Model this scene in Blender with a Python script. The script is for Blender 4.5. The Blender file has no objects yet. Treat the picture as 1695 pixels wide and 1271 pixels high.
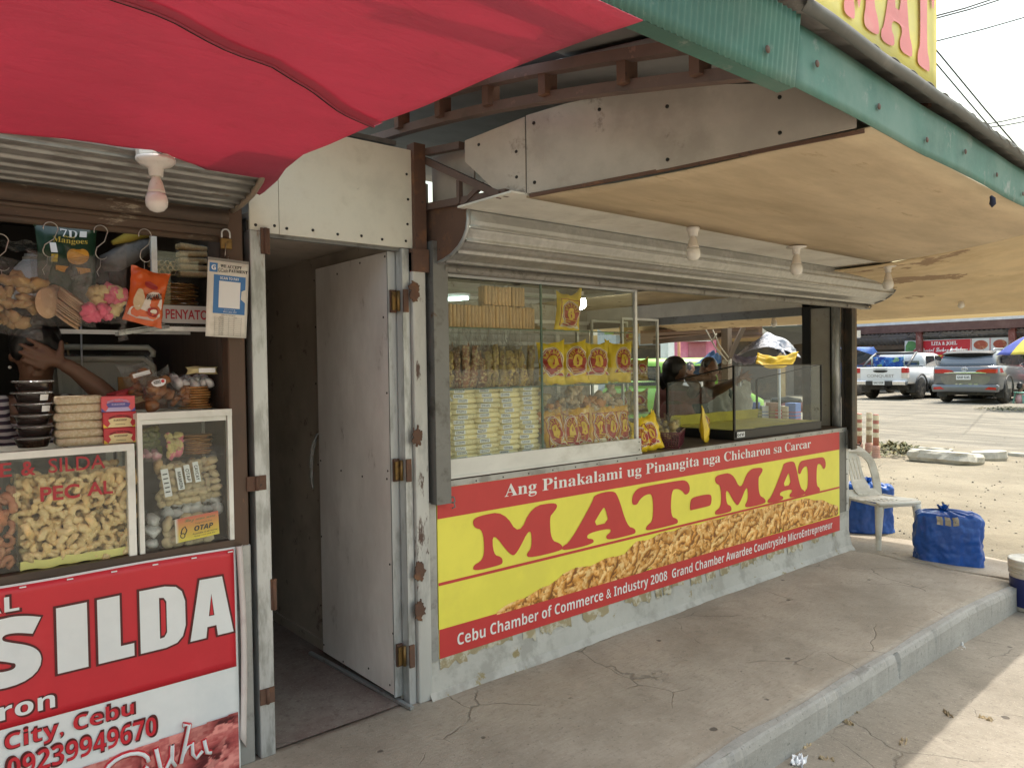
import bpy, bmesh, math, random
import numpy as np
from mathutils import Vector, Matrix, noise as mnoise
from mathutils.geometry import tessellate_polygon

SC = bpy.context.scene
COL = SC.collection
R = math.radians
rnd = random.Random(7)

# ------------------------------------------------------------------ camera
CAM_LOC = Vector((-1.92661, -2.81668, 1.5))
FPX, PX0, PY0 = 1229.303, 847.5, 635.5
def _axes(yaw, pitch, roll):
    f = Vector((math.cos(yaw)*math.cos(pitch), math.sin(yaw)*math.cos(pitch), math.sin(pitch)))
    r = Vector((math.sin(yaw), -math.cos(yaw), 0)); u = r.cross(f)
    c, s = math.cos(roll), math.sin(roll)
    return r*c + u*s, u*c - r*s, f
CR, CU, CF = _axes(R(49.62489), R(-1.28183), R(-0.82902))
cam = bpy.data.cameras.new('camera'); cam_o = bpy.data.objects.new('camera', cam); COL.objects.link(cam_o)
cam.sensor_width = 36; cam.lens = 36*FPX/1695; cam.clip_start = .05; cam.clip_end = 800
M3 = Matrix((CR, CU, -CF)).transposed()
cam_o.matrix_world = Matrix.Translation(CAM_LOC) @ M3.to_4x4()
SC.camera = cam_o
def at(px, py, ax, val):
    """the point where the sight line of a photograph pixel meets the plane axis = val"""
    v = CF + CR*((px-PX0)/FPX) - CU*((py-PY0)/FPX)
    return CAM_LOC + v*((val-CAM_LOC[ax])/v[ax])

# ------------------------------------------------------------------ light
SUN_TO = Vector((.38, -.055, 1)).normalized()
w = bpy.data.worlds.new('World'); SC.world = w; w.use_nodes = True
nt = w.node_tree; nt.nodes.clear()
sky = nt.nodes.new('ShaderNodeTexSky'); sky.sky_type = 'NISHITA'; sky.sun_disc = False
sky.sun_elevation = math.asin(SUN_TO.z); sky.sun_rotation = math.atan2(SUN_TO.x, SUN_TO.y)
sky.air_density = 2.6; sky.dust_density = 5.5; sky.ozone_density = 2.0
bg = nt.nodes.new('ShaderNodeBackground'); bg.inputs['Strength'].default_value = .15
wo = nt.nodes.new('ShaderNodeOutputWorld')
nt.links.new(sky.outputs[0], bg.inputs[0]); nt.links.new(bg.outputs[0], wo.inputs[0])
sl = bpy.data.lights.new('sun', 'SUN'); sl.energy = 2.0; sl.angle = R(.6); sl.color = (1, .95, .86)
so = bpy.data.objects.new('sun', sl); COL.objects.link(so)
so.rotation_euler = SUN_TO.to_track_quat('Z', 'Y').to_euler(); so.location = (6, -2, 12)
SC.view_settings.view_transform = 'Standard'; SC.view_settings.look = 'None'
SC.view_settings.exposure = 1.25; SC.view_settings.gamma = 1
SC.cycles.use_denoising = True
SC.cycles.max_bounces = 12; SC.cycles.transparent_max_bounces = 32
SC.cycles.diffuse_bounces = 6; SC.cycles.sample_clamp_indirect = 6

# ------------------------------------------------------------------ materials
def srgb(h):
    h = h.lstrip('#'); o = []
    for i in (0, 2, 4):
        c = int(h[i:i+2], 16)/255
        o.append(c/12.92 if c <= .04045 else ((c+.055)/1.055)**2.4)
    return tuple(o)
def c4(c):
    if isinstance(c, str): c = srgb(c)
    if isinstance(c, (int, float)): c = (c, c, c)
    return (c[0], c[1], c[2], 1)
class NB:
    def __init__(s, name):
        s.m = bpy.data.materials.new(name); s.m.use_nodes = True; s.t = s.m.node_tree; s.t.nodes.clear()
        s.out = s.t.nodes.new('ShaderNodeOutputMaterial')
    def n(s, typ, **kw):
        n = s.t.nodes.new('ShaderNode'+typ)
        for k, v in kw.items():
            if k.startswith('i_'):
                k = k[2:]; k = int(k) if k.isdigit() else k.replace('_', ' ')
                n.inputs[k].default_value = v
            else: setattr(n, k, v)
        return n
    def l(s, a, b): s.t.links.new(a, b)
    def coords(s, stretch=None, rndoff=False, gen=False):
        tc = s.n('TexCoord'); o = tc.outputs['Object']
        if stretch:
            mp = s.n('Mapping'); mp.inputs['Scale'].default_value = stretch; s.l(o, mp.inputs[0]); o = mp.outputs[0]
        if rndoff:
            oi = s.n('ObjectInfo'); mu = s.n('Math', operation='MULTIPLY', i_1=37.0); s.l(oi.outputs['Random'], mu.inputs[0])
            ad = s.n('VectorMath', operation='ADD'); s.l(o, ad.inputs[0]); s.l(mu.outputs[0], ad.inputs[1]); o = ad.outputs[0]
        return o
    def noise(s, co, scale, detail=5, rough=.6, dist=0):
        n = s.n('TexNoise'); n.inputs['Scale'].default_value = scale; n.inputs['Detail'].default_value = detail
        n.inputs['Roughness'].default_value = rough; n.inputs['Distortion'].default_value = dist
        s.l(co, n.inputs['Vector']); return n.outputs['Fac']
    def ramp(s, f, a, b, ca=0, cb=1):
        r = s.n('MapRange'); r.interpolation_type = 'SMOOTHSTEP'
        r.inputs['From Min'].default_value = a; r.inputs['From Max'].default_value = b
        r.inputs['To Min'].default_value = ca; r.inputs['To Max'].default_value = cb
        s.l(f, r.inputs['Value']); return r.outputs[0]
    def mix(s, fac, a, b, blend='MIX'):
        m = s.n('Mix', data_type='RGBA', blend_type=blend)
        if isinstance(fac, (int, float)): m.inputs['Factor'].default_value = fac
        else: s.l(fac, m.inputs['Factor'])
        for i, x in ((6, a), (7, b)):
            if hasattr(x, 'is_linked'): s.l(x, m.inputs[i])
            else: m.inputs[i].default_value = c4(x)
        return m.outputs[2]
    def bump(s, h, strength, dist=.01):
        b = s.n('Bump'); b.inputs['Strength'].default_value = strength; b.inputs['Distance'].default_value = dist
        s.l(h, b.inputs['Height']); return b.outputs[0]
    def math(s, op, a, b=None):
        m = s.n('Math', operation=op)
        for i, x in ((0, a), (1, b)):
            if x is None: continue
            if isinstance(x, (int, float)): m.inputs[i].default_value = x
            else: s.l(x, m.inputs[i])
        return m.outputs[0]
    def bsdf(s, col, rough=.6, metal=0., normal=None, spec=.5, **kw):
        b = s.n('BsdfPrincipled')
        for k, x in (('Base Color', col), ('Roughness', rough), ('Metallic', metal), ('Specular IOR Level', spec)):
            if hasattr(x, 'is_linked'): s.l(x, b.inputs[k])
            else: b.inputs[k].default_value = c4(x) if k == 'Base Color' else x
        if normal is not None: s.l(normal, b.inputs['Normal'])
        for k, x in kw.items():
            k = k.replace('_', ' ')
            if hasattr(x, 'is_linked'): s.l(x, b.inputs[k])
            else: b.inputs[k].default_value = x
        return b.outputs[0]
    def done(s, sh): s.l(sh, s.out.inputs[0]); return s.m
_MC = {}
def M(name, col, rough=.6, metal=0., c2=None, s2=6, t2=(.5, .7), c3=None, s3=25, t3=(.6, .68), stretch=None,
      bump=0., bs=60, spec=.5, var=.12, vs=3., coat=0., rv=0., rndoff=False, emit=None, transl=0.):
    """weathered surface: base colour, two optional patchy layers, slow value variation, fine bump"""
    if name in _MC: return _MC[name]
    b = NB(name); co = b.coords(stretch, rndoff)
    c = b.mix(0., col, col)
    if var:
        v = b.ramp(b.noise(co, vs, 6, .65), .3, .7, 1-var, 1+var)
        hs = b.n('HueSaturation'); b.l(c, hs.inputs['Color']); b.l(v, hs.inputs['Value']); c = hs.outputs[0]
    if rv:
        oi = b.n('ObjectInfo'); v = b.ramp(oi.outputs['Random'], 0, 1, 1-rv, 1+rv)
        hs = b.n('HueSaturation'); b.l(c, hs.inputs['Color']); b.l(v, hs.inputs['Value']); c = hs.outputs[0]
    if c2 is not None: c = b.mix(b.ramp(b.noise(co, s2, 8, .65), *t2), c, c2)
    if c3 is not None: c = b.mix(b.ramp(b.noise(co, s3, 6, .7), *t3), c, c3)
    nrm = b.bump(b.noise(co, bs, 6, .65), bump, .004) if bump else None
    kw = {}
    if coat: kw = dict(Coat_Weight=coat, Coat_Roughness=.08)
    if emit: kw = dict(Emission_Color=c4(emit[0]), Emission_Strength=emit[1])
    sh = b.bsdf(c, rough, metal, nrm, spec, **kw)
    if transl:
        tr = b.n('BsdfTranslucent'); b.l(c, tr.inputs[0])
        mx = b.n('MixShader'); mx.inputs[0].default_value = transl; b.l(sh, mx.inputs[1]); b.l(tr.outputs[0], mx.inputs[2]); sh = mx.outputs[0]
    _MC[name] = b.done(sh); return _MC[name]
def GLASS(name, tint=(.93, .97, .95), refl=1., ior=1.5):
    if name in _MC: return _MC[name]
    b = NB(name); tr = b.n('BsdfTransparent'); tr.inputs[0].default_value = c4(tint)
    gl = b.n('BsdfGlossy'); gl.inputs['Roughness'].default_value = .01; gl.inputs['Color'].default_value = (refl, refl, refl, 1)
    lw = b.n('LayerWeight'); lw.inputs[0].default_value = .5
    fr = b.math('ADD', b.math('MULTIPLY', b.math('POWER', lw.outputs['Facing'], 5), .9), .035)
    mx = b.n('MixShader'); b.l(fr, mx.inputs[0]); b.l(tr.outputs[0], mx.inputs[1]); b.l(gl.outputs[0], mx.inputs[2])
    _MC[name] = b.done(mx.outputs[0]); return _MC[name]
def FILM(name, tint=(.96, .96, .96), haze=.08, gloss=.12, col=(.8, .8, .8), scale=60):
    """crinkled clear plastic film"""
    if name in _MC: return _MC[name]
    b = NB(name); co = b.coords(None, True); h = b.noise(co, scale, 3, .5, 1.5); nrm = b.bump(h, 1.0, .02)
    tr = b.n('BsdfTransparent'); tr.inputs[0].default_value = c4(tint)
    gl = b.n('BsdfGlossy'); gl.inputs['Roughness'].default_value = .16; b.l(nrm, gl.inputs['Normal'])
    df = b.n('BsdfDiffuse'); df.inputs[0].default_value = c4(col); b.l(nrm, df.inputs['Normal'])
    lw = b.n('LayerWeight'); lw.inputs[0].default_value = .25; b.l(nrm, lw.inputs['Normal'])
    f = b.math('ADD', b.math('MULTIPLY', lw.outputs['Facing'], .25), gloss)
    m1 = b.n('MixShader'); m1.inputs[0].default_value = haze; b.l(tr.outputs[0], m1.inputs[1]); b.l(df.outputs[0], m1.inputs[2])
    m2 = b.n('MixShader'); b.l(f, m2.inputs[0]); b.l(m1.outputs[0], m2.inputs[1]); b.l(gl.outputs[0], m2.inputs[2])
    _MC[name] = b.done(m2.outputs[0]); return _MC[name]
def PRINT(name, rough=.45):
    """printed picture: colours come from the mesh's own colour layer"""
    if name in _MC: return _MC[name]
    b = NB(name); a = b.n('Attribute'); a.attribute_name = 'ink'
    _MC[name] = b.done(b.bsdf(a.outputs['Color'], rough)); return _MC[name]
def GLOW(name, col, s):
    if name in _MC: return _MC[name]
    b = NB(name); e = b.n('Emission'); e.inputs[0].default_value = c4(col); e.inputs[1].default_value = s
    _MC[name] = b.done(e.outputs[0]); return _MC[name]

# ------------------------------------------------------------------ mesh builder
def frame_z(d, up=None):
    d = Vector(d).normalized(); up = Vector(up) if up else (Vector((0, 0, 1)) if abs(d.z) < .95 else Vector((1, 0, 0)))
    x = up.cross(d).normalized(); return x, d.cross(x), d
class MB:
    def __init__(s): s.v, s.f, s.mi, s.sm, s.ink = [], [], [], [], None
    def add(s, vs, fs, mi=0, sm=False, T=None):
        o = len(s.v)
        if T is not None: vs = [T @ Vector(p) for p in vs]
        s.v += [tuple(p) for p in vs]
        for f in fs: s.f.append(tuple(i+o for i in f)); s.mi.append(mi); s.sm.append(sm)
        return s
    def join(s, o, T=None, mi=None):
        k = len(s.v); s.v += [tuple(T @ Vector(p)) if T is not None else p for p in o.v]
        s.f += [tuple(i+k for i in f) for f in o.f]; s.mi += [m if mi is None else mi for m in o.mi]; s.sm += o.sm; return s
    def box(s, x0, x1, y0, y1, z0, z1, mi=0, T=None):
        vs = [(x, y, z) for z in (z0, z1) for y in (y0, y1) for x in (x0, x1)]
        return s.add(vs, [(0, 2, 3, 1), (4, 5, 7, 6), (0, 1, 5, 4), (2, 6, 7, 3), (0, 4, 6, 2), (1, 3, 7, 5)], mi, False, T)
    def bar(s, p, q, w, h, mi=0, up=None):
        p, q = Vector(p), Vector(q); x, y, d = frame_z(q-p, up); L = (q-p).length
        T = Matrix.Translation(p) @ Matrix((x, y, d)).transposed().to_4x4()
        return s.box(-w/2, w/2, -h/2, h/2, 0, L, mi, T)
    def tube(s, pts, r, n=8, mi=0, cap=True, sm=True, closed=False):
        pts = [Vector(p) for p in pts]; N = len(pts); rs = r if isinstance(r, (list, tuple)) else [r]*N
        vs, fs = [], []; px = None
        for i, p in enumerate(pts):
            a = pts[i-1] if (i or closed) else p; b = pts[(i+1) % N] if (i < N-1 or closed) else p
            d = (b-a).normalized() if (b-a).length > 1e-9 else Vector((0, 0, 1))
            if px is None: px = frame_z(d)[0]
            x = (px - d*px.dot(d)); x = x.normalized() if x.length > 1e-6 else frame_z(d)[0]; y = d.cross(x); px = x
            for k in range(n):
                t = 2*math.pi*k/n; vs.append(p + x*math.cos(t)*rs[i] + y*math.sin(t)*rs[i])
        for i in range(N if closed else N-1):
            for k in range(n):
                a = i*n+k; b = i*n+(k+1) % n; j = ((i+1) % N)*n; fs.append((a, b, j+(k+1) % n, j+k))
        s.add(vs, fs, mi, sm)
        if cap and not closed:
            o = len(s.v)-len(vs)
            s.f.append(tuple(o+k for k in range(n))[::-1]); s.f.append(tuple(o+(N-1)*n+k for k in range(n))); s.mi += [mi]*2; s.sm += [False]*2
        return s
    def lathe(s, prof, n=24, mi=0, T=None, sm=True, cap=True, sx=1, sy=1):
        vs, fs = [], []
        for r, z in prof:
            for k in range(n):
                t = 2*math.pi*k/n; vs.append((r*math.cos(t)*sx, r*math.sin(t)*sy, z))
        for i in range(len(prof)-1):
            for k in range(n): fs.append((i*n+k, i*n+(k+1) % n, (i+1)*n+(k+1) % n, (i+1)*n+k))
        if cap:
            if prof[0][0] > 1e-6: fs.append(tuple(range(n))[::-1])
            if prof[-1][0] > 1e-6: fs.append(tuple((len(prof)-1)*n+k for k in range(n)))
        return s.add(vs, fs, mi, sm, T)
    def poly(s, loops, fn, mi=0, thick=None):
        """filled 2-D outline (loops: outer then holes); fn(u, v, w) places it, w = depth"""
        flat = [p for lp in loops for p in lp]; tris = tessellate_polygon([[Vector((p[0], p[1], 0)) for p in lp] for lp in loops])
        fs = []
        for t in tris:
            a, b, c = (flat[i] for i in t)
            cr = (b[0]-a[0])*(c[1]-a[1])-(b[1]-a[1])*(c[0]-a[0])
            fs.append(tuple(t) if cr > 0 else tuple(t)[::-1])
        if not thick: return s.add([fn(u, v, 0) for u, v in flat], fs, mi)
        N = len(flat); vs = [fn(u, v, 0) for u, v in flat] + [fn(u, v, thick) for u, v in flat]
        fs = fs + [tuple(i+N for i in f[::-1]) for f in fs]; o = 0
        for lp in loops:
            n = len(lp)
            for k in range(n): fs.append((o+k, o+(k+1) % n, N+o+(k+1) % n, N+o+k))
            o += n
        return s.add(vs, fs, mi)
    def grid(s, fn, nu, nv, mi=0, sm=True, thick=0., flip=False):
        P = [[Vector(fn(i/nu, j/nv)) for i in range(nu+1)] for j in range(nv+1)]
        vs = [p for row in P for p in row]; W = nu+1
        fs = [(j*W+i, j*W+i+1, (j+1)*W+i+1, (j+1)*W+i) for j in range(nv) for i in range(nu)]
        if flip: fs = [f[::-1] for f in fs]
        if thick:
            nn = []
            for j in range(nv+1):
                for i in range(nu+1):
                    du = P[j][min(i+1, nu)]-P[j][max(i-1, 0)]; dv = P[min(j+1, nv)][i]-P[max(j-1, 0)][i]
                    n = du.cross(dv); nn.append(n.normalized() if n.length else Vector((0, 0, 1)))
            N = len(vs); vs = vs + [p - n*thick*(-1 if flip else 1) for p, n in zip(vs, nn)]
            fs = fs + [tuple(i+N for i in f[::-1]) for f in fs]
            ring = [i for i in range(W)] + [j*W+nu for j in range(1, nv+1)] + [nv*W+i for i in range(nu-1, -1, -1)] + [j*W for j in range(nv-1, 0, -1)]
            for a, b in zip(ring, ring[1:]+ring[:1]): fs.append((b, a, a+N, b+N) if not flip else (a, b, b+N, a+N))
        return s.add(vs, fs, mi, sm)
    def build(s, name, mats, parent=None, bevel=0., seg=1, loc=None, rot=None, mods=None):
        """link as one mesh object; a child's verts are given in the parent's space unless the parent carries world=True"""
        me = bpy.data.meshes.new(name)
        off = Vector(parent['_w']) if parent is not None and '_w' in parent.keys() else Vector((0, 0, 0))
        if loc is not None: off = Vector((0, 0, 0))
        me.from_pydata([tuple(Vector(p)-off) for p in s.v], [], s.f)
        for m in (mats if isinstance(mats, (list, tuple)) else [mats]): me.materials.append(m)
        me.polygons.foreach_set('material_index', s.mi); me.polygons.foreach_set('use_smooth', s.sm)
        if s.ink is not None:
            a = me.attributes.new('ink', 'FLOAT_COLOR', 'POINT'); a.data.foreach_set('color', np.asarray(s.ink, dtype=np.float32).ravel())
        me.update()
        o = bpy.data.objects.new(name, me); COL.objects.link(o)
        if parent is not None:
            o.parent = parent
            if '_w' in parent.keys(): o['_w'] = parent['_w']
        if loc is not None: o.location = loc
        if rot is not None: o.rotation_euler = rot
        if bevel:
            b = o.modifiers.new('bevel', 'BEVEL'); b.width = bevel; b.segments = seg; b.limit_method = 'ANGLE'; b.angle_limit = R(40)
        return o
def tag(o, label, cat, group=None, kind=None):
    if label: o['label'] = label
    if cat: o['category'] = cat
    if group: o['group'] = group
    if kind: o['kind'] = kind
    return o
def thing(name, label, cat, loc=(0, 0, 0), group=None, world=True, rz=0):
    """Empty at the base of a thing; world=True: its parts are modelled in world coordinates"""
    o = bpy.data.objects.new(name, None); COL.objects.link(o); o.empty_display_size = .1
    o.location = loc; o.rotation_euler = (0, 0, rz)
    if world: o['_w'] = list(loc)
    return tag(o, label, cat, group)
def struct(mb, name, mats, **k):
    o = mb.build(name, mats, **k); o['kind'] = 'structure'; return o
def dup(root, loc=None, rot=None, label=None, group=None, scale=None):
    r = root.copy(); COL.objects.link(r)
    if loc is not None: r.location = loc
    if rot is not None: r.rotation_euler = rot
    if scale is not None: r.scale = scale if isinstance(scale, (tuple, list)) else (scale,)*3
    if label: r['label'] = label
    if group: r['group'] = group
    def kids(a, b):
        for ch in list(a.children):
            c = ch.copy(); COL.objects.link(c); c.parent = b; kids(ch, c)
    kids(root, r); return r
# ------------------------------------------------------------------ lettering
def style(s, st):
    o = ''
    for ch in s:
        k = ord(ch)
        if 'A' <= ch <= 'Z': o += chr({'b': 0x1D5D4, 'sb': 0x1D400, 'sc': 0x1D4D0, 'bi': 0x1D63C}[st]+k-65) if st else ch
        elif 'a' <= ch <= 'z': o += chr({'b': 0x1D5EE, 'sb': 0x1D41A, 'sc': 0x1D4EA, 'bi': 0x1D656}[st]+k-97) if st else ch
        elif '0' <= ch <= '9' and st: o += chr({'b': 0x1D7EC, 'sb': 0x1D7CE, 'sc': 0x1D7CE, 'bi': 0x1D7EC}[st]+k-48)
        else: o += ch
    return o
def text2d(s, st='', fat=0., res=3):
    cu = bpy.data.curves.new('lettering', 'FONT'); cu.body = style(s, st); cu.resolution_u = res; cu.offset = fat
    o = bpy.data.objects.new('lettering', cu); COL.objects.link(o); dg = bpy.context.evaluated_depsgraph_get()
    me = o.evaluated_get(dg).to_mesh(); vs = [(v.co.x, v.co.y) for v in me.vertices]; fs = [tuple(p.vertices) for p in me.polygons]
    o.evaluated_get(dg).to_mesh_clear(); bpy.data.objects.remove(o); bpy.data.curves.remove(cu)
    return vs, fs
def put_text(mb, s, st, box, fn, mi=0, fat=0., slant=0., res=3):
    """letter a string into box (u0, u1, v0, v1); fn(u, v) -> point"""
    vs, fs = text2d(s, st, fat, res)
    xs = [p[0] for p in vs]; ys = [p[1] for p in vs]; x0, x1, y0, y1 = min(xs), max(xs), min(ys), max(ys)
    u0, u1, v0, v1 = box
    out = []
    for x, y in vs:
        a = (x-x0)/(x1-x0); b = (y-y0)/(y1-y0); out.append(fn(u0+(u1-u0)*a+slant*b*(v1-v0), v0+(v1-v0)*b))
    mb.add(out, fs, mi)
    return mb
def chaikin(p, n=2):
    for _ in range(n):
        q = []
        for a, b in zip(p, p[1:]+p[:1]):
            q += [(a[0]*.75+b[0]*.25, a[1]*.75+b[1]*.25), (a[0]*.25+b[0]*.75, a[1]*.25+b[1]*.75)]
        p = q
    return p
def blob(seed, amp, scale):
    off = Vector((seed*13.7, seed*7.1, seed*3.3))
    return lambda p: amp*mnoise.noise(Vector(p)*scale+off)
# ================================================================== the setting
def concrete(name, col, dark, broom=(1, 1, 1), crack=.42, rough=.85, spots=True, cs=2.2):
    b = NB(name); co = b.coords()
    c = b.mix(b.ramp(b.noise(co, 1.3, 8, .68), .32, .68), dark, col)
    c = b.mix(b.ramp(b.noise(co, 5.5, 9, .72), .56, .74, 0, .6), c, tuple(x*.62 for x in dark)); c = b.mix(b.ramp(b.noise(co, 3.1, 7, .7, .8), .58, .7, 0, .5), c, tuple(min(1, x*1.18) for x in col))
    cb = b.coords(broom); st = b.noise(cb, 14, 4, .6)
    c = b.mix(b.ramp(st, .35, .75, 0, .45), c, dark)
    fine = b.noise(co, 110, 5, .75); c = b.mix(b.ramp(fine, .55, .72, 0, .5), c, (.56, .52, .45)); c = b.mix(b.ramp(b.noise(co, 28, 6, .75), .52, .7, 0, .5), c, tuple(x*.7 for x in dark))
    c = b.mix(b.ramp(b.noise(co, 70, 3, .6), .62, .72, 0, .5), c, (.05, .045, .04))
    h = b.math('ADD', b.math('MULTIPLY', fine, .35), b.math('MULTIPLY', st, .7))
    if spots:
        v = b.n('TexVoronoi'); v.inputs['Scale'].default_value = 4.5; b.l(co, v.inputs['Vector'])
        sp = b.math('ADD', v.outputs['Distance'], b.math('MULTIPLY', b.noise(co, 22, 3, .6), .12))
        sel = b.n('SeparateColor'); b.l(v.outputs['Color'], sel.inputs[0])
        k = b.math('MULTIPLY', b.ramp(sp, .12, .145, 1, 0), b.ramp(sel.outputs[0], .52, .54))
        c = b.mix(b.math('MULTIPLY', k, .75), c, (.05, .042, .036)); h = b.math('SUBTRACT', h, b.math('MULTIPLY', k, .8))
    if crack:
        ds = b.n('TexNoise'); ds.inputs['Scale'].default_value = 3; ds.inputs['Detail'].default_value = 6; b.l(co, ds.inputs['Vector'])
        mxv = b.n('Mix', data_type='VECTOR'); mxv.inputs['Factor'].default_value = .16; b.l(co, mxv.inputs[4]); b.l(ds.outputs['Color'], mxv.inputs[5])
        v = b.n('TexVoronoi', feature='DISTANCE_TO_EDGE'); v.inputs['Scale'].default_value = cs; b.l(mxv.outputs[1], v.inputs['Vector'])
        k = b.math('MULTIPLY', b.ramp(v.outputs['Distance'], .0015, .009, 1, 0), b.ramp(b.noise(co, 1.7, 2), .52, .6))
        c = b.mix(b.math('MULTIPLY', k, crack), c, (.04, .035, .03)); h = b.math('SUBTRACT', h, b.math('MULTIPLY', k, 1.2))
    return b.done(b.bsdf(c, rough, 0, b.bump(h, .55, .006), .3))
m_pave = concrete('pavement_concrete', (.42, .365, .295), (.27, .23, .18), (1, 6, 1))
m_street = concrete('street_concrete', (.31, .275, .225), (.20, .175, .14), (6, 1.2, 1), crack=.3)
m_curb = concrete('curb_concrete', (.37, .36, .335), (.27, .262, .24), (1, 1, 4), crack=.35, spots=False, cs=1.2)

# platform in front of the stalls: a slab with a worn, uneven top
nb = blob(3, .006, 2.1)
def slab_top(x, y): return nb((x, y, 0)) + .4*nb((x*3, y*3, 5))
gap = lambda y: 4.02 + .05*mnoise.noise(Vector((y*3, 2, 0))) + .03*mnoise.noise(Vector((y*11, 7, 0))) - .09*(y+.5)
mb = MB()
def f_main(u, v):
    y = -1.16 + 1.2*v; x0, x1 = -4.2, gap(y)-.006; return (x0+(x1-x0)*u, y, slab_top(x0+(x1-x0)*u, y)-(.05*max(0, min(1, (x0+(x1-x0)*u-3.2)/1.0))*max(0, -y)))
mb.grid(f_main, 110, 22, sm=True, thick=.3)
struct(mb, 'pavement', m_pave)
mb = MB()
def f_strip(u, v):
    y = -1.12 + 1.75*v; x0, x1 = gap(y)+.006, 4.98+.06*mnoise.noise(Vector((y*4, 0, 3))); x = x0+(x1-x0)*u
    return (x, y, slab_top(x, y)-.02-.06*u+.012*(1-v)-.04*max(0, -y-.3))
mb.grid(f_strip, 18, 34, sm=True, thick=.3); struct(mb, 'pavement', m_pave)
mb = MB()      # the curb: a lighter plastered lip with small chips
def f_curb(u, v):
    x = -4.2+8.1*u; z = -.34+.335*v if v < .75 else None
    P = [(-1.215, -.36), (-1.21, -.03), (-1.2, -.004), (-1.19, .004), (-1.16+.02*mnoise.noise(Vector((x*2.2, 0, 9))), .007)]
    k = min(3, int(v*4)); t = v*4-k; a, b = P[k], P[k+1]
    ch = (max(0, mnoise.noise(Vector((x*9, 3, 0)))-.22)*.05+max(0, mnoise.noise(Vector((x*31, 5, 0)))-.2)*.012+.03*max(0, 1-abs(x-2.02)/.02))*(1 if k in (1, 2) else 0)
    drop = -.05*max(0, (x-3.0))
    return (x, a[0]+(b[0]-a[0])*t+ch, a[1]+(b[1]-a[1])*t-ch*.6+drop*(1 if v > .2 else 0)+slab_top(x, -1.15)*.6)
mb.grid(f_curb, 420, 12, sm=False)
mb.box(3.9, 3.93, -1.21, -.9, -.36, -.045)
struct(mb, 'curb', m_curb)

# street in front and the dusty lot beyond, one sheet to the horizon
def sstep(a, b, x):
    t = max(0, min(1, (x-a)/(b-a))); return t*t*(3-2*t)
def ground_z(x, y):
    z = -.15 - .05*sstep(2, 4, x)*sstep(4.6, 3.6, x) + .32*sstep(12.5, 24, x)
    z += .085*sstep(4.5, 5.0, x)*sstep(7, 5.2, x)*sstep(-2.2, -.9, y)
    if x > 4.0: z += .02*mnoise.noise(Vector((x*.8, y*.8, 0))) + .008*mnoise.noise(Vector((x*3, y*3, 1)))
    return z
b = NB('ground_dust'); co = b.coords()
sx = b.n('SeparateXYZ'); b.l(co, sx.inputs[0]); X = sx.outputs['X']
dirt = b.mix(b.ramp(b.noise(co, .9, 9, .7), .3, .7), (.195, .17, .125), (.275, .243, .18))
dirt = b.mix(b.ramp(b.noise(co, 34, 5, .72), .5, .68, 0, .55), dirt, (.165, .142, .105))
dirt = b.mix(b.ramp(b.noise(co, 7, 6, .7), .58, .7, 0, .5), dirt, (.16, .14, .105))
rc = b.coords((1, .12, 1)); tr = b.noise(rc, 3.2, 6, .7)
road = b.mix(b.ramp(tr, .38, .66), (.17, .158, .13), (.275, .25, .20))
road = b.mix(b.ramp(b.noise(rc, 9, 4, .7), .55, .7, 0, .6), road, (.135, .122, .10))
road = b.mix(b.ramp(b.noise(co, 14, 4, .7), .55, .72, 0, .4), road, (.155, .14, .115))
wob = b.math('ADD', X, b.math('MULTIPLY', b.noise(co, .8, 4), 1.6))
c = b.mix(b.ramp(wob, 13.6, 14.8), dirt, road)
far = b.mix(b.ramp(b.noise(co, 1.2, 6, .7), .4, .65), (.19, .18, .155), (.27, .25, .20))
c = b.mix(b.ramp(wob, 23.5, 24.6), c, far)
lump = b.math('ADD', b.noise(co, 24, 7, .75), b.math('MULTIPLY', b.noise(co, 5, 5, .7), 1.5))
m_ground = b.done(b.bsdf(c, .95, 0, b.bump(lump, .9, .02), .2))
mb = MB()
xs = [4.02+.12*i for i in range(70)] + [12.4+.5*i for i in range(28)] + [26.5+1.6*2**(i*.8) for i in range(14)]
ys = [-400, -120, -40, -16, -8, -5, -3.5] + [-2.6+.16*i for i in range(60)] + [7.2, 8, 9, 10.5, 12, 14, 17, 21, 30, 60, 150, 400]
vs = [(x, y, ground_z(x, y)) for y in ys for x in xs]; W = len(xs)
mb.add(vs, [(j*W+i, j*W+i+1, (j+1)*W+i+1, (j+1)*W+i) for j in range(len(ys)-1) for i in range(W-1)], 0, True)
struct(mb, 'ground', m_ground)
mb = MB()
mb.grid(lambda u, v: (-60+64.05*u, -60+58.86*v, -.15-.05*sstep(2, 4, -60+64.05*u)+.003*mnoise.noise(Vector((-60+64.05*u, -60+58.86*v, 0)))), 160, 60)
mb.box(-60, -4.2, -1.16, 30, -.4, -.01)
for (a, b_, c, d) in ((-400, 4.03, -400, -60), (-400, -60, -60, 400), (-60, 4.0, 8, 400)): mb.add([(a, c, -.17), (b_, c, -.17), (b_, d, -.17), (a, d, -.17)], [(0, 1, 2, 3)])
struct(mb, 'street', m_street)
mb = MB(); mb.box(-4.2, 4.05, .03, 8, -.3, -.02); struct(mb, 'ground', m_pave)
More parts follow.
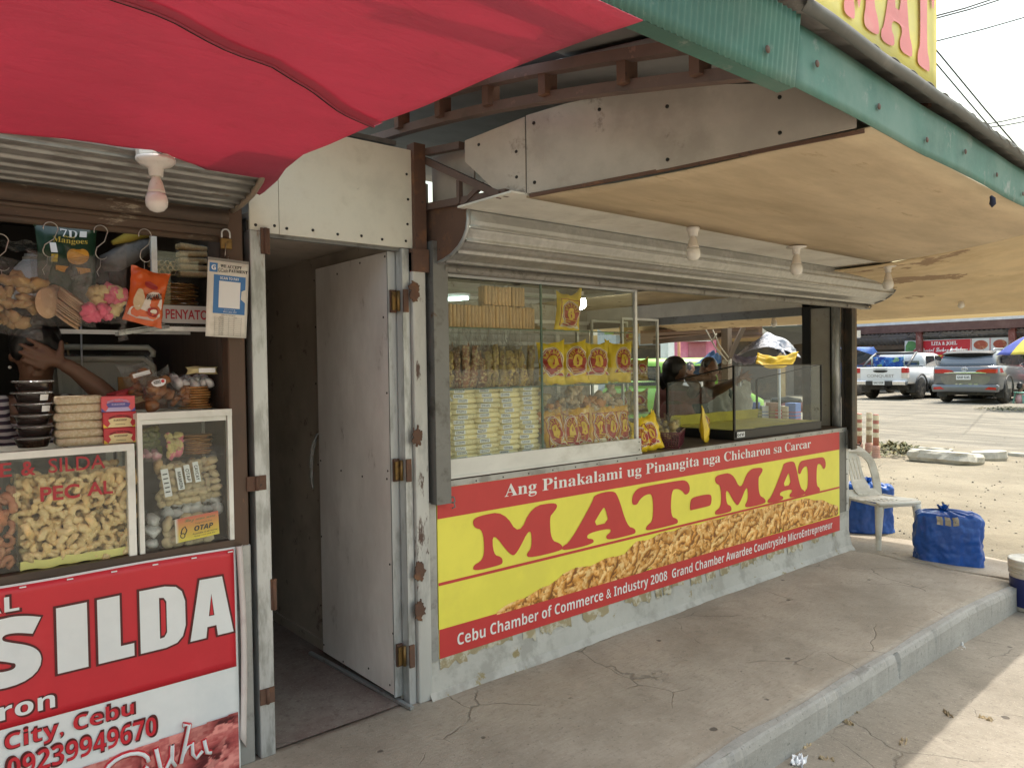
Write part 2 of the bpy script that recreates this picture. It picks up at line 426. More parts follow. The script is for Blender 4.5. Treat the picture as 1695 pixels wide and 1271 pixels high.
# ================================================================== the corner stall with the yellow sign
m_galv = M('galvanised_steel', (.40, .41, .41), .42, .55, c2=(.27, .27, .265), s2=9, t2=(.5, .66), c3=(.16, .075, .035), s3=5, t3=(.66, .74), bump=.15, bs=90)
m_galvb = M('bright_galvanised', (.55, .57, .58), .42, .5, c2=(.33, .34, .335), s2=12, t2=(.46, .62), c3=(.19, .105, .06), s3=7, t3=(.61, .70), stretch=(1, 1, .25), bump=.2, bs=60)
m_galvd = M('dark_galvanised', (.20, .20, .195), .5, .45, c2=(.12, .115, .105), s2=12, c3=(.13, .065, .03), s3=9, t3=(.64, .72), bump=.2, bs=120)
m_rust = M('rusty_steel', (.12, .065, .045), .8, .1, c2=(.2, .095, .05), s2=11, c3=(.06, .04, .035), s3=24, bump=.4, bs=60)
m_rustred = M('red_oxide_steel', (.13, .085, .07), .75, .05, c2=(.09, .065, .055), s2=9, c3=(.2, .12, .095), s3=18, bump=.2)
m_board = M('cream_plywood', (.68, .65, .56), .75, 0, c2=(.58, .545, .46), s2=3, c3=(.25, .2, .15), s3=20, t3=(.68, .76), bump=.12, bs=140)
m_wboard = M('white_fibre_board', (.66, .64, .58), .7, 0, c2=(.55, .52, .46), s2=4, c3=(.35, .3, .22), s3=16, t3=(.7, .78), bump=.06)
m_gable = M('grey_fibre_board', (.43, .385, .335), .8, 0, c2=(.36, .32, .275), s2=2.5, t2=(.45, .62), c3=(.2, .17, .145), s3=6, t3=(.6, .72), bump=.15, bs=60)
m_ply = M('soffit_plywood', (.545, .43, .285), .7, 0, c2=(.40, .31, .195), s2=2.2, t2=(.4, .7), c3=(.33, .235, .135), s3=6, t3=(.59, .74), stretch=(.35, 1.6, 1), bump=.12, bs=70, var=.14)
m_ply2 = M('stained_plywood', (.64, .50, .30), .7, 0, c2=(.54, .40, .22), s2=2, c3=(.30, .19, .10), s3=1.7, t3=(.57, .6), stretch=(1.2, .8, 1), bump=.12, bs=70)
m_green = M('green_painted_sheet', (.065, .165, .135), .65, .1, c2=(.12, .215, .18), s2=2.5, t2=(.42, .66), c3=(.24, .275, .25), s3=8, t3=(.58, .72), bump=.1, bs=50, var=.2)
m_roofsheet = M('weathered_roof_sheet', (.22, .215, .205), .55, .4, c2=(.13, .12, .11), s2=3, c3=(.32, .31, .3), s3=9, stretch=(1, .3, 1), bump=.1)
m_under = M('grey_roof_underside', (.20, .20, .195), .7, .1, c2=(.15, .15, .145), s2=2, bump=.1)
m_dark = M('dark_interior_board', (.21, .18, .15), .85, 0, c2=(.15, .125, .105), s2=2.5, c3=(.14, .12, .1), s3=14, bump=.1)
m_inner = M('pale_interior_board', (.38, .36, .32), .8, 0, c2=(.3, .28, .24), s2=2, c3=(.2, .17, .14), s3=13)
m_door = M('greyish_painted_door', (.80, .77, .75), .5, 0, c2=(.66, .62, .60), s2=2.2, t2=(.4, .65), c3=(.42, .38, .355), s3=9, t3=(.60, .74), stretch=(1, 1, .45), bump=.06)
m_plinth = M('plinth_plaster', (.49, .475, .435), .85, 0, c2=(.36, .345, .31), s2=6, t2=(.45, .62), c3=(.3, .24, .12), s3=7, t3=(.62, .67), bump=.4, bs=40)
m_glue = M('old_glue_patches', (.33, .27, .16), .8, 0, c2=(.52, .48, .38), s2=14, t2=(.48, .58), bump=.5, bs=40)
m_black = M('black_lacquer', (.018, .018, .018), .3, var=.05)
m_screw = M('dark_screw_head', (.03, .028, .025), .5, .5, var=0)
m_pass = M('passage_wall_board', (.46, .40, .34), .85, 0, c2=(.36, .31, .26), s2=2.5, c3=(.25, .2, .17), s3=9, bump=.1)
m_redfloor = concrete('passage_floor', (.27, .235, .20), (.17, .115, .10), (1, 1, 1), crack=.2)
m_wood = M('brown_counter_wood', (.085, .055, .04), .5, 0, c2=(.05, .033, .026), s2=5, stretch=(.3, 2, 2), bump=.1)

st = thing('snack_stall', 'corner snack stall with raised roller shutter and plywood porch above the long yellow sign', 'stall', (0, 0, 0))
L = 3.866
mb = MB()
mb.grid(lambda u, v: (-.07+4.1*u, (-.003, -.012, -.028, -.06)[min(3, int(v*3.01))] + .004*min(1, v*3)*mnoise.noise(Vector((u*40, v*5, 0))), (.172, .10, .03, -.01)[min(3, int(v*3.01))] + .004*mnoise.noise(Vector((u*70, v*9, 4)))), 120, 3, sm=False, flip=True)
mb.box(-.07, 4.03, -.005, .1, -.02, .3)
pl = mb.build('plinth', m_plinth, st)
mb = MB()     # strips of old glue where an earlier sticker was torn off
rg = random.Random(5)
x = .0
while x < 3.8:
    wd = rg.uniform(.05, .22); h = rg.uniform(.02, .065)*(1 if rg.random() < .8 else .3)
    n = 7; pts = [(x+wd*i/n, .175) for i in range(n+1)] + [(x+wd*(n-i)/n, .165-h*rg.uniform(.5, 1)) for i in range(n+1)]
    mb = MB(); mb.poly([pts], lambda u, v, w_: (u, -.0025-.009*(.172-v)/.072-.0045, v)); mb.build('glue_patch', m_glue, pl); x += wd*rg.uniform(.9, 1.7)

mb = MB(); mb.box(-.02, 4.0, 0, .05, .17, .955); mb.build('front_panel', m_galvd, st)
mb = MB(); mb.box(.0, 4.0, -.008, .0, .945, .978)
for i in range(24): mb.lathe([(.004, 0), (.004, .002), (0, .003)], 6, 1, Matrix.Translation((.06+.168*i, -.008, .962)) @ Matrix.Rotation(R(90), 4, 'X'))
mb.build('edge_strip', [m_galv, m_screw], st)
mb = MB(); mb.box(.0, 4.02, .0, .80, .955, .982); mb.build('counter_top', m_wood, st, bevel=.003)
mb = MB(); mb.box(3.98, 4.03, .05, 3.0, 0, .955); mb.build('side_wall', m_inner, st); mb = MB(); mb.box(-.01, .02, .05, 2.9, 0, 2.35); mb.build('side_wall', m_inner, st)
mb = MB(); mb.box(.02, 4.03, 2.86, 2.9, 0, 2.5); mb.build('back_wall', m_inner, st)
mb = MB()
for z in (1.5, 1.72, 1.95, 2.15): mb.box(.05, 4.0, 2.83, 2.86, z, z+.035)
for x in (.6, 1.3, 2.0, 2.8, 3.5): mb.box(x, x+.05, 2.835, 2.858, .3, 2.35)
mb.build('wall_batten', m_wboard, st)
mb = MB(); mb.add([(0, .1, 2.10), (4.03, .1, 2.10), (4.03, 2.9, 2.42), (0, 2.9, 2.42), (0, .1, 2.13), (4.03, .1, 2.13), (4.03, 2.9, 2.45), (0, 2.9, 2.45)], [(0, 3, 2, 1), (4, 5, 6, 7), (0, 1, 5, 4), (2, 3, 7, 6), (1, 2, 6, 5), (0, 4, 7, 3)])
for x in (1.0, 2.2, 3.3): mb.bar((x, .12, 2.085), (x, 2.85, 2.40), .05, .03)
mb.build('ceiling', m_wboard, st)
mb = MB()                                          # flattened cartons and laths stored above the display case
for k in range(9): mb.box(.25+.05*k, 1.45-.02*k+rg.uniform(-.1, .1), .12+.02*rg.random(), .5, 1.975+.009*k, 1.983+.009*k)
for k in range(6): mb.bar((.2+.1*k, .14, 2.0+.01*k), (.7+.2*k, .6, 2.06), .03, .02)
mb.build('loft_laths', M('dark_cardboard', (.09, .065, .045), .9, c2=(.14, .1, .07), s2=20), st)
# right end: pipe, shutter channel, outer post, window column and panel, header
mb = MB(); mb.tube([(3.985, .07, .955), (3.985, .07, 2.03)], .034, 14); mb.build('pipe_post', m_galvb, st)
mb = MB()
for (y0, y1, x0, x1) in ((-.055, -.04, 3.995, 4.05), (-.04, .03, 4.035, 4.05), (.02, .035, 3.995, 4.05)): mb.box(x0, x1, y0, y1, .80, 2.02)
mb.tube([(4.03, -.07, .84), (4.05, -.085, .835), (4.045, -.10, .85), (4.03, -.095, .865)], .005, 6)
mb.build('shutter_guide', M('dark_channel', (.06, .055, .05), .55, .3, c2=(.11, .08, .06), s2=9), st)
mb = MB(); mb.box(4.052, 4.10, -.045, .05, .80, 2.03); mb.build('outer_post', M('brown_weathered_post', (.15, .115, .08), .7, c2=(.08, .06, .045), s2=7, stretch=(1, 1, .3)), st)
mb = MB(); mb.box(3.99, 4.045, .0, .04, .0, .955)
for k in range(7): mb.lathe([(.005, 0), (.005, .003), (0, .004)], 6, 1, Matrix.Translation((4.0+.012, 0, .12+.12*k)) @ Matrix.Rotation(R(90), 4, 'X'))
mb.build('corner_post', [m_galvb, m_screw], st)
mb = MB(); mb.box(4.0, 4.05, .30, .37, .955, 2.02); mb.box(4.0, 4.05, .10, .13, .955, 2.0); mb.box(4.0, 4.05, .13, .30, 1.95, 2.0); mb.build('window_column', m_black, st)
mb = MB(); mb.box(4.015, 4.035, .13, .30, .955, 1.95); mb.build('window_panel', m_inner, st)
mb = MB(); mb.box(3.99, 4.05, .37, 2.9, 1.90, 1.97); mb.build('window_header', m_galvd, st)
mb = MB(); mb.poly([[(.1, 1.97), (2.9, 1.97), (2.9, 2.42), (.1, 2.10)]], lambda u, v, w_: (4.0+w_, u, v), thick=.03); mb.build('end_gable', m_wboard, st)
# left end: posts and shutter guide
mb = MB(); mb.box(-.125, -.055, -.03, .045, .0, 2.02); mb.build('main_post', M('peeling_white_post', (.52, .52, .50), .55, .25, c2=(.36, .36, .35), s2=9, c3=(.10, .06, .05), s3=7, t3=(.58, .64), stretch=(1, 1, .3), bump=.3, bs=60), st, bevel=.006, seg=2)
mb = MB(); mb.box(-.105, -.045, -.028, .03, 2.0, 2.5); mb.box(-.125, -.04, -.038, .02, 1.93, 2.03); mb.build('upper_post', m_rust, st)
mb = MB()
for (x0, x1, y0, y1) in ((-.035, .045, -.06, -.052), (.037, .045, -.052, .01), (-.035, -.027, -.052, .01)): mb.box(x0, x1, y0, y1, .885, 2.07)
for z in (.91, .885): mb.tube([(.045, -.045, z), (.062, -.055, z), (.065, -.06, z-.02), (.05, -.055, z-.025)], .004, 6)
mb.build('shutter_guide', m_galvd, st)
mb = MB(); mb.box(-.052, -.008, -.012, .03, .16, .89); mb.build('corner_post', m_galv, st)
for z in (1.84, 1.2, .60, .42):
    mb = MB(); pts = [(-.118+(.024+.012*mnoise.noise(Vector((a_*1.3, z*9, 0))))*math.cos(a_*.42), z+(.045+.02*mnoise.noise(Vector((a_*1.1, z*5, 3))))*math.sin(a_*.42)) for a_ in range(15)]; pts = [(x_+.012*mnoise.noise(Vector((x_*160, y_*90, z))), y_+.016*mnoise.noise(Vector((x_*120, y_*150, z+4)))) for x_, y_ in [(lambda p_, q_, k_: (p_[0]+(q_[0]-p_[0])*k_/4, p_[1]+(q_[1]-p_[1])*k_/4))(pts[i_], pts[(i_+1) % 15], k_) for i_ in range(15) for k_ in range(4)]]; mb.poly([pts], lambda u, v, w_: (u, -.036+w_, v), thick=.006); mb.build('weld_plate', m_rust, st)

# roller shutter: end plate, curtain, bottom bar
prof = [(-.285, 2.172), (-.287, 2.13), (-.278, 2.09), (-.255, 2.055), (-.22, 2.025), (-.17, 2.0), (-.11, 1.982), (-.05, 1.972)]
def pf(t):
    k = min(len(prof)-2, int(t*(len(prof)-1))); f = t*(len(prof)-1)-k; a, c = prof[k], prof[k+1]; return a[0]+(c[0]-a[0])*f, a[1]+(c[1]-a[1])*f
sh = MB()
def shut(u, v):
    y, z = pf(v); d = .009*max(0, math.cos(v*2*math.pi*4.5))**3*(1 if v > .22 else 0); return (.005+4.27*u, y-d*.7, z-d)
sh.grid(shut, 30, 90, flip=True, thick=.002)
shm = M('shutter_steel', (.43, .425, .405), .36, .6, c2=(.375, .37, .35), s2=30, t2=(.42, .6), c3=(.25, .15, .08), s3=2.6, t3=(.66, .76), bump=.25, bs=160)
cu = sh.build('roller_shutter', shm, st)
mb = MB(); pp = [(.075, 2.23), (-.28, 2.19)] + [(p[0], p[1]) for p in prof[1:]] + [(.075, 1.985)]
mb.poly([pp], lambda u, v, w_: (-.012+w_, u, v), thick=.012)
mb.tube([(-.006, p[0], p[1]) for p in prof], .009, 6, 1); mb.build('end_plate', [m_rust, m_galv], cu)
mb = MB(); mb.poly([[(p[0], p[1]) for p in prof] + [(.0, 1.99), (0, 2.17)]], lambda u, v, w_: (4.275+w_, u, v), thick=.01); mb.tube([(4.285, p[0], p[1]) for p in prof], .008, 6); mb.build('end_plate', m_galvd, cu)
mb = MB(); mb.tube([(.03, -.045, 1.953), (4.27, -.045, 1.953)], .022, 10)
for k in range(5): mb.lathe([(.012, 0), (.012, .006), (.006, .010)], 8, 0, Matrix.Translation((.1+.95*k, -.064, 1.95)) @ Matrix.Rotation(R(90), 4, 'X'))
mb.tube([(4.2, -.05, 1.95), (4.24, -.085, 1.935), (4.27, -.09, 1.955), (4.25, -.06, 1.97)], .006, 6)
mb.build('bottom_bar', M('worn_bar', (.27, .255, .23), .5, .35, c2=(.17, .15, .13), s2=26, c3=(.10, .07, .05), s3=8, bump=.3), cu)

# doorway: header boards, jamb, open door with hinges
mb = MB(); mb.box(-.838, -.722, -.004, .008, 2.035, 2.50); mb.box(-.719, -.092, -.003, .009, 2.035, 2.47)
for (x, z) in ((-.815, 2.06), (-.74, 2.065), (-.69, 2.06), (-.58, 2.065), (-.47, 2.06), (-.36, 2.065), (-.26, 2.06), (-.14, 2.065), (-.13, 2.14), (-.125, 2.25), (-.13, 2.36)):
    mb.lathe([(.006, 0), (.006, .002), (0, .003)], 8, 1, Matrix.Translation((x, -.004, z)) @ Matrix.Rotation(R(90), 4, 'X'))
mb.build('header_board', [m_board, m_screw], st)
mb = MB(); mb.box(-.80, -.10, .009, .03, 2.02, 2.05); mb.build('door_head', m_galvd, st)
mb = MB()
mb.box(-.165, -.13, -.01, -.002, .0, 2.03); mb.box(-.138, -.13, -.002, .04, .0, 2.03); mb.box(-.165, -.158, -.002, .04, 0, 2.03); mb.build('door_jamb', m_galvb, st)
dr = MB(); dr.box(-.205, -.168, .055, .76, .035, 2.02); dm = dr.build('door', m_door, st, bevel=.002)
mb = MB(); mb.box(-.2062, -.1685, .045, .0545, .03, 2.02); mb.box(-.167, -.162, .045, .76, .03, 2.02); mb.build('door_frame', m_galvb, dm)
mb = MB()
for y in (.075, .3, .52, .76):
    for z in (.07, .3, .62, 1.0, 1.02, 1.4, 1.75, 1.98):
        if (y in (.075, .76)) or z in (.07, 1.0, 1.98): mb.lathe([(.005, 0), (.005, .002), (0, .0025)], 8, 0, Matrix.Translation((-.205, y+rg.uniform(-.02, .02), z+rg.uniform(-.03, .03))) @ Matrix.Rotation(R(-90), 4, 'Y'))
mb.build('screw_heads', m_screw, dm)
m_brass = M('aged_brass', (.24, .15, .055), .45, .7, c2=(.08, .05, .03), s2=40)
for z in (1.80, 1.05, .22):
    mb = MB(); mb.box(-.2, -.172, .030, .043, z-.05, z+.05, 1); mb.box(-.165, -.14, -.02, -.011, z-.05, z+.05, 1)
    mb.tube([(-.175, .01, z-.045), (-.175, .01, z+.045)], .008, 8, 0); mb.box(-.2, -.175, .018, .028, z-.04, z+.04, 0); mb.build('hinge', [m_brass, m_rust], dm)
mb = MB(); mb.tube([(-.19, .762, 1.18), (-.205, .79, 1.16), (-.22, .81, 1.05), (-.222, .82, .94), (-.22, .81, .88)], [.004, .008, .007, .009, .004], 7); mb.tube([(-.205, .775, 1.17), (-.23, .79, 1.1), (-.24, .80, .99)], [.005, .007, .003], 7)
mb.build('door_pull', FILM('clear_strip', (.85, .85, .8), .35, .15), dm)
# passage
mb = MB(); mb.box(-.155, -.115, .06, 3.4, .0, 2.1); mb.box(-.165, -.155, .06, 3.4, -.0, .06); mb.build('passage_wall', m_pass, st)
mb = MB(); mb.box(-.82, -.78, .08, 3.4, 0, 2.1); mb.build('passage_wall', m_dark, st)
mb = MB(); mb.box(-.8, -.12, 3.4, 3.44, 0, 2.2); mb.build('passage_end', m_pass, st)
mb = MB(); mb.box(-.82, -.11, .03, 3.4, 2.09, 2.12); mb.box(-.16, -.15, .05, 3.3, 1.93, 1.95); mb.build('passage_ceiling', m_pass, st)
mb = MB(); mb.grid(lambda u, v: (-.80+.66*u, .02+3.35*v, .004+.003*mnoise.noise(Vector((u*4, v*14, 2)))), 10, 40); mb.build('passage_floor', m_redfloor, st)
mb = MB(); mb.bar((-.235, .85, .012), (-.185, -.06, .012), .02, .012); mb.build('threshold_strip', m_galv, st)

# porch roof: ceiling sheets, soffit, gable boards, trusses, fascia, roof sheets
FK = .045
fy_ = lambda x: -1.75+FK*x
def plyA(u, v):
    xi, xo = .03+3.2*u, .555+2.675*u; x = xi+(xo-xi)*v; y = -.62+(fy_(xo)+.0015+.62)*v
    return (x, y, 2.172+.0975*v-.02*math.sin(v*3.14)+.003*mnoise.noise(Vector((x, y*2, 0))))
mb = MB(); mb.grid(plyA, 30, 10, thick=.006, flip=True); pc = mb.build('porch_ceiling', m_ply, st)
mb = MB(); rn = random.Random(8)
for xx in (.75, 1.22, 1.24, 1.8, 2.44, 2.46, 2.9):
    for k in range(8):
        u_, v_ = min(.98, max(.02, (xx-.1)/3.1)), .06+.115*k; p_ = plyA(u_, v_); mb.lathe([(.0035, 0), (.0035, -.0012), (0, -.0016)], 6, 0, Matrix.Translation((p_[0]+rn.uniform(-.01, .01), p_[1]+rn.uniform(-.02, .02), p_[2]-.0005)))
mb.build('nail_heads', m_screw, pc)
for u_ in (.36, .74):
    mb = MB(); mb.grid(lambda u, v: (lambda p_: (p_[0]+.0025*(u-.5), p_[1], p_[2]-.0012))(plyA(u_, v)), 1, 16); mb.build('sheet_joint', M('dark_ply_joint', (.10, .07, .045), .9), pc)
def plyB(u, v):
    x = 3.236+1.98*u; y = -1.60+.045*1.98*u+5.1*v; return (x, y, 2.15+.11*sstep(-.5, -1.62, y)*(1-u*u)-.235*u*u-.02*u+.008*mnoise.noise(Vector((x*1.5, y*1.5, 3))))
mb = MB(); mb.grid(plyB, 20, 40, thick=.006, flip=True); mb.build('corner_ceiling', m_ply2, st)
mb = MB(); mb.box(-.05, 4.6, -.622, -.27, 2.176, 2.184); mb.add([(4.6, -.622, 2.176), (4.6, -.27, 2.176), (5.1, -.45, 2.05)], [(0, 2, 1)]); mb.build('soffit_board', m_wboard, st)
def gq(t, z, w_=0): return Vector((.53*t, -.55-1.16*t, z)) + Vector((-.910, -.416, 0))*(.008-w_)
gb = MB(); gb.poly([[(.06, 2.48), (-.15, 2.425), (-.15, 2.34), (-.02, 2.178), (.06, 2.18)]], lambda u, v, w_: gq(u, v, -.002+w_), thick=.008)
gb.poly([[(.064, 2.485), (.064, 2.18), (.5, 2.21), (.985, 2.264), (.985, 2.38), (.83, 2.44), (.66, 2.475), (.38, 2.51), (.2, 2.505)]], lambda u, v, w_: gq(u, v, w_), thick=.008)
for (t, z) in ((-.1, 2.40), (.03, 2.25), (.03, 2.35), (.09, 2.22), (.09, 2.45), (.3, 2.46), (.5, 2.43), (.5, 2.24), (.8, 2.28), (.8, 2.40)):
    gb.lathe([(.007, 0), (.007, .002), (0, .003)], 8, 1, Matrix.Translation(gq(t, z)) @ Vector((-.910, -.416, 0)).to_track_quat('Z', 'Y').to_matrix().to_4x4())
gb.build('gable_board', [m_gable, m_screw], st)
mb = MB(); mb.bar((.03, -.64, 2.170), (.54, -1.71, 2.254), .012, .012); mb.build('ceiling_trim', m_rust, st)
mb = MB(); mb.poly([[(.03, 2.2), (.03, 2.47), (-.29, 2.45), (-.28, 2.2)]], lambda u, v, w_: (.03+w_, u, v), thick=.008); mb.build('inner_board', m_gable, st)
for (xx, za, zb, mt) in ((-.10, 2.615, 2.285, m_rustred), (-.13, 2.715, 2.37, m_rustred)):
    mb = MB()
    P = [(xx, .55-2.27*t, za+(zb-za)*t - .05*math.sin(t*math.pi)*-1) for t in [i/8 for i in range(9)]]
    for a, c in zip(P, P[1:]): mb.bar(a, c, .04, .035)
    mb.build('truss_chord', mt, st)
mb = MB()
for t in (.22, .36, .5, .64, .8, .92):
    y = .55-2.27*t; z = 2.615-.33*t+.05*math.sin(t*math.pi); mb = MB(); mb.bar((-.115, y, z), (-.115, y, z+.1), .035, .06); mb.build('truss_web', m_rust, st)
mb = MB(); mb.bar((-.03, -.02, 2.47), (-.03, -.28, 2.44), .03, .03); mb.bar((-.03, .0, 2.44), (-.03, -.53, 2.185), .022, .03); mb.bar((-.03, -.26, 2.3), (-.03, -.26, 2.2), .02, .02); mb.bar((-.03, -.28, 2.19), (-.03, -.42, 2.25), .02, .02)
mb.bar((-.02, .06, 2.235), (-.02, -.56, 2.19), .025, .03); mb.build('roof_bracket', m_rustred, st)
# fascia: ribbed painted sheet, two lengths with a lapped joint
def fas(x0, x1, ztop, zbot, ribs, lean):
    g = MB()
    def f(u, v):
        x = x0+(x1-x0)*u; d = .0025*math.sin(x*2*math.pi/.024) if ribs else .004*mnoise.noise(Vector((x*2, v*3, 0)))
        return (x, -1.75-lean*v+d, zbot(x)+(ztop(x)-zbot(x))*v)
    g.grid(f, int((x1-x0)/.004) if ribs else 90, 6, thick=.002); return g
sag = lambda x: .004*math.sin(x*5)-.012*max(0, x-2.5)**2
g = fas(-2.6, .022, lambda x: 2.455, lambda x: 2.262, True, .02); g.box(-2.6, .02, -1.748, -1.70, 2.262, 2.268); fa = g.build('fascia', m_green, st)
g = fas(.026, 5.3, lambda x: 2.447+sag(x), lambda x: 2.266+sag(x), False, .0); g.v = [(x, y+FK*x, z) for x, y, z in g.v]; fb = g.build('fascia', m_green, st)
g = MB()
for k in range(14): g.lathe([(.011, 0), (.011, .002), (.005, .005), (0, .005)], 8, 0, Matrix.Translation((-1.0+.43*k if k < 3 else -.3+.45*(k-2), (-1.757+FK*(-.3+.45*(k-2))) if k > 2 else -1.765, 2.36-.02*(k % 3))) @ Matrix.Rotation(R(90), 4, 'X'))
g.build('rivets', m_rustred, fb)
def corr(x, a=.012, p=.15): return a*math.cos(x*2*math.pi/p)
mb = MB()
mb.grid(lambda u, v: (-.02+5.75*u, -1.80+FK*5.3*u+4.8*v, 2.495+.012*math.sin(u*9)*(1-v)+.82*v-.012*max(0, 5.3*u-2.5)**2*(1-v)+corr(5.3*u, .007)-(.02 if v < .02 else 0)), 260, 30, thick=.002)  # far end extended unseen beyond the corner plywood to lengthen the porch shadow
rs = mb.build('roof_sheet', m_roofsheet, st)
mb = MB()
mb.grid(lambda u, v: (-.56+.62*u, -1.93+.95*v+.05*u, 2.52+.125*v+corr(.62*u, .006)+.03*sstep(.8, 1, u)*(1-v)), 100, 12, thick=.002); mb.build('roof_sheet', m_roofsheet, st)
mb = MB(); mb.grid(lambda u, v: (-.06+.02*u+5.3*u, -1.68+FK*5.3*u*(1-v)+4.4*v, 2.465-.012*max(0, 5.3*u-2.5)**2*(1-v)+.70*v), 20, 12, thick=.004, flip=True); mb.build('roof_lining', m_under, st)
mb = MB(); mb.box(-2.7, -.14, .06, 3.4, 2.5, 2.52); mb.build('roof_sheet', m_roofsheet, st)
mb = MB(); mb.grid(lambda u, v: (-.55+.53*u, -1.72+.80*v, 2.475+.128*v), 6, 6, thick=.004, flip=True); mb.grid(lambda u, v: (-.9+.88*u, -.62+.70*v, 2.65+.10*v), 6, 6, thick=.004, flip=True); mb.grid(lambda u, v: (-.55+.31*u, -.92+.32*v, 2.603+.045*v), 6, 6, thick=.004, flip=True); mb.build('roof_lining', m_under, st)
P1, P2 = at(1262, 106, 2, 2.5), at(1375, 42, 2, 2.5); e_ = Vector((-1.0, -.03, .05)); mb = MB(); mb.grid(lambda u, v: (P1+e_*u).lerp(P2+e_*u, v)+Vector((0, 0, .03*math.sin(u*5)*(1-v)-.05*(u < .02)*0+.02*v)), 12, 4, thick=.003); mb.build('roof_flap', m_roofsheet, st)
mb = MB(); mb.grid(lambda u, v: (.0+5.3*u, fy_(5.3*u)-.035-.02*math.sin(v*3), 2.452+.05*v-.012*max(0, 5.3*u-2.5)**2+.008*mnoise.noise(Vector((u*14, 0, 0)))), 60, 3, thick=.003); mb.build('roof_lip', M('dark_lip_sheet', (.12, .12, .115), .6, .2, c2=(.2, .19, .18), s2=4), st)
# rag knotted on the eave
mb = MB(); p = at(1640, 325, 1, -1.665)
mb.tube([p, p+Vector((.0, -.008, -.012)), p+Vector((.006, -.006, -.035)), p+Vector((.002, -.004, -.05))], [.006, .012, .014, .002], 7); mb.tube([p, p+Vector((.012, -.006, -.02)), p+Vector((.016, 0, -.036))], [.004, .008, .001], 6)
tag([setattr(mb, 'v', [tuple(Vector(q_)-p) for q_ in mb.v]), mb.build('rag', M('navy_rag', (.02, .025, .05), .9), loc=p)][1], 'small dark rag knotted on the bottom edge of the green eave', 'rag')

# ------------------------------------------------------------------ the painted sign under the counter
def mm(u, v): return (u, -.0105, v)
GM = [(0, 0), (0, .11), (.12, .16), (.16, .32), (.14, .72), (.02, .78), (0, .93), (.1, .985), (.44, .985), (.66, .47), (.86, .985), (1.22, .985), (1.28, .9), (1.2, .78), (1.14, .72), (1.16, .25), (1.3, .16), (1.36, .05), (1.3, 0), (.82, 0), (.76, .08), (.86, .2), (.84, .62), (.62, .13), (.53, .13), (.27, .66), (.28, .22), (.4, .15), (.42, .03), (.36, 0)]
GA = [(0, 0), (0, .1), (.12, .14), (.5, .86), (.52, .98), (.82, 1.0), (.92, .9), (1.08, .2), (1.22, .12), (1.24, .02), (1.16, 0), (.74, 0), (.7, .1), (.8, .16), (.78, .24), (.42, .24), (.38, .14), (.5, .1), (.5, .0)]
GAh = [(.48, .36), (.76, .36), (.7, .68), (.66, .68)]
GT = [(.0, .66), (.02, .86), (.12, .99), (.3, 1.0), (.98, 1.0), (1.12, .97), (1.2, .84), (1.2, .68), (1.1, .62), (1.04, .74), (.92, .82), (.8, .8), (.78, .2), (.92, .12), (.94, .02), (.86, 0), (.34, 0), (.26, .04), (.3, .13), (.42, .2), (.42, .8), (.28, .82), (.16, .74), (.1, .62)]
GH = [(0, .0), (.02, .24), (.1, .3), (.5, .3), (.56, .22), (.54, .02), (.46, 0), (.06, 0)]
def glyphs(mb, seq, fn, mi=0):
    for g, h, x0, z0, sx, sz in seq:
        lp = [[(x0+p[0]*sx, z0+p[1]*sz) for p in chaikin(g, 2)]]
        if h: lp.append([(x0+p[0]*sx, z0+p[1]*sz) for p in chaikin(h, 1)])
        mb.poly(lp, lambda u, v, w_: fn(u, v), mi)
m_vred = M('sign_red', (.56, .045, .045), .42, c2=(.55, .05, .045), s2=3, var=.06, bump=.03)
m_vyel = M('sign_yellow', (.86, .78, .10), .42, c2=(.80, .72, .10), s2=2, c3=(.5, .42, .1), s3=14, t3=(.72, .8), var=.05, bump=.03)
m_vwht = M('sign_white', (.82, .81, .79), .45, var=.05)
bn = thing('shop_sign', 'long yellow sign with red MAT-MAT lettering and cracklings picture under the corner stall counter', 'sign', (L/2, 0, .165))
mb = MB(); mb.box(0, L, -.009, -.001, .165, .95); mb.build('sign_board', m_vyel, bn)
mb = MB()
mb.add([mm(0, .81), mm(L, .81), mm(L, .95), mm(0, .95)], [(0, 1, 2, 3)]); mb.add([mm(0, .165), mm(L, .165), mm(L, .285), mm(0, .30)], [(0, 1, 2, 3)]); mb.add([mm(0, .502), mm(L, .502), mm(L, .516), mm(0, .516)], [(0, 1, 2, 3)])
mb.build('red_bands', m_vred, bn)
mb = MB()
hh = .265; zz = .532
seq = [(GM, None, .22, zz, .47, hh), (GA, GAh, .90, zz-.005, .50, hh+.01), (GT, None, 1.50, zz-.005, .50, hh), (GH, None, 2.02, zz+.07, .40, hh), (GM, None, 2.31, zz-.01, .42, hh), (GA, GAh, 2.83, zz-.015, .45, hh+.005), (GT, None, 3.29, zz-.02, .31, hh)]
seq[-2] = (GA, GAh, 2.80, zz-.015, .42, hh+.005); seq[-1] = (GT, None, 3.22, zz-.02, .35, hh)
seq[0] = (GM, None, .20, zz, .44, hh); seq[1] = (GA, GAh, .79, zz-.005, .48, hh+.01); seq[2] = (GT, None, 1.35, zz-.005, .46, hh); seq[3] = (GH, None, 1.90, zz+.06, .42, hh); seq[4] = (GM, None, 2.17, zz-.01, .45, hh)
glyphs(mb, seq, lambda u, v: (u, -.0118, v)); mb.build('lettering', m_vred, bn)
mb = MB()
put_text(mb, 'Ang Pinakalami ug Pinangita nga Chicharon sa Carcar', 'sb', (.40, 3.41, .845, .925), lambda u, v: (u, -.0122, v))
put_text(mb, 'Cebu Chamber of Commerce & Industry 2008  Grand Chamber Awardee Countryside MicroEntrepreneur', 'b', (.10, 3.74, .185, .262), lambda u, v: (u, -.0122, v), fat=-.004)
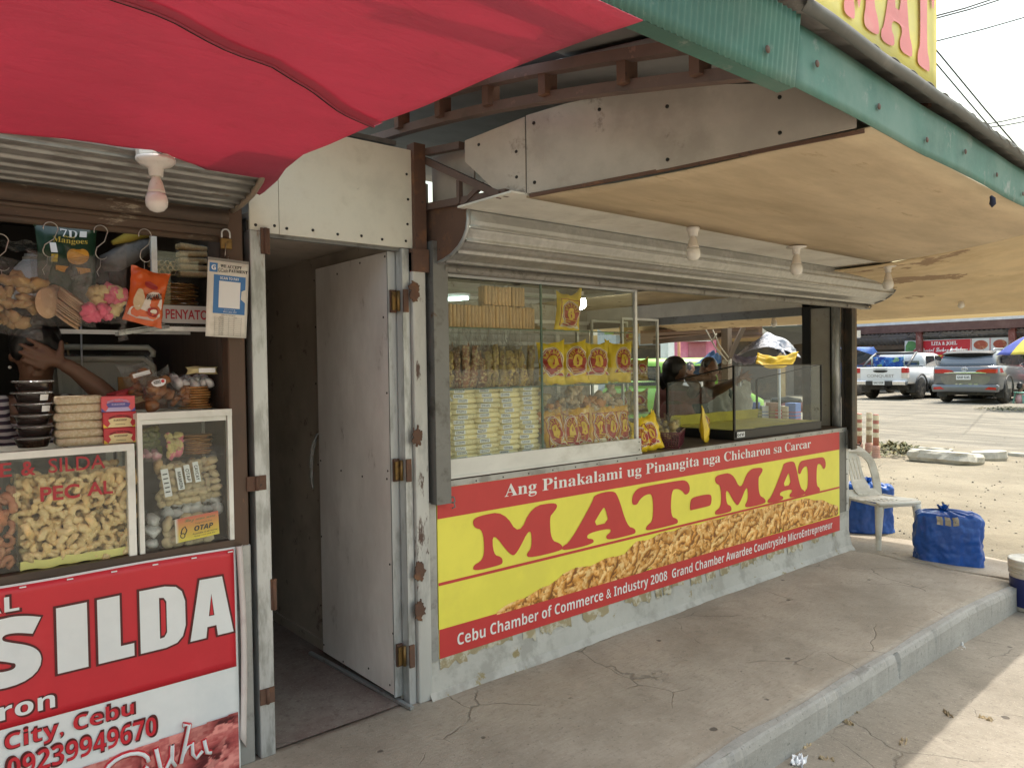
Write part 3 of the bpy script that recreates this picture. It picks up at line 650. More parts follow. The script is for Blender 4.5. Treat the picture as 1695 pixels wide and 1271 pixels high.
mb.build('lettering', m_vwht, bn)
# printed picture of pork cracklings, drawn as a flat print
def crackle_print(W, H, inside, n, seed, size, ramp_, bgc=None):
    rg = np.random.RandomState(seed); yy, xx = np.mgrid[0:H, 0:W].astype(np.float32); zb = np.full((H, W), -1e9, np.float32); col = np.zeros((H, W, 3), np.float32)
    hit = np.zeros((H, W), bool); Lg = np.array([-.45, -.6, .66])
    nz = rg.rand(H//3+2, W//3+2); nz = np.kron(nz, np.ones((3, 3)))[:H, :W]; nz2 = rg.rand(H, W)
    for i in range(n):
        for _ in range(60):
            cx, cy = rg.rand()*W, rg.rand()*H
            if inside(cx/W, cy/H): break
        else: continue
        a = rg.rand()*math.pi; ca, sa = math.cos(a), math.sin(a); r = size*rg.uniform(.28, .42); Rr = size*rg.uniform(.0, .9); el = rg.uniform(.38, .95)
        dx, dy = xx-cx, yy-cy; u = dx*ca+dy*sa; v = (-dx*sa+dy*ca)/el
        rho = np.sqrt(u*u+v*v)+1e-6; th = np.arctan2(v, u); gap_ = (np.abs(th) < rg.uniform(.2, .8)) & (Rr > size*.3)
        q = rho-Rr; rr = r*(1+.22*np.sin(th*rg.randint(5, 11)+rg.rand()*6)+.25*(nz-.5)); m = (np.abs(q) < rr) & ~gap_
        if not m.any(): continue
        h = np.sqrt(np.maximum(rr*rr-q*q, 0)); z = h + i*size*.012*(.5+rg.rand()) ; m &= z > zb
        nx = q*(u/rho)/rr; ny = q*(v/rho)/rr; wx = nx*ca-ny*sa; wy = nx*sa+ny*ca; wz = np.sqrt(np.maximum(0, 1-wx*wx-wy*wy))
        lam = np.clip(wx*Lg[0]+wy*Lg[1]+wz*Lg[2], 0, 1)*(.75+.5*nz)+.12*(nz2-.5)
        t = np.clip(lam, 0, 1)[..., None]; c = ramp_(t)*rg.uniform(.8, 1.15)
        zb[m] = z[m]; col[m] = c[m]; hit |= m
    return col, hit
def orange(t): return np.where(t < .5, np.array([.20, .07, .015])*(1-2*t)+np.array([.70, .30, .05])*2*t, np.array([.70, .30, .05])*(2-2*t)+np.array([.98, .68, .30])*(2*t-1))
def pinkish(t): return np.where(t < .5, np.array([.09, .012, .016])*(1-2*t)+np.array([.42, .085, .085])*2*t, np.array([.42, .085, .085])*(2-2*t)+np.array([.72, .28, .25])*(2*t-1))
def print_sheet(name, x0, x1, z0, z1, y, W, H, col, hit, parent, mat_):
    m = MB(); idx = -np.ones((H+1, W+1), int); ink = []
    for j in range(H):
        for i in range(W):
            if not hit[j, i]: continue
            q = []
            for (a, c) in ((j, i), (j, i+1), (j+1, i+1), (j+1, i)):
                if idx[a, c] < 0:
                    idx[a, c] = len(m.v); m.v.append((x0+(x1-x0)*c/W, y, z1-(z1-z0)*a/H)); k = col[min(a, H-1), min(c, W-1)]; ink.append((k[0], k[1], k[2], 1))
                q.append(int(idx[a, c]))
            m.f.append(tuple(q[::-1])); m.mi.append(0); m.sm.append(False)
    m.ink = ink; return m.build(name, mat_, parent)
m_print = PRINT('printed_ink')
def prof_mm(u): return np.interp(u, [0, .04, .10, .13, .2, .27, .30, .42, .5, .62, .72, .8, .88, .95, 1], [.06, .22, .34, .56, .6, .66, .86, .98, .95, 1.0, .97, 1, .85, .6, .3])
W_, H_ = 760, 56
col, hit = crackle_print(W_, H_, lambda u, v: 1-v < prof_mm(u)+.08, 420, 4, 22, orange)
uu = (np.arange(W_)+.5)/W_; lim = prof_mm(uu)[None, :]*1.02 + .03*np.sin(uu*90)[None, :]
hit &= (1-(np.arange(H_)[:, None]+.5)/H_) < lim
print_sheet('printed_picture', .34, 3.84, .292, .50, -.0112, W_, H_, col, hit, bn, m_print)

# sign standing on the roof edge
rsn = thing('roof_sign', 'tall yellow MAT-MAT sign standing on the roof edge above the green eave', 'sign', (0, -1.66, 2.53))
xr = at(1552, 80, 1, -1.66).x
mb = MB(); mb.grid(lambda u, v: (-.75+(xr+.75)*u, -1.66+.004*math.sin(u*20+v*3), 2.53+1.2*v), 60, 10, thick=.012, flip=False); mb.build('sign_board', M('faded_yellow_vinyl', (.78, .70, .20), .5, c2=(.72, .66, .28), s2=2, transl=.3), rsn)
fy = lambda u, v: (u, -1.6665+.004*math.sin((u+.75)/(xr+.75)*20), v)
mb = MB(); mb.add([fy(-.75+(xr+.75)*i/40, z) for i in range(41) for z in (2.535, 2.57)], [(2*i, 2*i+2, 2*i+3, 2*i+1) for i in range(40)])
glyphs(mb, [(GM, None, .49, 2.635, .20, .40), (GA, GAh, .775, 2.625, .20, .40), (GT, None, 1.02, 2.615, .19, .40), (GT, None, .13, 2.65, .22, .40)], fy)
mb.build('lettering', M('faded_red_vinyl', (.60, .17, .17), .5, c2=(.66, .25, .22), s2=5), rsn)
mb = MB()
for x in (-.6, xr-.05): mb.bar((x, -1.63, 2.5), (x, -1.63, 3.7), .04, .03)
mb.build('sign_frame', m_rust, rsn)
# ================================================================== goods: shared builders
class Pillow:
    """filled bag: x across, z up from 0, y depth; S(u, v, off) is a point on the front skin"""
    def __init__(s, w, h, d, seed=0, ear=.0, fold=.004, taper=.0, full=.5):
        s.w, s.h, s.d, s.o, s.ear, s.fold, s.taper, s.full = w, h, d, Vector((seed*3.1, seed*1.7, seed*.9)), ear, fold, taper, full
    def pt(s, u, v, side, off=0.):
        a = 1-abs(2*u-1)**3.2; b = math.sin(math.pi*min(1, max(0, v)))**s.full if 0 < v < 1 else 0
        n = mnoise.noise(Vector((u*5, v*6, side*3))+s.o); n2 = mnoise.noise(Vector((u*13, v*5, side*3))+s.o)
        y = side*(s.d/2*max(0, a)**.5*b + s.fold*n*1.6*(a > 0) + s.fold*n2*(1-.6*b))
        nar = 1-.12*b-s.taper*v
        x = (u-.5)*s.w*nar + s.fold*n*.6
        z = v*s.h + s.ear*s.h*(abs(2*u-1)**2)*max(0, v-.85)/.15*(1 if mnoise.noise(Vector((3, 1, 2))+s.o) > 0 or u > .5 else .2) + s.fold*mnoise.noise(Vector((u*4, 0, 1))+s.o)
        return Vector((x, y+side*off, z))
    def S(s, u, v, off=.0015): return s.pt(u, v, -1, off)
    def mb(s, nu=14, nv=16, mi=0, m=None):
        m = m or MB()
        m.grid(lambda u, v: s.pt(u, v, -1), nu, nv, mi); m.grid(lambda u, v: s.pt(u, v, 1, -.0005 if 0 < v < 1 else 0), nu, nv, mi, flip=True); return m
def strip(mb, fn, a, b, n, mi): mb.grid(lambda u, v: fn(u) if v < .5 else fn(u), 1, 1, mi)
def bag_logo(p, mb, u0=.5, v0=.52, ru=.36, rv=.30, text=True):
    """arched red badge with a gold arch, tower and ribbon; slots: 0 red, 1 white, 2 gold"""
    def P(a, k, off): return p.S(u0+ru*k*math.cos(a), v0+rv*k*math.sin(a), off)
    def ring(k0, k1, mi, off, a0=0, a1=2*math.pi, n=40): mb.grid(lambda u, v: P(a0+(a1-a0)*u, k0+(k1-k0)*v, off*1.5), n, max(2, int((k1-k0)*10)), mi, flip=True)
    ring(0, 1.0, 1, .0012); ring(.0, .93, 0, .0020); ring(.84, .88, 1, .0026)
    ring(0, .44, 2, .0028)
    def B(u, v, off=.0034): return p.S(u0+ru*u, v0+rv*v, off*1.5+.001)
    mb.poly([[(-.45, -.3), (.45, -.3), (.42, .02), (-.42, .02)]], lambda u, v, w_: B(u, v, .0029), 2)
    mb.poly([[(-.10, -.28), (.10, -.28), (.10, -.02), (.06, .0), (.05, .14), (0, .3), (-.05, .14), (-.06, 0), (-.10, -.02)]], lambda u, v, w_: B(u, v), 0)
    for k in range(3): mb.poly([[(-.7, -.42-.14*k), (.7, -.42-.14*k), (.68, -.47-.14*k), (-.68, -.47-.14*k)]], lambda u, v, w_: B(u, v, .003), 2)
    mb.poly([[(-1.1, -.98), (-.9, -.72), (.9, -.72), (1.1, -.98), (.8, -1.0), (0, -.9), (-.8, -1.0)]], lambda u, v, w_: B(u, v, .0032), 1)
    mb.poly([[(-1.0, -.96), (-.85, -.76), (.85, -.76), (1.0, -.96), (.78, -.96), (0, -.86), (-.78, -.96)]], lambda u, v, w_: B(u, v, .0036), 0)
    if text:
        vs, fs = text2d('MAT-MAT', 'b', 0, 1); x1 = max(q[0] for q in vs); y1 = max(q[1] for q in vs)
        mb.add([P(math.pi*(.92-.84*q[0]/x1), .52+.28*q[1]/y1, .0058) for q in vs], fs, 2)
m_bagy = M('yellow_snack_bag', (.78, .54, .02), .3, c2=(.84, .64, .05), s2=18, var=.1, coat=.3, bump=.1, bs=30, rndoff=True)
m_bagr = M('bag_print_red', (.36, .03, .02), .35, var=.05)
m_bagw = M('bag_print_cream', (.80, .72, .55), .35, var=.03)
m_bagg = M('bag_print_gold', (.68, .44, .04), .35, var=.03)
m_film = FILM('clear_plastic_film', (.97, .97, .97), .03, .05)
m_filmc = FILM('crackly_clear_film', (.98, .98, .98), .018, .05, scale=40)
m_filmt = FILM('thin_clear_film', (.975, .975, .97), .02, .04, scale=35)
def snack_bag(label, loc, rot=(0, 0, 0), w=.15, h=.2, d=.05, seed=0, ear=.12, border=False, logo=(.5, .52, .36, .30), group='yellow snack bags', mat_=None, text=True):
    t = thing('snack_bag', label, 'snack bag', loc, group, world=False); t.rotation_euler = rot
    p = Pillow(w, h, d, seed, ear, .009); p.mb().build('bag', mat_ or m_bagy, t)
    m = MB(); bag_logo(p, m, *logo, text=text)
    if border:
        for (a, b_) in (((.14, .1), (.14, .86)), ((.14, .86), (.86, .86)), ((.86, .86), (.86, .1))):
            m.tube([p.S(a[0]+(b_[0]-a[0])*i/8, a[1]+(b_[1]-a[1])*i/8, .001) for i in range(9)], .0022, 5, 0)
    m.build('badge', [m_bagr, m_bagw, m_bagg], t); return t
def lumps(mb, n, bx, size, seed, mi=0, flat=1., res=(8, 6), bump=.18):
    """rounded irregular pieces scattered in box bx = (x0, x1, y0, y1, z0, z1)"""
    rg = random.Random(seed); mis = mi if isinstance(mi, (list, tuple)) else [mi]
    for k in range(n):
        c = Vector([rg.uniform(bx[2*i], bx[2*i+1]) for i in range(3)]); s_ = size*rg.uniform(.75, 1.2); o = Vector((k*1.3, seed, 0))
        T = Matrix.Translation(c) @ Matrix.Rotation(rg.uniform(0, 6), 4, Vector((rg.random()-.5, rg.random()-.5, rg.random()-.5)).normalized())
        vs, fs = [], []; a, b_ = res
        for j in range(b_+1):
            for i in range(a):
                th = 2*math.pi*i/a; ph = math.pi*j/b_; d = Vector((math.sin(ph)*math.cos(th), math.sin(ph)*math.sin(th), math.cos(ph)*flat))
                vs.append(d*s_*(1+bump*2*mnoise.noise(d*1.6+o)))
        for j in range(b_):
            for i in range(a): fs.append((j*a+i, j*a+(i+1) % a, (j+1)*a+(i+1) % a, (j+1)*a+i))
        mb.add(vs, fs, mis[k % len(mis)], True, T)
    return mb
ORD = ['bottom', 'second', 'third', 'fourth', 'fifth', 'sixth', 'seventh', 'eighth', 'ninth', 'tenth', 'eleventh', 'twelfth', 'thirteenth', 'fourteenth', 'fifteenth']
NTH = ['first'] + ORD[1:]
def bulb(label, loc, base='flat', scale=1., group='bulbs hanging under the porch', lit=None, box=False):
    t = thing('light_bulb', label, 'light bulb', loc, group, world=False)
    wh = M('bulb_porcelain', (.66, .62, .57), .35, c2=(.42, .34, .26), s2=60, t2=(.6, .7), var=.08, coat=.2)
    m = MB()
    if box:
        m.lathe([(.06, 0), (.06, -.035), (.056, -.04)], 8, 0, Matrix.Rotation(R(22.5), 4, 'Z'), False)
        m.lathe([(.062, -.04), (.062, -.05), (.05, -.062), (.024, -.072), (.022, -.10)], 20)
        for s_ in (.012, .018): m.tube([(s_*math.cos(a*.6), -.0575, -.018+s_*math.sin(a*.6)) for a in range(11)], .0012, 4, 1, closed=False)
        z = -.10
    elif base == 'flat':
        m.lathe([(.022, 0), (.055, -.002), (.055, -.007), (.024, -.012), (.02, -.03), (.021, -.045)], 20, 0, Matrix.Rotation(R(10), 4, 'Z')); m.tube([(-.045, 0, -.005), (-.05, -.01, -.02), (-.03, -.015, -.03)], .003, 6); z = -.045
    else:
        m.lathe([(.028, 0), (.032, -.006), (.03, -.02), (.024, -.024), (.022, -.045)], 20); z = -.045
    m.build('lamp_holder', [wh, m_screw], t)
    k = MB(); k.lathe([(.014, z), (.0145, z-.008), (.02, z-.018), (.026, z-.045), (.0285, z-.055)], 20); k.build('bulb_collar', M('bulb_collar_plastic', (.62, .56, .49), .4, c2=(.4, .33, .26), s2=70, t2=(.62, .7)), t)
    k = MB(); k.lathe([(.0285, z-.055), (.034, z-.07), (.036, z-.085), (.033, z-.101), (.022, z-.114), (.008, z-.119), (0, z-.12)], 20)
    k.build('bulb_globe', lit or M('bulb_opal', (.72, .70, .66), .12, var=.03, coat=.5), t); t.scale = (scale,)*3; return t

# ------------------------------------------------------------------ porch bulbs
p = at(1147, 376, 2, 2.168); bulb('screw-in bulb on a round holder under the plywood, first beyond the gable board', p, 'round')
p = at(1318, 408, 2, 2.163); bulb('screw-in bulb on a flat base above the middle of the roller shutter', p)
p = at(1470, 440, 2, 2.16); bulb('screw-in bulb on a flat base by the far end of the roller shutter', p)
p = Vector((4.75, .25, 2.0)); p = at(1591, 487, 2, 2.045); bulb('stubby bulb holder under the stained corner plywood, apart from the others', Vector((p.x, p.y, p.z)) if p.x < 5.1 else Vector((4.9, -.35, 1.985)), 'flat', .7)
bulb('opal bulb under the far eave, seen through the stall window', at(1281, 517, 0, 4.95), 'round', .9)

# ------------------------------------------------------------------ big display case on the counter
m_alu = M('white_aluminium', (.70, .71, .70), .38, .25, c2=(.55, .55, .54), s2=6, c3=(.35, .32, .28), s3=20, t3=(.7, .78), stretch=(.3, 1, 1))
m_alug = M('dusty_base_aluminium', (.66, .67, .66), .32, .35, c2=(.45, .45, .42), s2=4, t2=(.5, .7), stretch=(.5, 1, 1))
m_glass = GLASS('shop_glass', (.965, .985, .97), .8)
m_gedge = M('green_glass_edge', (.08, .14, .11), .1, var=0)
dc = thing('display_case', 'glass display case with white base rail and three shelves on the corner stall counter', 'display case', (.75, .25, .982))
mb = MB(); mb.box(.055, 1.455, .0, .022, .985, 1.075); mb.box(.055, 1.455, -.006, 0, .985, .995); mb.box(.055, 1.455, .022, .5, .985, 1.03)
for x in (1.435,): 
    for z in (1.01, 1.055): mb.lathe([(.004, 0), (.004, .002), (0, .002)], 6, 1, Matrix.Translation((x, 0, z)) @ Matrix.Rotation(R(90), 4, 'X'))
mb.build('base_rail', [m_alug, m_screw], dc)
mb = MB(); mb.box(.05, 1.45, .015, .035, 1.928, 1.95); mb.box(1.425, 1.443, .01, .03, 1.075, 1.93); mb.box(.05, 1.45, .5, .52, 1.92, 1.945); mb.box(1.43, 1.445, .03, .5, 1.925, 1.945); mb.box(1.43, 1.445, .49, .51, 1.03, 1.93); mb.build('case_frame', m_alu, dc)
mb = MB(); mb.box(.06, .692, .022, .026, 1.075, 1.93); mb.box(.695, 1.425, .0225, .0265, 1.075, 1.93); mb.build('front_glass', m_glass, dc)
mb = MB(); mb.box(1.432, 1.436, .03, .49, 1.03, 1.925); mb.build('end_glass', m_glass, dc)
mb = MB(); mb.box(.06, 1.43, .49, .494, 1.03, 1.93); mb.build('rear_glass', m_glass, dc)
for z in (1.396, 1.688):
    mb = MB(); mb.box(.06, 1.42, .03, .47, z, z+.006, 0); mb.box(.06, 1.42, .0275, .0295, z, z+.006, 1); mb.build('glass_shelf', [m_glass, m_gedge], dc)
mb = MB(); mb.box(.688, .699, .0205, .028, 1.08, 1.928); mb.build('glass_joint', m_gedge, dc)
mb = MB(); mb.tube([(.06, .06, 1.385), (.10, .05, 1.38), (.115, .04, 1.372)], .012, 8); mb.tube([(.06, .05, 1.375), (.11, .035, 1.36), (.125, .035, 1.345)], .006, 6); mb.build('shelf_bracket', m_alu, dc)
# sesame packs in columns
m_sesame = M('sesame_bar', (.74, .65, .36), .45, c2=(.82, .75, .50), s2=160, t2=(.45, .6), c3=(.34, .24, .09), s3=120, t3=(.62, .7), rv=.16, bump=.25, bs=160, rndoff=True)
m_stick = M('white_sticker', (.74, .76, .78), .5, var=.03)
m_ink = M('black_ink', (.02, .02, .02), .6, var=0)
def rbox(w, d, h, r, seed, amp=.002):
    m = MB(); o = Vector((seed, seed*.7, 0))
    def ring(z, k): return [(sx*(w/2-k)+amp*mnoise.noise(Vector((sx*3+i, z*40, 1))+o), sy*(d/2-k), z) for i, (sx, sy) in enumerate(((-1, -1), (-.33, -1.015), (.33, -1.01), (1, -1), (1, 1), (-1, 1)))]
    R_ = [ring(0, r), ring(r, 0), ring(h*.5, -r*.4), ring(h-r, 0), ring(h, r)]; vs = [p for q in R_ for p in q]; n = 6
    fs = [(j*n+i, j*n+(i+1) % n, (j+1)*n+(i+1) % n, (j+1)*n+i) for j in range(4) for i in range(n)] + [tuple(range(n))[::-1], tuple(4*n+i for i in range(n))]
    return m.add(vs, fs, 0, True)
def sesame(w, h, seed):
    t = thing('sesame_pack', 'pack', 'sesame snack', (0, 0, 0), 'sesame packs stacked in the display case', world=False)
    rbox(w, .16, h, .005, seed).build('pack', m_sesame, t)
    m = MB(); m.box(-.5, .5, -.0006, .0, -.5, .5, 0)
    rg = random.Random(seed)
    for r_ in range(2):
        x = -.42
        while x < .38:
            k = rg.uniform(.03, .1); m.box(x, x+k, -.0012, -.0007, .1-.38*r_, .32-.38*r_, 1); x += k+rg.uniform(.02, .06)
    o = m.build('sticker', [m_stick, m_ink], t); return t, o
ccx = [(.02, .12), (.135, .272), (.285, .415), (.43, .548), (.565, .685)]
cn = ['beside the grey shutter guide', 'second from the shutter guide', 'in the middle of the five', 'second from the tall bags', 'next to the orange chip bags']
cnt = [14, 15, 15, 14, 15]
rg = random.Random(11)
for ci, (x0, x1) in enumerate(ccx):
    h = .372/cnt[ci]; proto = None
    for k in range(cnt[ci]):
        lab = '%s sesame pack from below in the stack %s' % (NTH[k] if k else 'lowest', cn[ci])
        pr, st_ = sesame(x1-x0, h*.97, ci*17+k)
        pr.location = ((x0+x1)/2+rg.uniform(-.007, .007), .127+rg.uniform(-.012, .004), 1.031+h*k); pr.rotation_euler = (rg.uniform(-.02, .02), rg.uniform(-.03, .03)*(k > 5), rg.uniform(-.04, .04)); pr['label'] = lab
        st_.location = (-.03+rg.uniform(-.008, .018), -.0815-.0018, h*.5); st_.scale = (.062, 1, h*.72); st_.rotation_euler = (0, rg.uniform(-.05, .05), 0)
# bundles of wafer rolls on the top shelf
m_wafer = M('wafer_roll', (.56, .36, .18), .7, c2=(.64, .44, .24), s2=30, c3=(.33, .18, .08), s3=60, stretch=(1, 1, .3), rv=.1, bump=.1, rndoff=True)
def wafer_pack(n, h, label, loc, seed):
    t = thing('wafer_roll_pack', label, 'wafer rolls', loc, 'bundles of wafer rolls on the top shelf', world=False); rg = random.Random(seed)
    m = MB(); d = .0215
    for r_ in range(3):
        for i in range(n):
            hh = h*rg.uniform(.96, 1.02); x = (i-(n-1)/2)*d+rg.uniform(-.001, .001); q = [(.0095, 0), (.0102, .002), (.0102, hh-.002), (.0095, hh), (.0045, hh), (.004, hh-.02)]
            m.lathe(q, 9, 0, Matrix.Translation((x, r_*d, 0)), True, False)
    m.build('rolls', m_wafer, t)
    p = Pillow(n*d+.012, h*1.16, .085, seed, .2, .006, full=.22); k = p.mb(8, 8); k.v = [(x, y+d, z-.004) for x, y, z in k.v]; k.build('wrapper', m_filmt, t); return t
xs_ = [.115, .203, .291, .379, .467, .555, .643]
for i, x in enumerate(xs_): wafer_pack(4, .108, '%s wafer roll bundle of the lower row, counted from the shutter guide' % NTH[i], (x, .07, 1.699), 30+i)
for i, x in enumerate((.405, .493, .585)): wafer_pack(4, .095, '%s bundle of wafer rolls laid on top of the lower row' % NTH[i], (x, .08, 1.812), 50+i)
# brown sweets standing on the middle shelf
m_sweet = [M('brown_sugar_sweet', (.24, .09, .035), .4, c2=(.38, .17, .06), s2=45, c3=(.55, .42, .2), s3=70, t3=(.5, .58), rv=.2, coat=.3, bump=.5, bs=70, rndoff=True), M('golden_sugar_sweet', (.40, .28, .08), .4, c2=(.52, .40, .16), s2=45, c3=(.20, .10, .04), s3=60, t3=(.5, .58), rv=.2, coat=.3, bump=.5, bs=70, rndoff=True)]
def sweet(kind, seed):
    t = thing('sweet_pack', 'pack', 'sweets', (0, 0, 0), 'clear packs of sweets on the middle shelf', world=False)
    p = Pillow(.052, .19, .05, seed, .1, .017, .35); p.mb(7, 12).build('sweets', m_sweet[kind], t)
    q = Pillow(.06, .235, .056, seed+1, .5, .010, .25); q.mb(7, 10).build('wrapper', m_film, t); return t
sw = {(k, s_): sweet(k, 60+10*k+s_) for k in (0, 1) for s_ in (0, 1, 2)}
used = set(); idx = 0
for row in range(2):
    for i in range(13):
        kind = 0 if 2 <= i <= 7 and (row or i < 6) else 1; ky = (kind, (i*7+row) % 3); o = sw[ky] if ky not in used else dup(sw[ky]); used.add(ky)
        o.location = (.092+.0465*i+.01*row, .075+.09*row, 1.403+(.004 if row else 0)); o.rotation_euler = (rg.uniform(-.06, .06), rg.uniform(-.08, .08), rg.uniform(-.5, .5)); o.scale = (1, 1, rg.uniform(.88, 1.08))
        o['label'] = '%s pack of %s sweets in the %s row, counted from the shutter guide' % (NTH[i], 'dark brown' if kind == 0 else 'golden', 'front' if row == 0 else 'back')
# yellow bags in the right half
for i, (px, n) in enumerate(((914, 'nearest the sweets'), (953, 'second from the sweets'), (986, 'third from the sweets'), (1023, 'nearest the white end stile'))):
    p = at(px, 632, 1, .13); snack_bag('upright yellow bag with red badge on the middle shelf, ' + n, (p.x, .13, 1.403), (R(-4), R((0, -3, 4, 3)[i]), R((-16, -22, -14, -26)[i])), .175, .225, .07, 70+i, .12, logo=((.45, .55, .44, .36), (.55, .55, .44, .36), (.5, .55, .44, .36), (.66, .58, .36, .34))[i])
p = at(938, 545, 1, .14); snack_bag('yellow bag standing alone on the top shelf, one corner folded out', (p.x, .14, 1.70), (R(-6), R(8), R(-18)), .165, .20, .06, 81, .45, True, (.55, .45, .36, .38))
t = thing('snack_bag', 'yellow bag of pale crisps lying flat on the top shelf behind the standing one', 'snack bag', (.88, .2, 1.70), 'yellow snack bags', world=False); t.rotation_euler = (R(-78), 0, R(25))
Pillow(.17, .25, .06, 83, .1).mb().build('bag', M('see_through_bag', (.50, .38, .2), .35, c2=(.62, .5, .3), s2=60, c3=(.6, .38, .02), s3=5, bump=.3, bs=60), t)
xb = [924, 943, 965, 990, 1011, 1030]
nb_ = ['leaning at the sesame packs', 'second from the sesame packs', 'third from the sesame packs', 'third from the white end stile', 'second from the white end stile', 'touching the white end stile']
for i, px in enumerate(xb):
    p = at(px, 742, 1, .075); snack_bag('narrow orange bag with red badge on the case floor, ' + nb_[i], (p.x, .075, 1.031), (R(-5), R((-10, 3, -2, 2, -1, 1)[i]), R(-14+3*i)), .145, .235, .055, 90+i, .05, True, (.5, .52, .36, .36), 'orange bags along the case floor', M('orange_snack_bag', (.66, .37, .06), .25, c2=(.74, .50, .16), s2=25, coat=.5, rv=.1, rndoff=True))
m_chip = M('orange_chips', (.62, .27, .09), .6, c2=(.72, .48, .26), s2=40, c3=(.62, .5, .38), s3=25, rv=.25, rndoff=True, bump=.4)
def chip_bag(label, loc, rot, w, h, d, seed, cm=None, group='clear bags of chips piled in the case', n=20, sz=.028, cat='chip bag'):
    t = thing('chip_bag', label, cat, loc, group, world=False); t.rotation_euler = rot
    m = MB(); lumps(m, n, (-w*.33, w*.33, -d*.22, d*.22, h*.16, h*.78), sz, seed, 0, .55, (7, 5), .3); m.build('chips', cm or m_chip, t)
    Pillow(w, h, d, seed, .15, .010).mb(10, 12).build('bag', m_filmc, t); return t
k = 0
for (x, z, a, wh) in ((.76, 1.235, 78, 'resting on the leaning orange bag'), (.88, 1.24, 60, 'above the second orange bag'), (1.0, 1.235, 96, 'above the third orange bag'), (1.13, 1.24, 80, 'above the fourth orange bag'), (1.27, 1.235, 100, 'beside the white end stile'),
        (.74, 1.315, 50, 'greenish and close to the sesame packs'), (.87, 1.32, 110, 'directly under the first yellow bag'), (1.0, 1.325, 70, 'directly under the second yellow bag'), (1.15, 1.32, 95, 'directly under the third yellow bag'), (1.3, 1.32, 65, 'directly under the last yellow bag')):
    m_ = M('pale_chips', (.42, .34, .16), .6, c2=(.5, .44, .28), s2=40, bump=.4) if 'greenish' in wh else M('pale_puffs', (.55, .42, .28), .6, c2=(.66, .58, .45), s2=30, c3=(.4, .16, .05), s3=14, bump=.4) if k % 2 else m_chip
    chip_bag('clear bag of chips in the heap, ' + wh, (x-.08*math.sin(R(a)), .13, z-.05), (R(-8), R(a), R(-10)), (.17), .22, .11, 110+k, m_); k += 1

# ------------------------------------------------------------------ side cabinet further inside
sc_ = thing('display_case', 'narrow glass cabinet of yellow bags behind the big display case', 'display case', (1.85, .7, .982), world=True)
xa, xb2 = at(1030, 600, 1, .62).x, at(1088, 600, 1, .62).x
mb = MB()
for x in (xa, xb2): mb.box(x-.008, x+.008, .61, .626, .985, 1.82); mb.box(x-.008, x+.008, .9, .916, .985, 1.82)
mb.box(xa-.008, xb2+.008, .61, .626, 1.82, 1.835); mb.box(xa-.008, xb2+.008, .9, .916, 1.82, 1.835); mb.build('case_frame', m_alu, sc_)
mb = MB(); mb.box(xa, xb2, .612, .616, .985, 1.82); mb.box(xb2-.002, xb2+.002, .63, .9, .985, 1.82); mb.build('front_glass', m_glass, sc_)
for z in (1.15, 1.38, 1.62): mb = MB(); mb.box(xa, xb2, .63, .9, z, z+.006); mb.build('glass_shelf', m_glass, sc_)
j = 0
for (z, nn, wh) in ((1.626, 1, 'top shelf'), (1.386, 3, 'middle shelf'), (1.156, 2, 'lower shelf')):
    for i in range(nn): snack_bag('%syellow bag with dark filling on the %s of the narrow cabinet' % (('', '%s ' % NTH[i])[nn > 1], wh), (xa+(xb2-xa)*(i+.5)/nn, .72, z), (0, 0, R(-25)), .16 if nn < 3 else .12, .15, .05, 130+j, .2, logo=(.5, .6, .3, .25), group='yellow bags in the narrow cabinet', mat_=M('yellow_bag_dark_filling', (.45, .27, .02), .3, c2=(.13, .06, .02), s2=9, t2=(.45, .6), coat=.4), text=False); j += 1

# ------------------------------------------------------------------ on the counter
for i, (px, py, yy, rz, w_, h_, d_, lab) in enumerate(((1090, 742, .06, 52, .14, .21, .06, 'yellow bag leaning on the counter, tallest of the three beside the display case'), (1072, 745, .045, 40, .125, .18, .07, 'plump yellow bag with red border at the foot of the display case'), (1058, 745, .04, 15, .10, .11, .05, 'small yellow bag half hidden by the display case corner'))):
    p = at(px, py, 1, yy); snack_bag(lab, (p.x, yy+.02, .983), (R(-14), R(-9 if i < 2 else -25), R(-rz+40)), w_, h_, d_, 150+i, .15, i == 1, (.36, .5, .34, .34), 'yellow bags on the open counter')
p = at(1168, 728, 1, .10); snack_bag('yellow bag with clear window standing between the maroon basket and the glass tank', (p.x, .10, .983), (R(-6), R(12), R(28)), .13, .2, .06, 155, .2, False, (.4, .7, .3, .2), 'yellow bags on the open counter')
t = thing('basket', 'maroon perforated plastic basket filled with clear bags of cookies on the counter', 'basket', at(1119, 728, 1, .11), world=False); t.rotation_euler = (0, 0, R(32)); t.location.z = .983; t.location.y = .21
m_mar = M('maroon_plastic', (.13, .022, .035), .35, var=.08, coat=.2)
bk = MB()
bw, bd, bh = .36, .22, .095
def bwall(p0, p1, holes):
    L_ = (Vector(p1)-Vector(p0)).length; n_ = int(L_/.014)
    for i in range(n_+1):
        t_ = i/n_; q = Vector(p0).lerp(Vector(p1), t_); o_ = Vector((q.x*1.07, q.y*1.09, bh)); bk.bar(q, o_, .0075, .003, 0, (Vector(p1)-Vector(p0)))
    for z_ in [.0, .014, .028, .042, .056, .07, .084, bh]:
        k_ = 1+.08*z_/bh; hh = .012 if z_ in (.0, .084, bh) else .0065
        bk.bar((p0[0]*k_, p0[1]*k_, z_), (p1[0]*k_, p1[1]*k_, z_), hh, .0035)
cs_ = [(-bw/2, -bd/2, 0), (bw/2, -bd/2, 0), (bw/2, bd/2, 0), (-bw/2, bd/2, 0)]
for a, c in zip(cs_, cs_[1:]+cs_[:1]): bwall(a, c, True)
bk.build('basket_walls', m_mar, t)
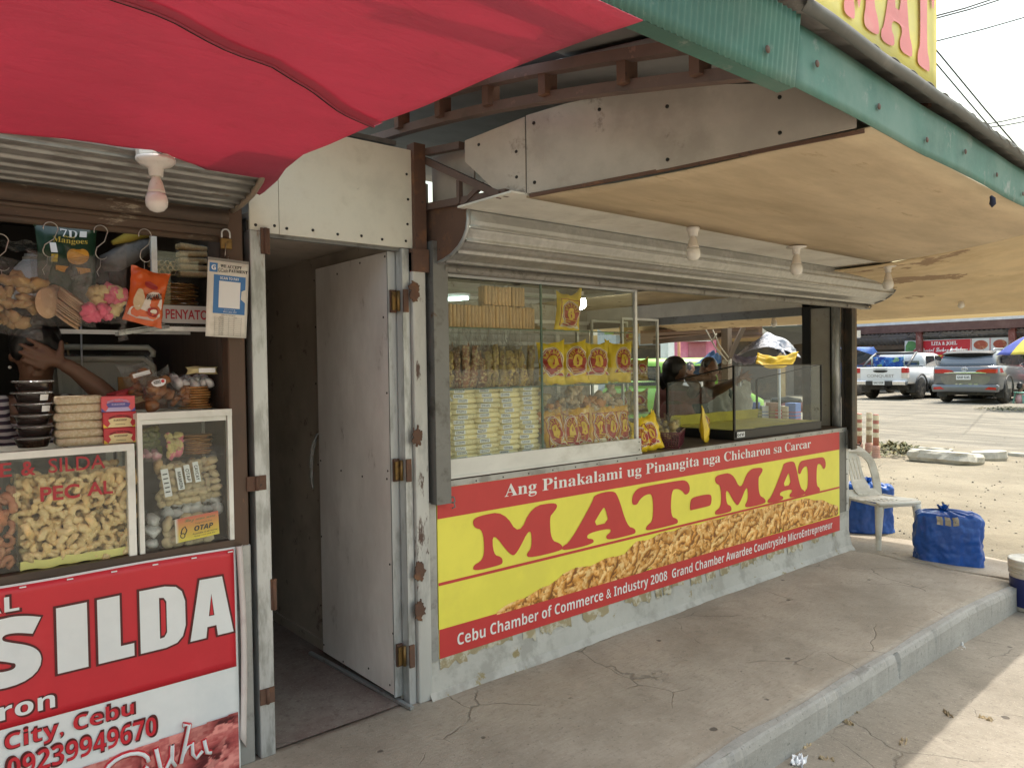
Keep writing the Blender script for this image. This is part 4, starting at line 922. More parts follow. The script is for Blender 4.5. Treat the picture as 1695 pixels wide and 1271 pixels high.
m = MB(); m.box(-bw/2, bw/2, -bd/2, bd/2, 0, .004); m.build('basket_floor', m_mar, t)
m = MB(); m.tube([(x*1.09, y*1.1, bh) for x, y, _ in cs_], .006, 6, closed=True); m.build('basket_rim', m_mar, t)
m_cook = M('yellowish_cookies', (.52, .40, .16), .6, c2=(.6, .5, .25), s2=30, bump=.3)
T0 = t.matrix_basis.copy(); T0 = Matrix.Translation(t.location) @ Matrix.Rotation(R(32), 4, 'Z')
for i, (x, y, a, b_, lab) in enumerate(((-.10, -.03, 30, 10, 'nearest the display case'), (-.01, -.045, -15, 40, 'in front, round and biggest'), (.10, -.03, 20, -30, 'leaning to the yellow bag'), (-.05, .05, -30, 80, 'behind, under the yellow corner'), (.07, .05, 10, 60, 'behind, near the glass tank'))):
    q = T0 @ Vector((x, y, .035)); chip_bag('clear bag of cookies in the maroon basket, ' + lab, q, (R(-20+10*(i % 3)), R(a), R(32+b_)), .15, .15, .10, 160+i, m_cook, 'clear bags in the maroon basket', 9, .026)
q = T0 @ Vector((-.02, .09, .03)); snack_bag('yellow bag sticking up at the back of the maroon basket', q, (R(5), R(20), R(30)), .15, .19, .05, 170, .1, group='yellow bags on the open counter')
# glass tank
gt = thing('glass_tank', 'empty slanted glass tank with black edges and yellow paper floor on the counter', 'display case', (3.07, .3, .982))
x0, x1, yf, yb, zf, zb = 2.475, 3.675, .04, .60, 1.487, 1.372
mb = MB(); mb.box(x0, x1, yf, yb, .984, 1.045); mb.build('tank_base', m_black, gt, bevel=.002)
mb = MB(); A = dict(a=(x0, yf), b=(x1, yf), c=(x1, yb), d=(x0, yb))
for kx, ky, zt in ((x0, yf, zf), (x1, yf, zf), (x1, yb, zb), (x0, yb, zb)): mb.box(kx-.007, kx+.007, ky-.007, ky+.007, 1.045, zt)
mb.bar((x0, yf, zf), (x1, yf, zf), .012, .008); mb.bar((x0, yb, zb), (x1, yb, zb), .008, .006); mb.bar((x0, yf, zf), (x0, yb, zb), .012, .008); mb.bar((x1, yf, zf), (x1, yb, zb), .012, .008); mb.build('tank_edges', m_black, gt)
mb = MB(); mb.box(x0, x1, yf-.002, yf+.002, 1.045, zf); mb.build('front_glass', m_glass, gt)
mb = MB(); mb.box(x0, x1, yb-.002, yb+.002, 1.045, zb); mb.build('rear_glass', m_glass, gt)
for x in (x0, x1): mb = MB(); mb.poly([[(yf, 1.045), (yb, 1.045), (yb, zb), (yf, zf)]], lambda u, v, w_: (x-.002+w_, u, v), thick=.004); mb.build('end_glass', m_glass, gt)
mb = MB(); mb.grid(lambda u, v: (x0+.01+(x1-x0-.02)*u, yf+.01+(yb-yf-.02)*v, 1.05+.004*mnoise.noise(Vector((u*8, v*4, 0)))), 20, 8); mb.grid(lambda u, v: (x0+.01+(x1-x0-.02)*u, yb-.012-.01*v, 1.05+.075*v+.006*mnoise.noise(Vector((u*9, v, 4)))), 20, 3); mb.build('paper_floor', M('yellow_paper', (.62, .54, .10), .7, c2=(.52, .44, .1), s2=4, c3=(.4, .35, .12), s3=30, t3=(.66, .72)), gt)
mb = MB(); mb.box(x0+.02, x0+.115, yf-.0085, yf-.0075, 1.0, 1.037, 0)
mb.tube([(x0+.034+.009*math.cos(a*.7), yf-.009, 1.018+.009*math.sin(a*.7)) for a in range(9)], .0022, 4, 1, closed=True); put_text(mb, 'co', 'sc', (x0+.05, x0+.105, 1.008, 1.028), lambda u, v: (u, yf-.0095, v), 1); mb.build('maker_badge', [m_stick, m_ink], gt)
# lamps inside the stall
lt = thing('tube_lamp', 'lit fluorescent tube under the ceiling of the corner stall', 'lamp', (.3, 2.4, 2.0)); q = at(756, 498, 1, 2.5)
mb = MB(); mb.tube([(q.x-.35, 2.5, q.z-.02), (q.x+.12, 2.5, q.z+.03)], .016, 10); mb.build('tube', GLOW('lit_tube', (.75, 1, .95), 6), lt)
mb = MB(); mb.bar((q.x-.38, 2.52, q.z), (q.x+.15, 2.52, q.z+.06), .04, .05); mb.build('tube_housing', m_alu, lt)
q = at(960, 490, 1, 1.9); bulb('round white bulb glowing inside the corner stall', (q.x, q.y, q.z+.14), 'round', 1.6, None, GLOW('lit_globe', (1, 1, .97), 14))
# ================================================================== the neighbouring stall on the left
m_brown = M('brown_painted_steel', (.105, .062, .042), .55, .1, c2=(.07, .045, .035), s2=8, c3=(.21, .10, .055), s3=14, t3=(.62, .7), stretch=(1, 1, .35), bump=.15)
m_bworn = M('worn_brown_rail', (.115, .075, .05), .7, .1, c2=(.06, .042, .032), s2=6, c3=(.34, .29, .22), s3=16, t3=(.58, .68), stretch=(.3, 1, 1), bump=.3)
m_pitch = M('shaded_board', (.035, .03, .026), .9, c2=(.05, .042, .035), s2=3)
ls = thing('snack_stall', 'sweets stall under the red tarpaulin with brown posts and a worn roller shutter', 'stall', (-1.75, 0, 0))
mb = MB(); mb.box(-.932, -.868, -.01, .055, .0, 2.13); mb.build('corner_post', [m_brown], ls, bevel=.004)
mb = MB(); mb.box(-.936, -.864, -.013, .058, .0, .84); mb.build('post_sleeve', m_galv, ls, bevel=.004)
mb = MB(); mb.box(-.842, -.782, -.012, .05, 0, 2.04); mb.build('side_post', m_galvb, ls, bevel=.005, seg=2)
for (z, x0, x1, h) in ((2.0, -.80, -.765, .05), (1.07, -.875, -.80, .028), (.63, -.79, -.768, .06), (.24, -.842, -.785, .03)):
    mb = MB(); mb.box(x0, x1, -.018, -.011, z-h, z+h); mb.tube([((x0+x1)/2, -.02, z-h), ((x0+x1)/2, -.02, z+h)], .007, 8); mb.build('weld_plate', m_rust, ls)
lp = [(-.32, 2.30), (-.335, 2.24), (-.32, 2.195), (-.28, 2.16), (-.2, 2.13), (-.1, 2.112), (-.0, 2.105)]
def lpf(t):
    k = min(len(lp)-2, int(t*(len(lp)-1))); f = t*(len(lp)-1)-k; return lp[k][0]+(lp[k+1][0]-lp[k][0])*f, lp[k][1]+(lp[k+1][1]-lp[k][1])*f
mb = MB()
def lsh(u, v):
    y, z = lpf(v); d = .008*max(0, math.cos(v*2*math.pi*11))**2; return (-3.0+2.085*u, y-d*.6, z-d)
mb.grid(lsh, 20, 180, flip=True, thick=.002); sh2 = mb.build('roller_shutter', M('dull_shutter_steel', (.30, .29, .27), .42, .5, c2=(.2, .19, .175), s2=20, t2=(.42, .6), c3=(.12, .075, .045), s3=12, t3=(.6, .7), stretch=(.4, 2, 2), bump=.3, bs=120), ls)
mb = MB(); mb.poly([lp+[(.03, 2.105), (.03, 2.3)]], lambda u, v, w_: (-.918+w_, u, v), thick=.012); mb.tube([(-.905, p[0]-.004, p[1]-.004) for p in lp], .011, 6); mb.build('end_plate', M('worn_end_plate', (.3, .24, .18), .6, .2, c2=(.15, .09, .06), s2=14), sh2)
mb = MB(); mb.box(-3, -.925, -.02, .02, 2.045, 2.10); mb.grid(lambda u, v: (-3+2.075*u, -.024-.012*math.sin(v*math.pi), 2.05+.045*v), 20, 6); mb.build('shutter_rail', m_bworn, ls)
mb = MB(); mb.box(-3, -.93, -.015, .02, 1.985, 2.04); mb.tube([(-3, -.02, 2.035), (-.93, -.02, 2.035)], .009, 8); mb.tube([(-3, -.012, 1.99), (-.93, -.012, 1.99)], .012, 8); mb.build('bottom_bar', m_bworn, ls)
mb = MB(); mb.box(-3, -.93, -.02, .015, .838, .868); mb.build('counter_rail', m_wood, ls)
mb = MB(); mb.box(-3, -.93, .0, .55, .84, .862); mb.build('counter_top', m_wood, ls)
mb = MB(); mb.box(-3, -.93, -.012, -.002, .0, .84); mb.build('front_panel', m_galvd, ls)
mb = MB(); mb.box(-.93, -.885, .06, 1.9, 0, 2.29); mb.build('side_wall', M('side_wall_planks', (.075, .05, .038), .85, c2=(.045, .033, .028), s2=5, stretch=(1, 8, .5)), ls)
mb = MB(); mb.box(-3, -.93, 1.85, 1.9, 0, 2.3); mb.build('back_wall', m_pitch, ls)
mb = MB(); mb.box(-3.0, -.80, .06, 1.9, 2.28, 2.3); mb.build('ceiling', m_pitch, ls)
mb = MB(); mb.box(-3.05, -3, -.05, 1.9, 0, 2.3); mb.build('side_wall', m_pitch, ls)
mb = MB(); mb.box(-2.9, -1.0, .9, .915, 1.81, 1.835); mb.box(-1.52, -1.16, .48, .5, 1.655, 1.672); mb.tube([(-1.3, .62, 1.72), (-1.3, .62, 1.2)], .004, 6); mb.build('shelf_rail', m_alu, ls)

# red tarpaulin
EX = [(-.05, -.815), (-.11, -.82), (-.3, -.85), (-.46, -.89), (-.65, -.915), (-.78, -.90), (-1.04, -.885), (-1.21, -.85), (-1.45, -.815), (-1.6, -.785), (-1.75, -.755), (-1.83, -.735)]
EY = [(-4.2, -.33), (-1.66, -.33), (-1.47, -.395), (-1.33, -.40), (-1.23, -.43), (-1.1, -.34), (-.95, -.17), (-.815, -.05)]
def tarp(u, v):
    x0 = -4.2+3.385*u; ye = float(np.interp(x0, [q[0] for q in EY], [q[1] for q in EY])); y = ye+(-1.84-ye)*v
    xe = float(np.interp(y, [q[0] for q in EX[::-1]], [q[1] for q in EX[::-1]])); x = -4.2+(xe+4.2)*u
    z = 2.165+.03*sstep(-1.0, -1.8, y)-.01*math.sin(math.pi*max(0, min(1, (-y-.3)/1.5)))*(1-u**6) + .010*mnoise.noise(Vector((x*2.2, y*2.2, 0)))*(1-u**12) + .006*mnoise.noise(Vector((x*7, y*3, 2)))*(1-u**12)
    return (x, y, z)
tp = thing('tarpaulin', 'red tarpaulin stretched as an awning over the sweets stall', 'tarpaulin', (-2.5, -.3, 2.16))
mb = MB(); mb.grid(tarp, 130, 60, thick=.0015)
m_tarp = NB('red_tarpaulin'); co = m_tarp.coords()
c = m_tarp.mix(m_tarp.ramp(m_tarp.noise(co, 1.4, 6, .6), .3, .7), (.58, .12, .185), (.50, .11, .16)); c = m_tarp.mix(m_tarp.ramp(m_tarp.noise(co, 9, 6, .7), .58, .75, 0, .35), c, (.36, .08, .09))
cw = m_tarp.coords((1.2, 4, 1)); nr = m_tarp.bump(m_tarp.noise(cw, 4, 8, .65, .9), .42, .035)
df = m_tarp.bsdf(c, .6, 0, nr, .25); trl = m_tarp.n('BsdfTranslucent'); m_tarp.l(c, trl.inputs[0]); m_tarp.l(nr, trl.inputs['Normal']); mx = m_tarp.n('MixShader'); mx.inputs[0].default_value = .46
m_tarp.l(df, mx.inputs[1]); m_tarp.l(trl.outputs[0], mx.inputs[2]); m_tarpm = m_tarp.done(mx.outputs[0])
mb.build('tarp_sheet', m_tarpm, tp)
mb = MB()
S_ = [Vector(tarp(.55+.45*i/40, .66+.06*math.sin(i*.13)-.06*(i/40)))+Vector((0, 0, -.006)) for i in range(41)]
mb.tube(S_, .003, 6, 0); mb.tube([p+Vector((0, .010, .001)) for p in S_], .0016, 5, 1); mb.build('tarp_seam', [m_tarpm, m_screw], tp)
mb = MB(); mb.grid(lambda u, v: (lambda p: (p[0], p[1]-.0, p[2]-.004))(tarp(.55+.45*u, .66+.06*math.sin(u*40*.13)-.06*u+.35*0+.02*v)), 40, 1); mb.build('tarp_hem', m_tarpm, tp)
# junction box bulb
p = at(257, 240, 1, -.36)+Vector((0, 0, -.005)); bulb('bulb on an octagonal junction box over the sweets stall, hanging through the red tarpaulin', p+Vector((0, 0, .0)), box=True, scale=.92)

# ------------------------------------------------------------------ red banner
bl = thing('banner', 'red and white tarpaulin banner with SILDA lettering and phone number on the sweets stall front', 'banner', (-1.9, -.03, 0))
bx0, bx1, by = -2.75, -.928, -.03
bf = lambda u, v, o=0.: (u, by-.003*math.sin(u*4+v*2)-o, v+.002*math.sin(u*9)*(1 if v > .6 else 0))
def band(z0, z1, mt, nm, o=0., x0=bx0, x1=bx1):
    mb = MB(); mb.grid(lambda u, v: bf(x0+(x1-x0)*u, z0+(z1-z0)*v, o), 60, 16, thick=.0008); return mb.build(nm, mt, bl)
m_bred = M('banner_red', (.56, .02, .035), .4, c2=(.60, .035, .05), s2=2, var=.06, bump=.35, bs=7); m_bwht = M('banner_white', (.74, .77, .79), .42, c2=(.66, .70, .73), s2=2, var=.05, bump=.35, bs=7); m_bdk = M('banner_outline', (.085, .008, .01), .45, var=0)
band(-.015, .845, m_bwht, 'banner_sheet'); band(.395, .838, m_bred, 'red_field', .0022, bx0, bx1-.008)
def lett(s, box, fill, fat, st='b', k=.0045, name='lettering', outl=m_bdk, sp=0., slant=0.):
    for o_, f_, mt in ((k, fat+.028 if sp == 0 else sp, outl), (k+.0018, fat, fill)):
        if mt is None: continue
        m = MB(); d = (.0075 if o_ == k else 0)
        put_text(m, s, st, (box[0]-d, box[1]+d, box[2]-d, box[3]+d), lambda u, v: bf(u, v, o_), fat=f_, slant=slant); m.build(name if mt is fill else 'letter_outline', mt, bl)
lx = [(-1.73, -1.555), (-1.513, -1.425), (-1.395, -1.285), (-1.265, -1.115), (-1.10, -.945)]
for ch, (a, c) in zip('SILDA', lx):
    if ch == 'S': lett(ch, (a, c, .525, .745), m_bwht, .03)
    else:
        T_, w_ = .745, .53
        W2 = c-a
        G2 = {'I': [[(0, 0), (1, 0), (1, 1), (0, 1)]], 'L': [[(0, 0), (1, 0), (1, .2), (.62, .2), (.62, 1), (0, 1)]],
              'D': [[(0, 0), (.55, 0), (.8, .04), (.93, .13), (1, .3), (1, .7), (.93, .87), (.8, .96), (.55, 1), (0, 1)], [(.42, .17), (.42, .83), (.52, .82), (.58, .75), (.58, .25), (.52, .18)]],
              'A': [[(0, 0), (.36, 0), (.39, .18), (.60, .18), (.63, 0), (1, 0), (.76, 1), (.24, 1)], [(.43, .36), (.50, .74), (.56, .36)]]}[ch]
        def grow(lpz, d):
            o = []
            n = len(lpz)
            ar = sum(lpz[i][0]*lpz[(i+1) % n][1]-lpz[(i+1) % n][0]*lpz[i][1] for i in range(n)); sg = 1 if ar > 0 else -1
            for i in range(n):
                p0, p1, p2 = (Vector(lpz[(i+k) % n]) for k in (-1, 0, 1)); e1 = (p1-p0).normalized(); e2 = (p2-p1).normalized()
                n1 = Vector((e1.y, -e1.x))*sg; n2 = Vector((e2.y, -e2.x))*sg; m_ = (n1+n2); m_ = m_/max(.35, m_.dot(n1)) if m_.length > .1 else n1; o.append(tuple(p1+m_*d))
            return o
        lps = [[(a+W2*p[0], w_+(T_-w_)*p[1]) for p in q] for q in G2]
        lps_o = [grow(lps[0], .008)] + [grow(q, -.008 if False else .0) for q in lps[1:]]
        m = MB(); m.poly([grow(lps[0], .0075)], lambda u, v, w__: bf(u, v, .0045)); m.build('letter_outline', m_bdk, bl)
        m = MB(); m.poly(lps, lambda u, v, w__: bf(u, v, .0062)); m.build('lettering', m_bwht, bl)
        if len(lps) > 1: m = MB(); q = lps[1]; cx_ = sum(p[0] for p in q)/len(q); cz_ = sum(p[1] for p in q)/len(q); m.poly([[(cx_+(p[0]-cx_)*.62, cz_+(p[1]-cz_)*.88) for p in q]], lambda u, v, w__: bf(u, v, .0066)); m.build('lettering', m_bred, bl)
lett('SPECIAL', (-1.96, -1.612, .762, .81), m_bwht, .0, sp=.016)
lett('Chicharon', (-1.99, -1.523, .425, .484), m_bwht, .0, sp=.016)
lett('Carcar City, Cebu', (-1.93, -1.292, .315, .38), m_bred, .0, sp=.014)
lett('09239949670', (-1.655, -1.222, .235, .30), m_bred, .0, sp=.014)
Wp, Hp = 300, 60
col, hit = crackle_print(Wp, Hp, lambda u, v: True, 150, 9, 34, pinkish)
col[~hit] = (.08, .01, .014); hit[:] = True
for j in range(Hp):
    for i in range(Wp): hit[j, i] = (1-(j+.5)/Hp) < .62+.38*i/Wp
pp_ = print_sheet('printed_picture', bx0, bx1-.008, -.012, .225, by-.0085, Wp, Hp, col, hit, bl, m_print)
m = MB(); O = (-1.32, .152)      # script lettering over the picture
def scr(pts, r): return [bf(O[0]+1.25*x, O[1]+1.25*z, .012) for x, z in pts]
ell = [(.05*math.cos(a*.35)*1.1, .038*math.sin(a*.35)) for a in range(18)]
strokes = [ell, [(.075, .03), (.085, -.03), (.1, -.038), (.115, -.01), (.118, .025), (.116, -.02), (.125, -.038)], [(.15, .07), (.165, .068), (.14, -.035), (.158, .005), (.172, .012), (.172, -.02), (.182, -.036), (.2, -.02)], [(.205, .01), (.212, -.03), (.225, -.035)]]
m2 = MB()
for sp_ in strokes: m2.tube(scr(sp_, 0), .0115, 6, 0)
m2.v = [(x, y+.0045 if True else y, z) for x, y, z in m2.v]; m2.build('letter_outline', m_bred, bl)
for sp_ in strokes: m.tube(scr(sp_, 0), .0075, 6, 0)
m.build('lettering', m_bwht, bl)
m = MB(); m.grid(lambda u, v: (-.93+.03*u+.012*math.sin(v*3), -.034-.012*u+.03*u*u-.01*math.sin(u*3)*v, .12+.725*v-.05*u*(1-v)), 5, 14, thick=.001); m.build('curled_edge', M('banner_back', (.62, .56, .55), .6, c2=(.5, .42, .42), s2=6), bl)
m = MB()
for i in range(14): m.box(bx0+.1+.13*i, bx0+.118+.13*i, by-.009, by-.006, .828, .832)
m.build('staples', m_stick, bl)

# ------------------------------------------------------------------ cracklings case
cc = thing('display_case', 'glass case of pork cracklings lettered in red, behind the top of the red banner', 'display case', (-1.75, .15, .868))
m_frame = M('white_case_frame', (.74, .745, .72), .4, .15, c2=(.6, .6, .57), s2=7, c3=(.3, .27, .22), s3=30, t3=(.7, .78))
mb = MB(); mb.box(-2.8, -1.262, -.01, .02, 1.232, 1.255); mb.box(-1.286, -1.262, -.012, .018, .868, 1.232); mb.box(-2.8, -1.262, .30, .33, 1.232, 1.25); mb.box(-1.286, -1.262, .30, .33, .868, 1.232); mb.box(-1.286, -1.262, .02, .3, 1.235, 1.25); mb.build('case_frame', m_frame, cc)
mb = MB(); mb.box(-2.8, -1.286, .0, .004, .875, 1.232); mb.build('front_glass', m_glass, cc)
mb = MB(); mb.box(-2.8, -1.28, .302, .306, .87, 1.235); mb.box(-2.8, -1.28, .31, .315, .87, 1.235, 1); mb.build('rear_glass', [m_glass, M('grey_back_board', (.12, .125, .12), .6)], cc)
mb = MB(); mb.box(-1.61, -1.605, .008, .3, .87, 1.19); mb.build('glass_divider', m_glass, cc)
mb = MB(); mb.box(-1.425, -1.413, .285, .3, 1.1, 1.235); mb.build('rear_stile', m_dark, cc)
mb = MB(); mb.grid(lambda u, v: (-1.6+.31*u, .012+.004*math.sin(u*20), .87+.028*v+.006*mnoise.noise(Vector((u*6, v, 0)))), 20, 3); mb.grid(lambda u, v: (-1.6+.31*u, .012+.28*v, .872), 2, 2); mb.build('paper_liner', M('yellow_liner', (.66, .62, .2), .6), cc)
m_lred = M('red_glass_letters', (.40, .03, .04), .5, var=.05)
m = MB(); gl = lambda u, v: (u, -.0015, v)
put_text(m, 'E', '', (-1.648, -1.617, 1.178, 1.222), gl, fat=.012); put_text(m, '&', '', (-1.592, -1.553, 1.176, 1.222), gl, fat=.02); put_text(m, 'SILDA', '', (-1.517, -1.352, 1.178, 1.225), gl, fat=.004)
put_text(m, 'PEC', '', (-1.542, -1.43, 1.087, 1.135), gl, fat=.022); put_text(m, 'AL', '', (-1.408, -1.33, 1.09, 1.135), gl, fat=.022); put_text(m, 'Y', '', (-1.69, -1.645, 1.10, 1.145), gl, fat=.022)
m.build('lettering', m_lred, cc)
# cracklings: every piece its own
m_cr = M('pork_crackling', (.68, .47, .21), .55, c2=(.80, .62, .34), s2=30, t2=(.4, .6), c3=(.46, .31, .14), s3=50, t3=(.58, .7), rv=.22, bump=.5, bs=55, rndoff=True)
m_cr2 = M('reddish_crackling', (.42, .17, .09), .55, c2=(.5, .26, .15), s2=30, rv=.2, bump=.5, bs=55, rndoff=True)
def crackle(seed, arc, Rr, r, el):
    g = MB(); rg = random.Random(seed); n = 22; o = Vector((seed*3.3, 0, 0)); pts, rs = [], []
    for i in range(n):
        a = -arc/2+arc*i/(n-1); pts.append(Vector((Rr*math.cos(a), .25*Rr*math.sin(a*1.3+seed), Rr*math.sin(a)*el))); rs.append(r*(.55 if i in (0, n-1) else 1)*(1+.35*mnoise.noise(Vector((i*.7, seed, 0)))))
    g.tube(pts, rs, 12); g.v = [tuple(Vector(p)*(1+.16*mnoise.noise(Vector(p)*90+o)+.14*mnoise.noise(Vector(p)*230+o)) + Vector((0, .5*r*mnoise.noise(Vector(p)*45+o), 0))) for p in g.v]; return g
protos = []
for i, a in enumerate(((5.3, .0170, .0088, 1), (5.0, .0205, .0088, .85), (4.4, .017, .0098, 1.05), (5.6, .013, .0092, .95), (3.2, .017, .011, 1), (1.2, .013, .0145, 1))):
    for mt, lab, grp in ((m_cr, 'golden curled pork crackling in the glass case behind the red lettering', 'golden pork cracklings in the glass case'), (m_cr2, 'reddish pork crackling beyond the glass divider', 'reddish pork cracklings beyond the divider')):
        o = crackle(i, *a).build('pork_crackling', mt); tag(o, lab, 'pork crackling', grp); o['used'] = 0; protos.append(o)
rg = random.Random(21)
def put_cr(red, x, y, z):
    o = protos[2*rg.choice([0, 0, 1, 1, 2, 2, 3, 4, 5])+(1 if red else 0)]
    if o['used']: c_ = o.copy(); COL.objects.link(c_); o = c_
    else: o['used'] = 1
    o.location = (x, y, z); o.rotation_euler = (rg.uniform(-.7, .7), rg.uniform(0, 6.28), rg.uniform(-.7, .7)); k = rg.choice([.85, 1, 1, 1.1, 1.2, 1.4]); o.scale = (k, k, k)
for lay in range(3):
    for j in range(8 if lay < 2 else 3):
        for i in range(10):
            z = .895+.0345*j+(.012 if lay == 1 else 0); top = 1.155+.012*math.sin(i*1.3)
            if lay == 2: z += .19
            if z > top+.02: continue
            put_cr(False, -1.585+.0325*i+(.016 if (j+lay) % 2 else 0)+rg.uniform(-.006, .006), .032+.042*lay+rg.uniform(-.006, .006), z+rg.uniform(-.006, .006))
for j in range(7):
    for i in range(3): put_cr(True, -1.632-.034*i, .03+rg.uniform(-.005, .01), .90+.036*j)
for o in protos: del o['used']
m = MB(); m.box(-1.595, -1.295, .135, .28, .873, 1.12); o = m.build('pile_core', M('heaped_crackling', (.30, .2, .09), .8, c2=(.4, .28, .14), s2=30, bump=1, bs=30), cc)
# ------------------------------------------------------------------ small display case beside it
sc2 = thing('display_case', 'small white framed glass case with packed biscuits next to the brown post', 'display case', (-1.085, .15, .866))
fx0, fx1 = -1.252, -.925
mb = MB()
for x in (fx0, fx1-.016): mb.box(x, x+.016, -.012, .012, .868, 1.335); mb.box(x, x+.016, .28, .3, .868, 1.335)
mb.box(fx0, fx1, -.014, .014, 1.335, 1.36); mb.box(fx0+.018, fx1-.018, -.004, .01, 1.318, 1.334); mb.box(fx0, fx1, .28, .3, 1.335, 1.358); mb.box(fx0, fx0+.016, .014, .28, 1.337, 1.356); mb.box(fx1-.016, fx1, .014, .28, 1.337, 1.356); mb.build('case_frame', m_frame, sc2)
mb = MB(); mb.box(fx0+.016, fx1-.016, -.002, .002, .868, 1.318); mb.build('front_glass', m_glass, sc2)
mb = MB(); mb.box(fx0+.016, fx1-.016, .016, .27, 1.345, 1.349); mb.build('top_glass', m_glass, sc2)
mb = MB(); mb.box(fx0+.006, fx0+.01, .014, .28, .868, 1.33); mb.build('end_glass', m_glass, sc2)
mb = MB(); mb.box(fx0+.01, fx1-.01, .02, .27, 1.185, 1.191); mb.build('glass_shelf', m_glass, sc2)
mb = MB(); mb.box(fx0, fx1, .29, .3, .868, 1.33); mb.build('rear_board', m_dark, sc2)
m_bisc = M('pale_biscuit', (.50, .40, .25), .7, c2=(.58, .48, .33), s2=60, rv=.1, bump=.3, rndoff=True)
m_silv = M('frosted_white_biscuit', (.55, .54, .55), .35, c2=(.66, .65, .66), s2=18, rv=.1, bump=.3, bs=40, rndoff=True, coat=.3)
def packed(name, label, cat, loc, rot, w, h, d, mt, n, sz, seed, group=None, flat=.5, film=None):
    t = thing(name, label, cat, loc, group, world=False); t.rotation_euler = rot
    m = MB(); rg = random.Random(seed); nx = max(1, int(w/(sz*1.3))); nz = max(1, int(h*.95/(sz*1.15)))
    for i in range(nx):
        for j in range(nz):
            c_ = ((i+.5)/nx*w-w/2+rg.uniform(-.003, .003), rg.uniform(-.004, .004), (j+.5)/nz*h+rg.uniform(-.003, .003)); lumps(m, 1, (c_[0], c_[0], c_[1], c_[1], c_[2], c_[2]), sz*1.15, seed*31+i*7+j, 0, .62, (9, 7), .2)
    m.build('biscuits', mt, t); Pillow(w*1.14, h*1.06, d, seed, .08, .007, full=.3).mb(12, 10).build('wrapper', film or m_film, t); return t
t = packed('biscuit_pack', 'clear pack of long biscuits with a sunset coloured OTAP label at the case bottom', 'biscuit pack', (-1.075, .035, .868), (R(-6), 0, 0), .17, .10, .06, m_bisc, 3, .026, 200)
m = MB(); lf = lambda u, v: (-.055+.155*u, -.034-.001+.002*math.sin(u*7), .012+.085*v+.012*u)
m.ink = []
for j in range(9):
    for i in range(13):
        m.v.append(lf(i/12, j/8)); k = j/8; a = np.array([.70, .58, .05]) if k < .45 else np.array([.72, .33, .1]); c_ = np.array([.75, .62, .05])*(1-k)+np.array([.62, .10, .06])*k; m.ink.append((c_[0], c_[1], c_[2], 1) if i > 0 else (.7, .7, .68, 1))
for j in range(8):
    for i in range(12): m.f.append((j*13+i, j*13+i+1, (j+1)*13+i+1, (j+1)*13+i)); m.mi.append(0); m.sm.append(False)
m.build('label', m_print, t)
m = MB(); lt2 = lambda u, v: (lf(u, v)[0], lf(u, v)[1]-.0008, lf(u, v)[2])
put_text(m, 'OTAP', 'bi', (.42, .86, .34, .56), lt2, fat=.02); put_text(m, 'Congratulation Days', '', (.45, .84, .62, .70), lt2); put_text(m, 'Available in all stores', '', (.38, .95, .2, .27), lt2, fat=.004); put_text(m, 'Keep cool and dry', '', (.42, .9, .08, .15), lt2, fat=.004)
m.tube([(lf(.16+.05*math.cos(a*.6), .4)[0], lf(.16, .3)[1]-.001, lf(.16, .26+.10*math.sin(a*.6))[2]) for a in range(11)], .0016, 4, 0, closed=True); m.tube([lt2(.12, .36), lt2(.16, .55), lt2(.22, .62), lt2(.26, .45), lt2(.22, .3)], .002, 4); m.build('label_print', m_ink, t)
m = MB(); put_text(m, 'Buy some more', 'sc', (.22, .92, .74, .92), lt2, fat=.004); m.build('label_script', M('label_green', (.05, .2, .06), .5), t)
packed('biscuit_pack', 'single grey wrapped biscuit roll left of the OTAP pack', 'biscuit pack', (-1.20, .04, .872), (R(-4), R(4), 0), .05, .12, .05, m_silv, 1, .025, 201)
packed('biscuit_pack', 'clear bag of white frosted oval biscuits above the OTAP pack', 'biscuit pack', (-1.05, .07, .965), (R(-12), 0, 0), .21, .075, .07, m_silv, 4, .024, 202)
packed('biscuit_pack', 'flat pack of frosted biscuits leaning under the labelled pack', 'biscuit pack', (-1.06, .06, 1.02), (R(-20), R(-5), 0), .22, .05, .05, m_bisc, 4, .02, 203)
t = packed('biscuit_pack', 'clear pack labelled MAMON, OTAP and CAYCAY standing in the small case', 'biscuit pack', (-1.06, .035, 1.045), (R(-8), R(-6), 0), .20, .125, .05, m_bisc, 5, .018, 204)
m = MB(); m.box(-.10, -.075, -.032, -.031, .015, .115); m.box(-.052, -.03, -.034, -.033, .03, .11); m.box(-.022, -.002, -.035, -.034, .05, .115); m.box(.01, .03, -.035, -.034, .045, .12); m.build('label', m_stick, t)
m = MB(); rt = lambda x0, z0, o: (lambda u, v: (x0+v, -.0355-o*0, z0-u))
put_text(m, 'MAMON', 'b', (0, .06, 0, .012), rt(-.047, .095, 0)); put_text(m, 'OTAP', 'b', (0, .045, 0, .012), rt(-.018, .1, 0)); put_text(m, 'CAYCAY', 'b', (0, .055, 0, .012), rt(.014, .107, 0))
for k in range(5): m.box(-.096, -.08, -.0335, -.0325, .03+.016*k, .034+.016*k)
m.build('label_print', m_ink, t)
for i in range(4): packed('sesame_ball_pack', '%s wrapped sesame ball in the row under the glass shelf' % NTH[i], 'sesame ball', (-1.165+.058*i, .06, 1.135), (0, 0, 0), .045, .045, .045, M('sesame_ball', (.50, .33, .17), .7, c2=(.62, .47, .28), s2=150, bump=.4, bs=120), 1, .022, 210+i, 'sesame balls in a row', film=m_filmt)
packed('candy_pack', 'bag of pink and white candy on the glass shelf', 'candy', (-1.20, .05, 1.193), (R(-60), 0, 0), .075, .05, .05, M('pink_white_candy', (.62, .3, .36), .5, c2=(.7, .62, .6), s2=30), 4, .015, 220)
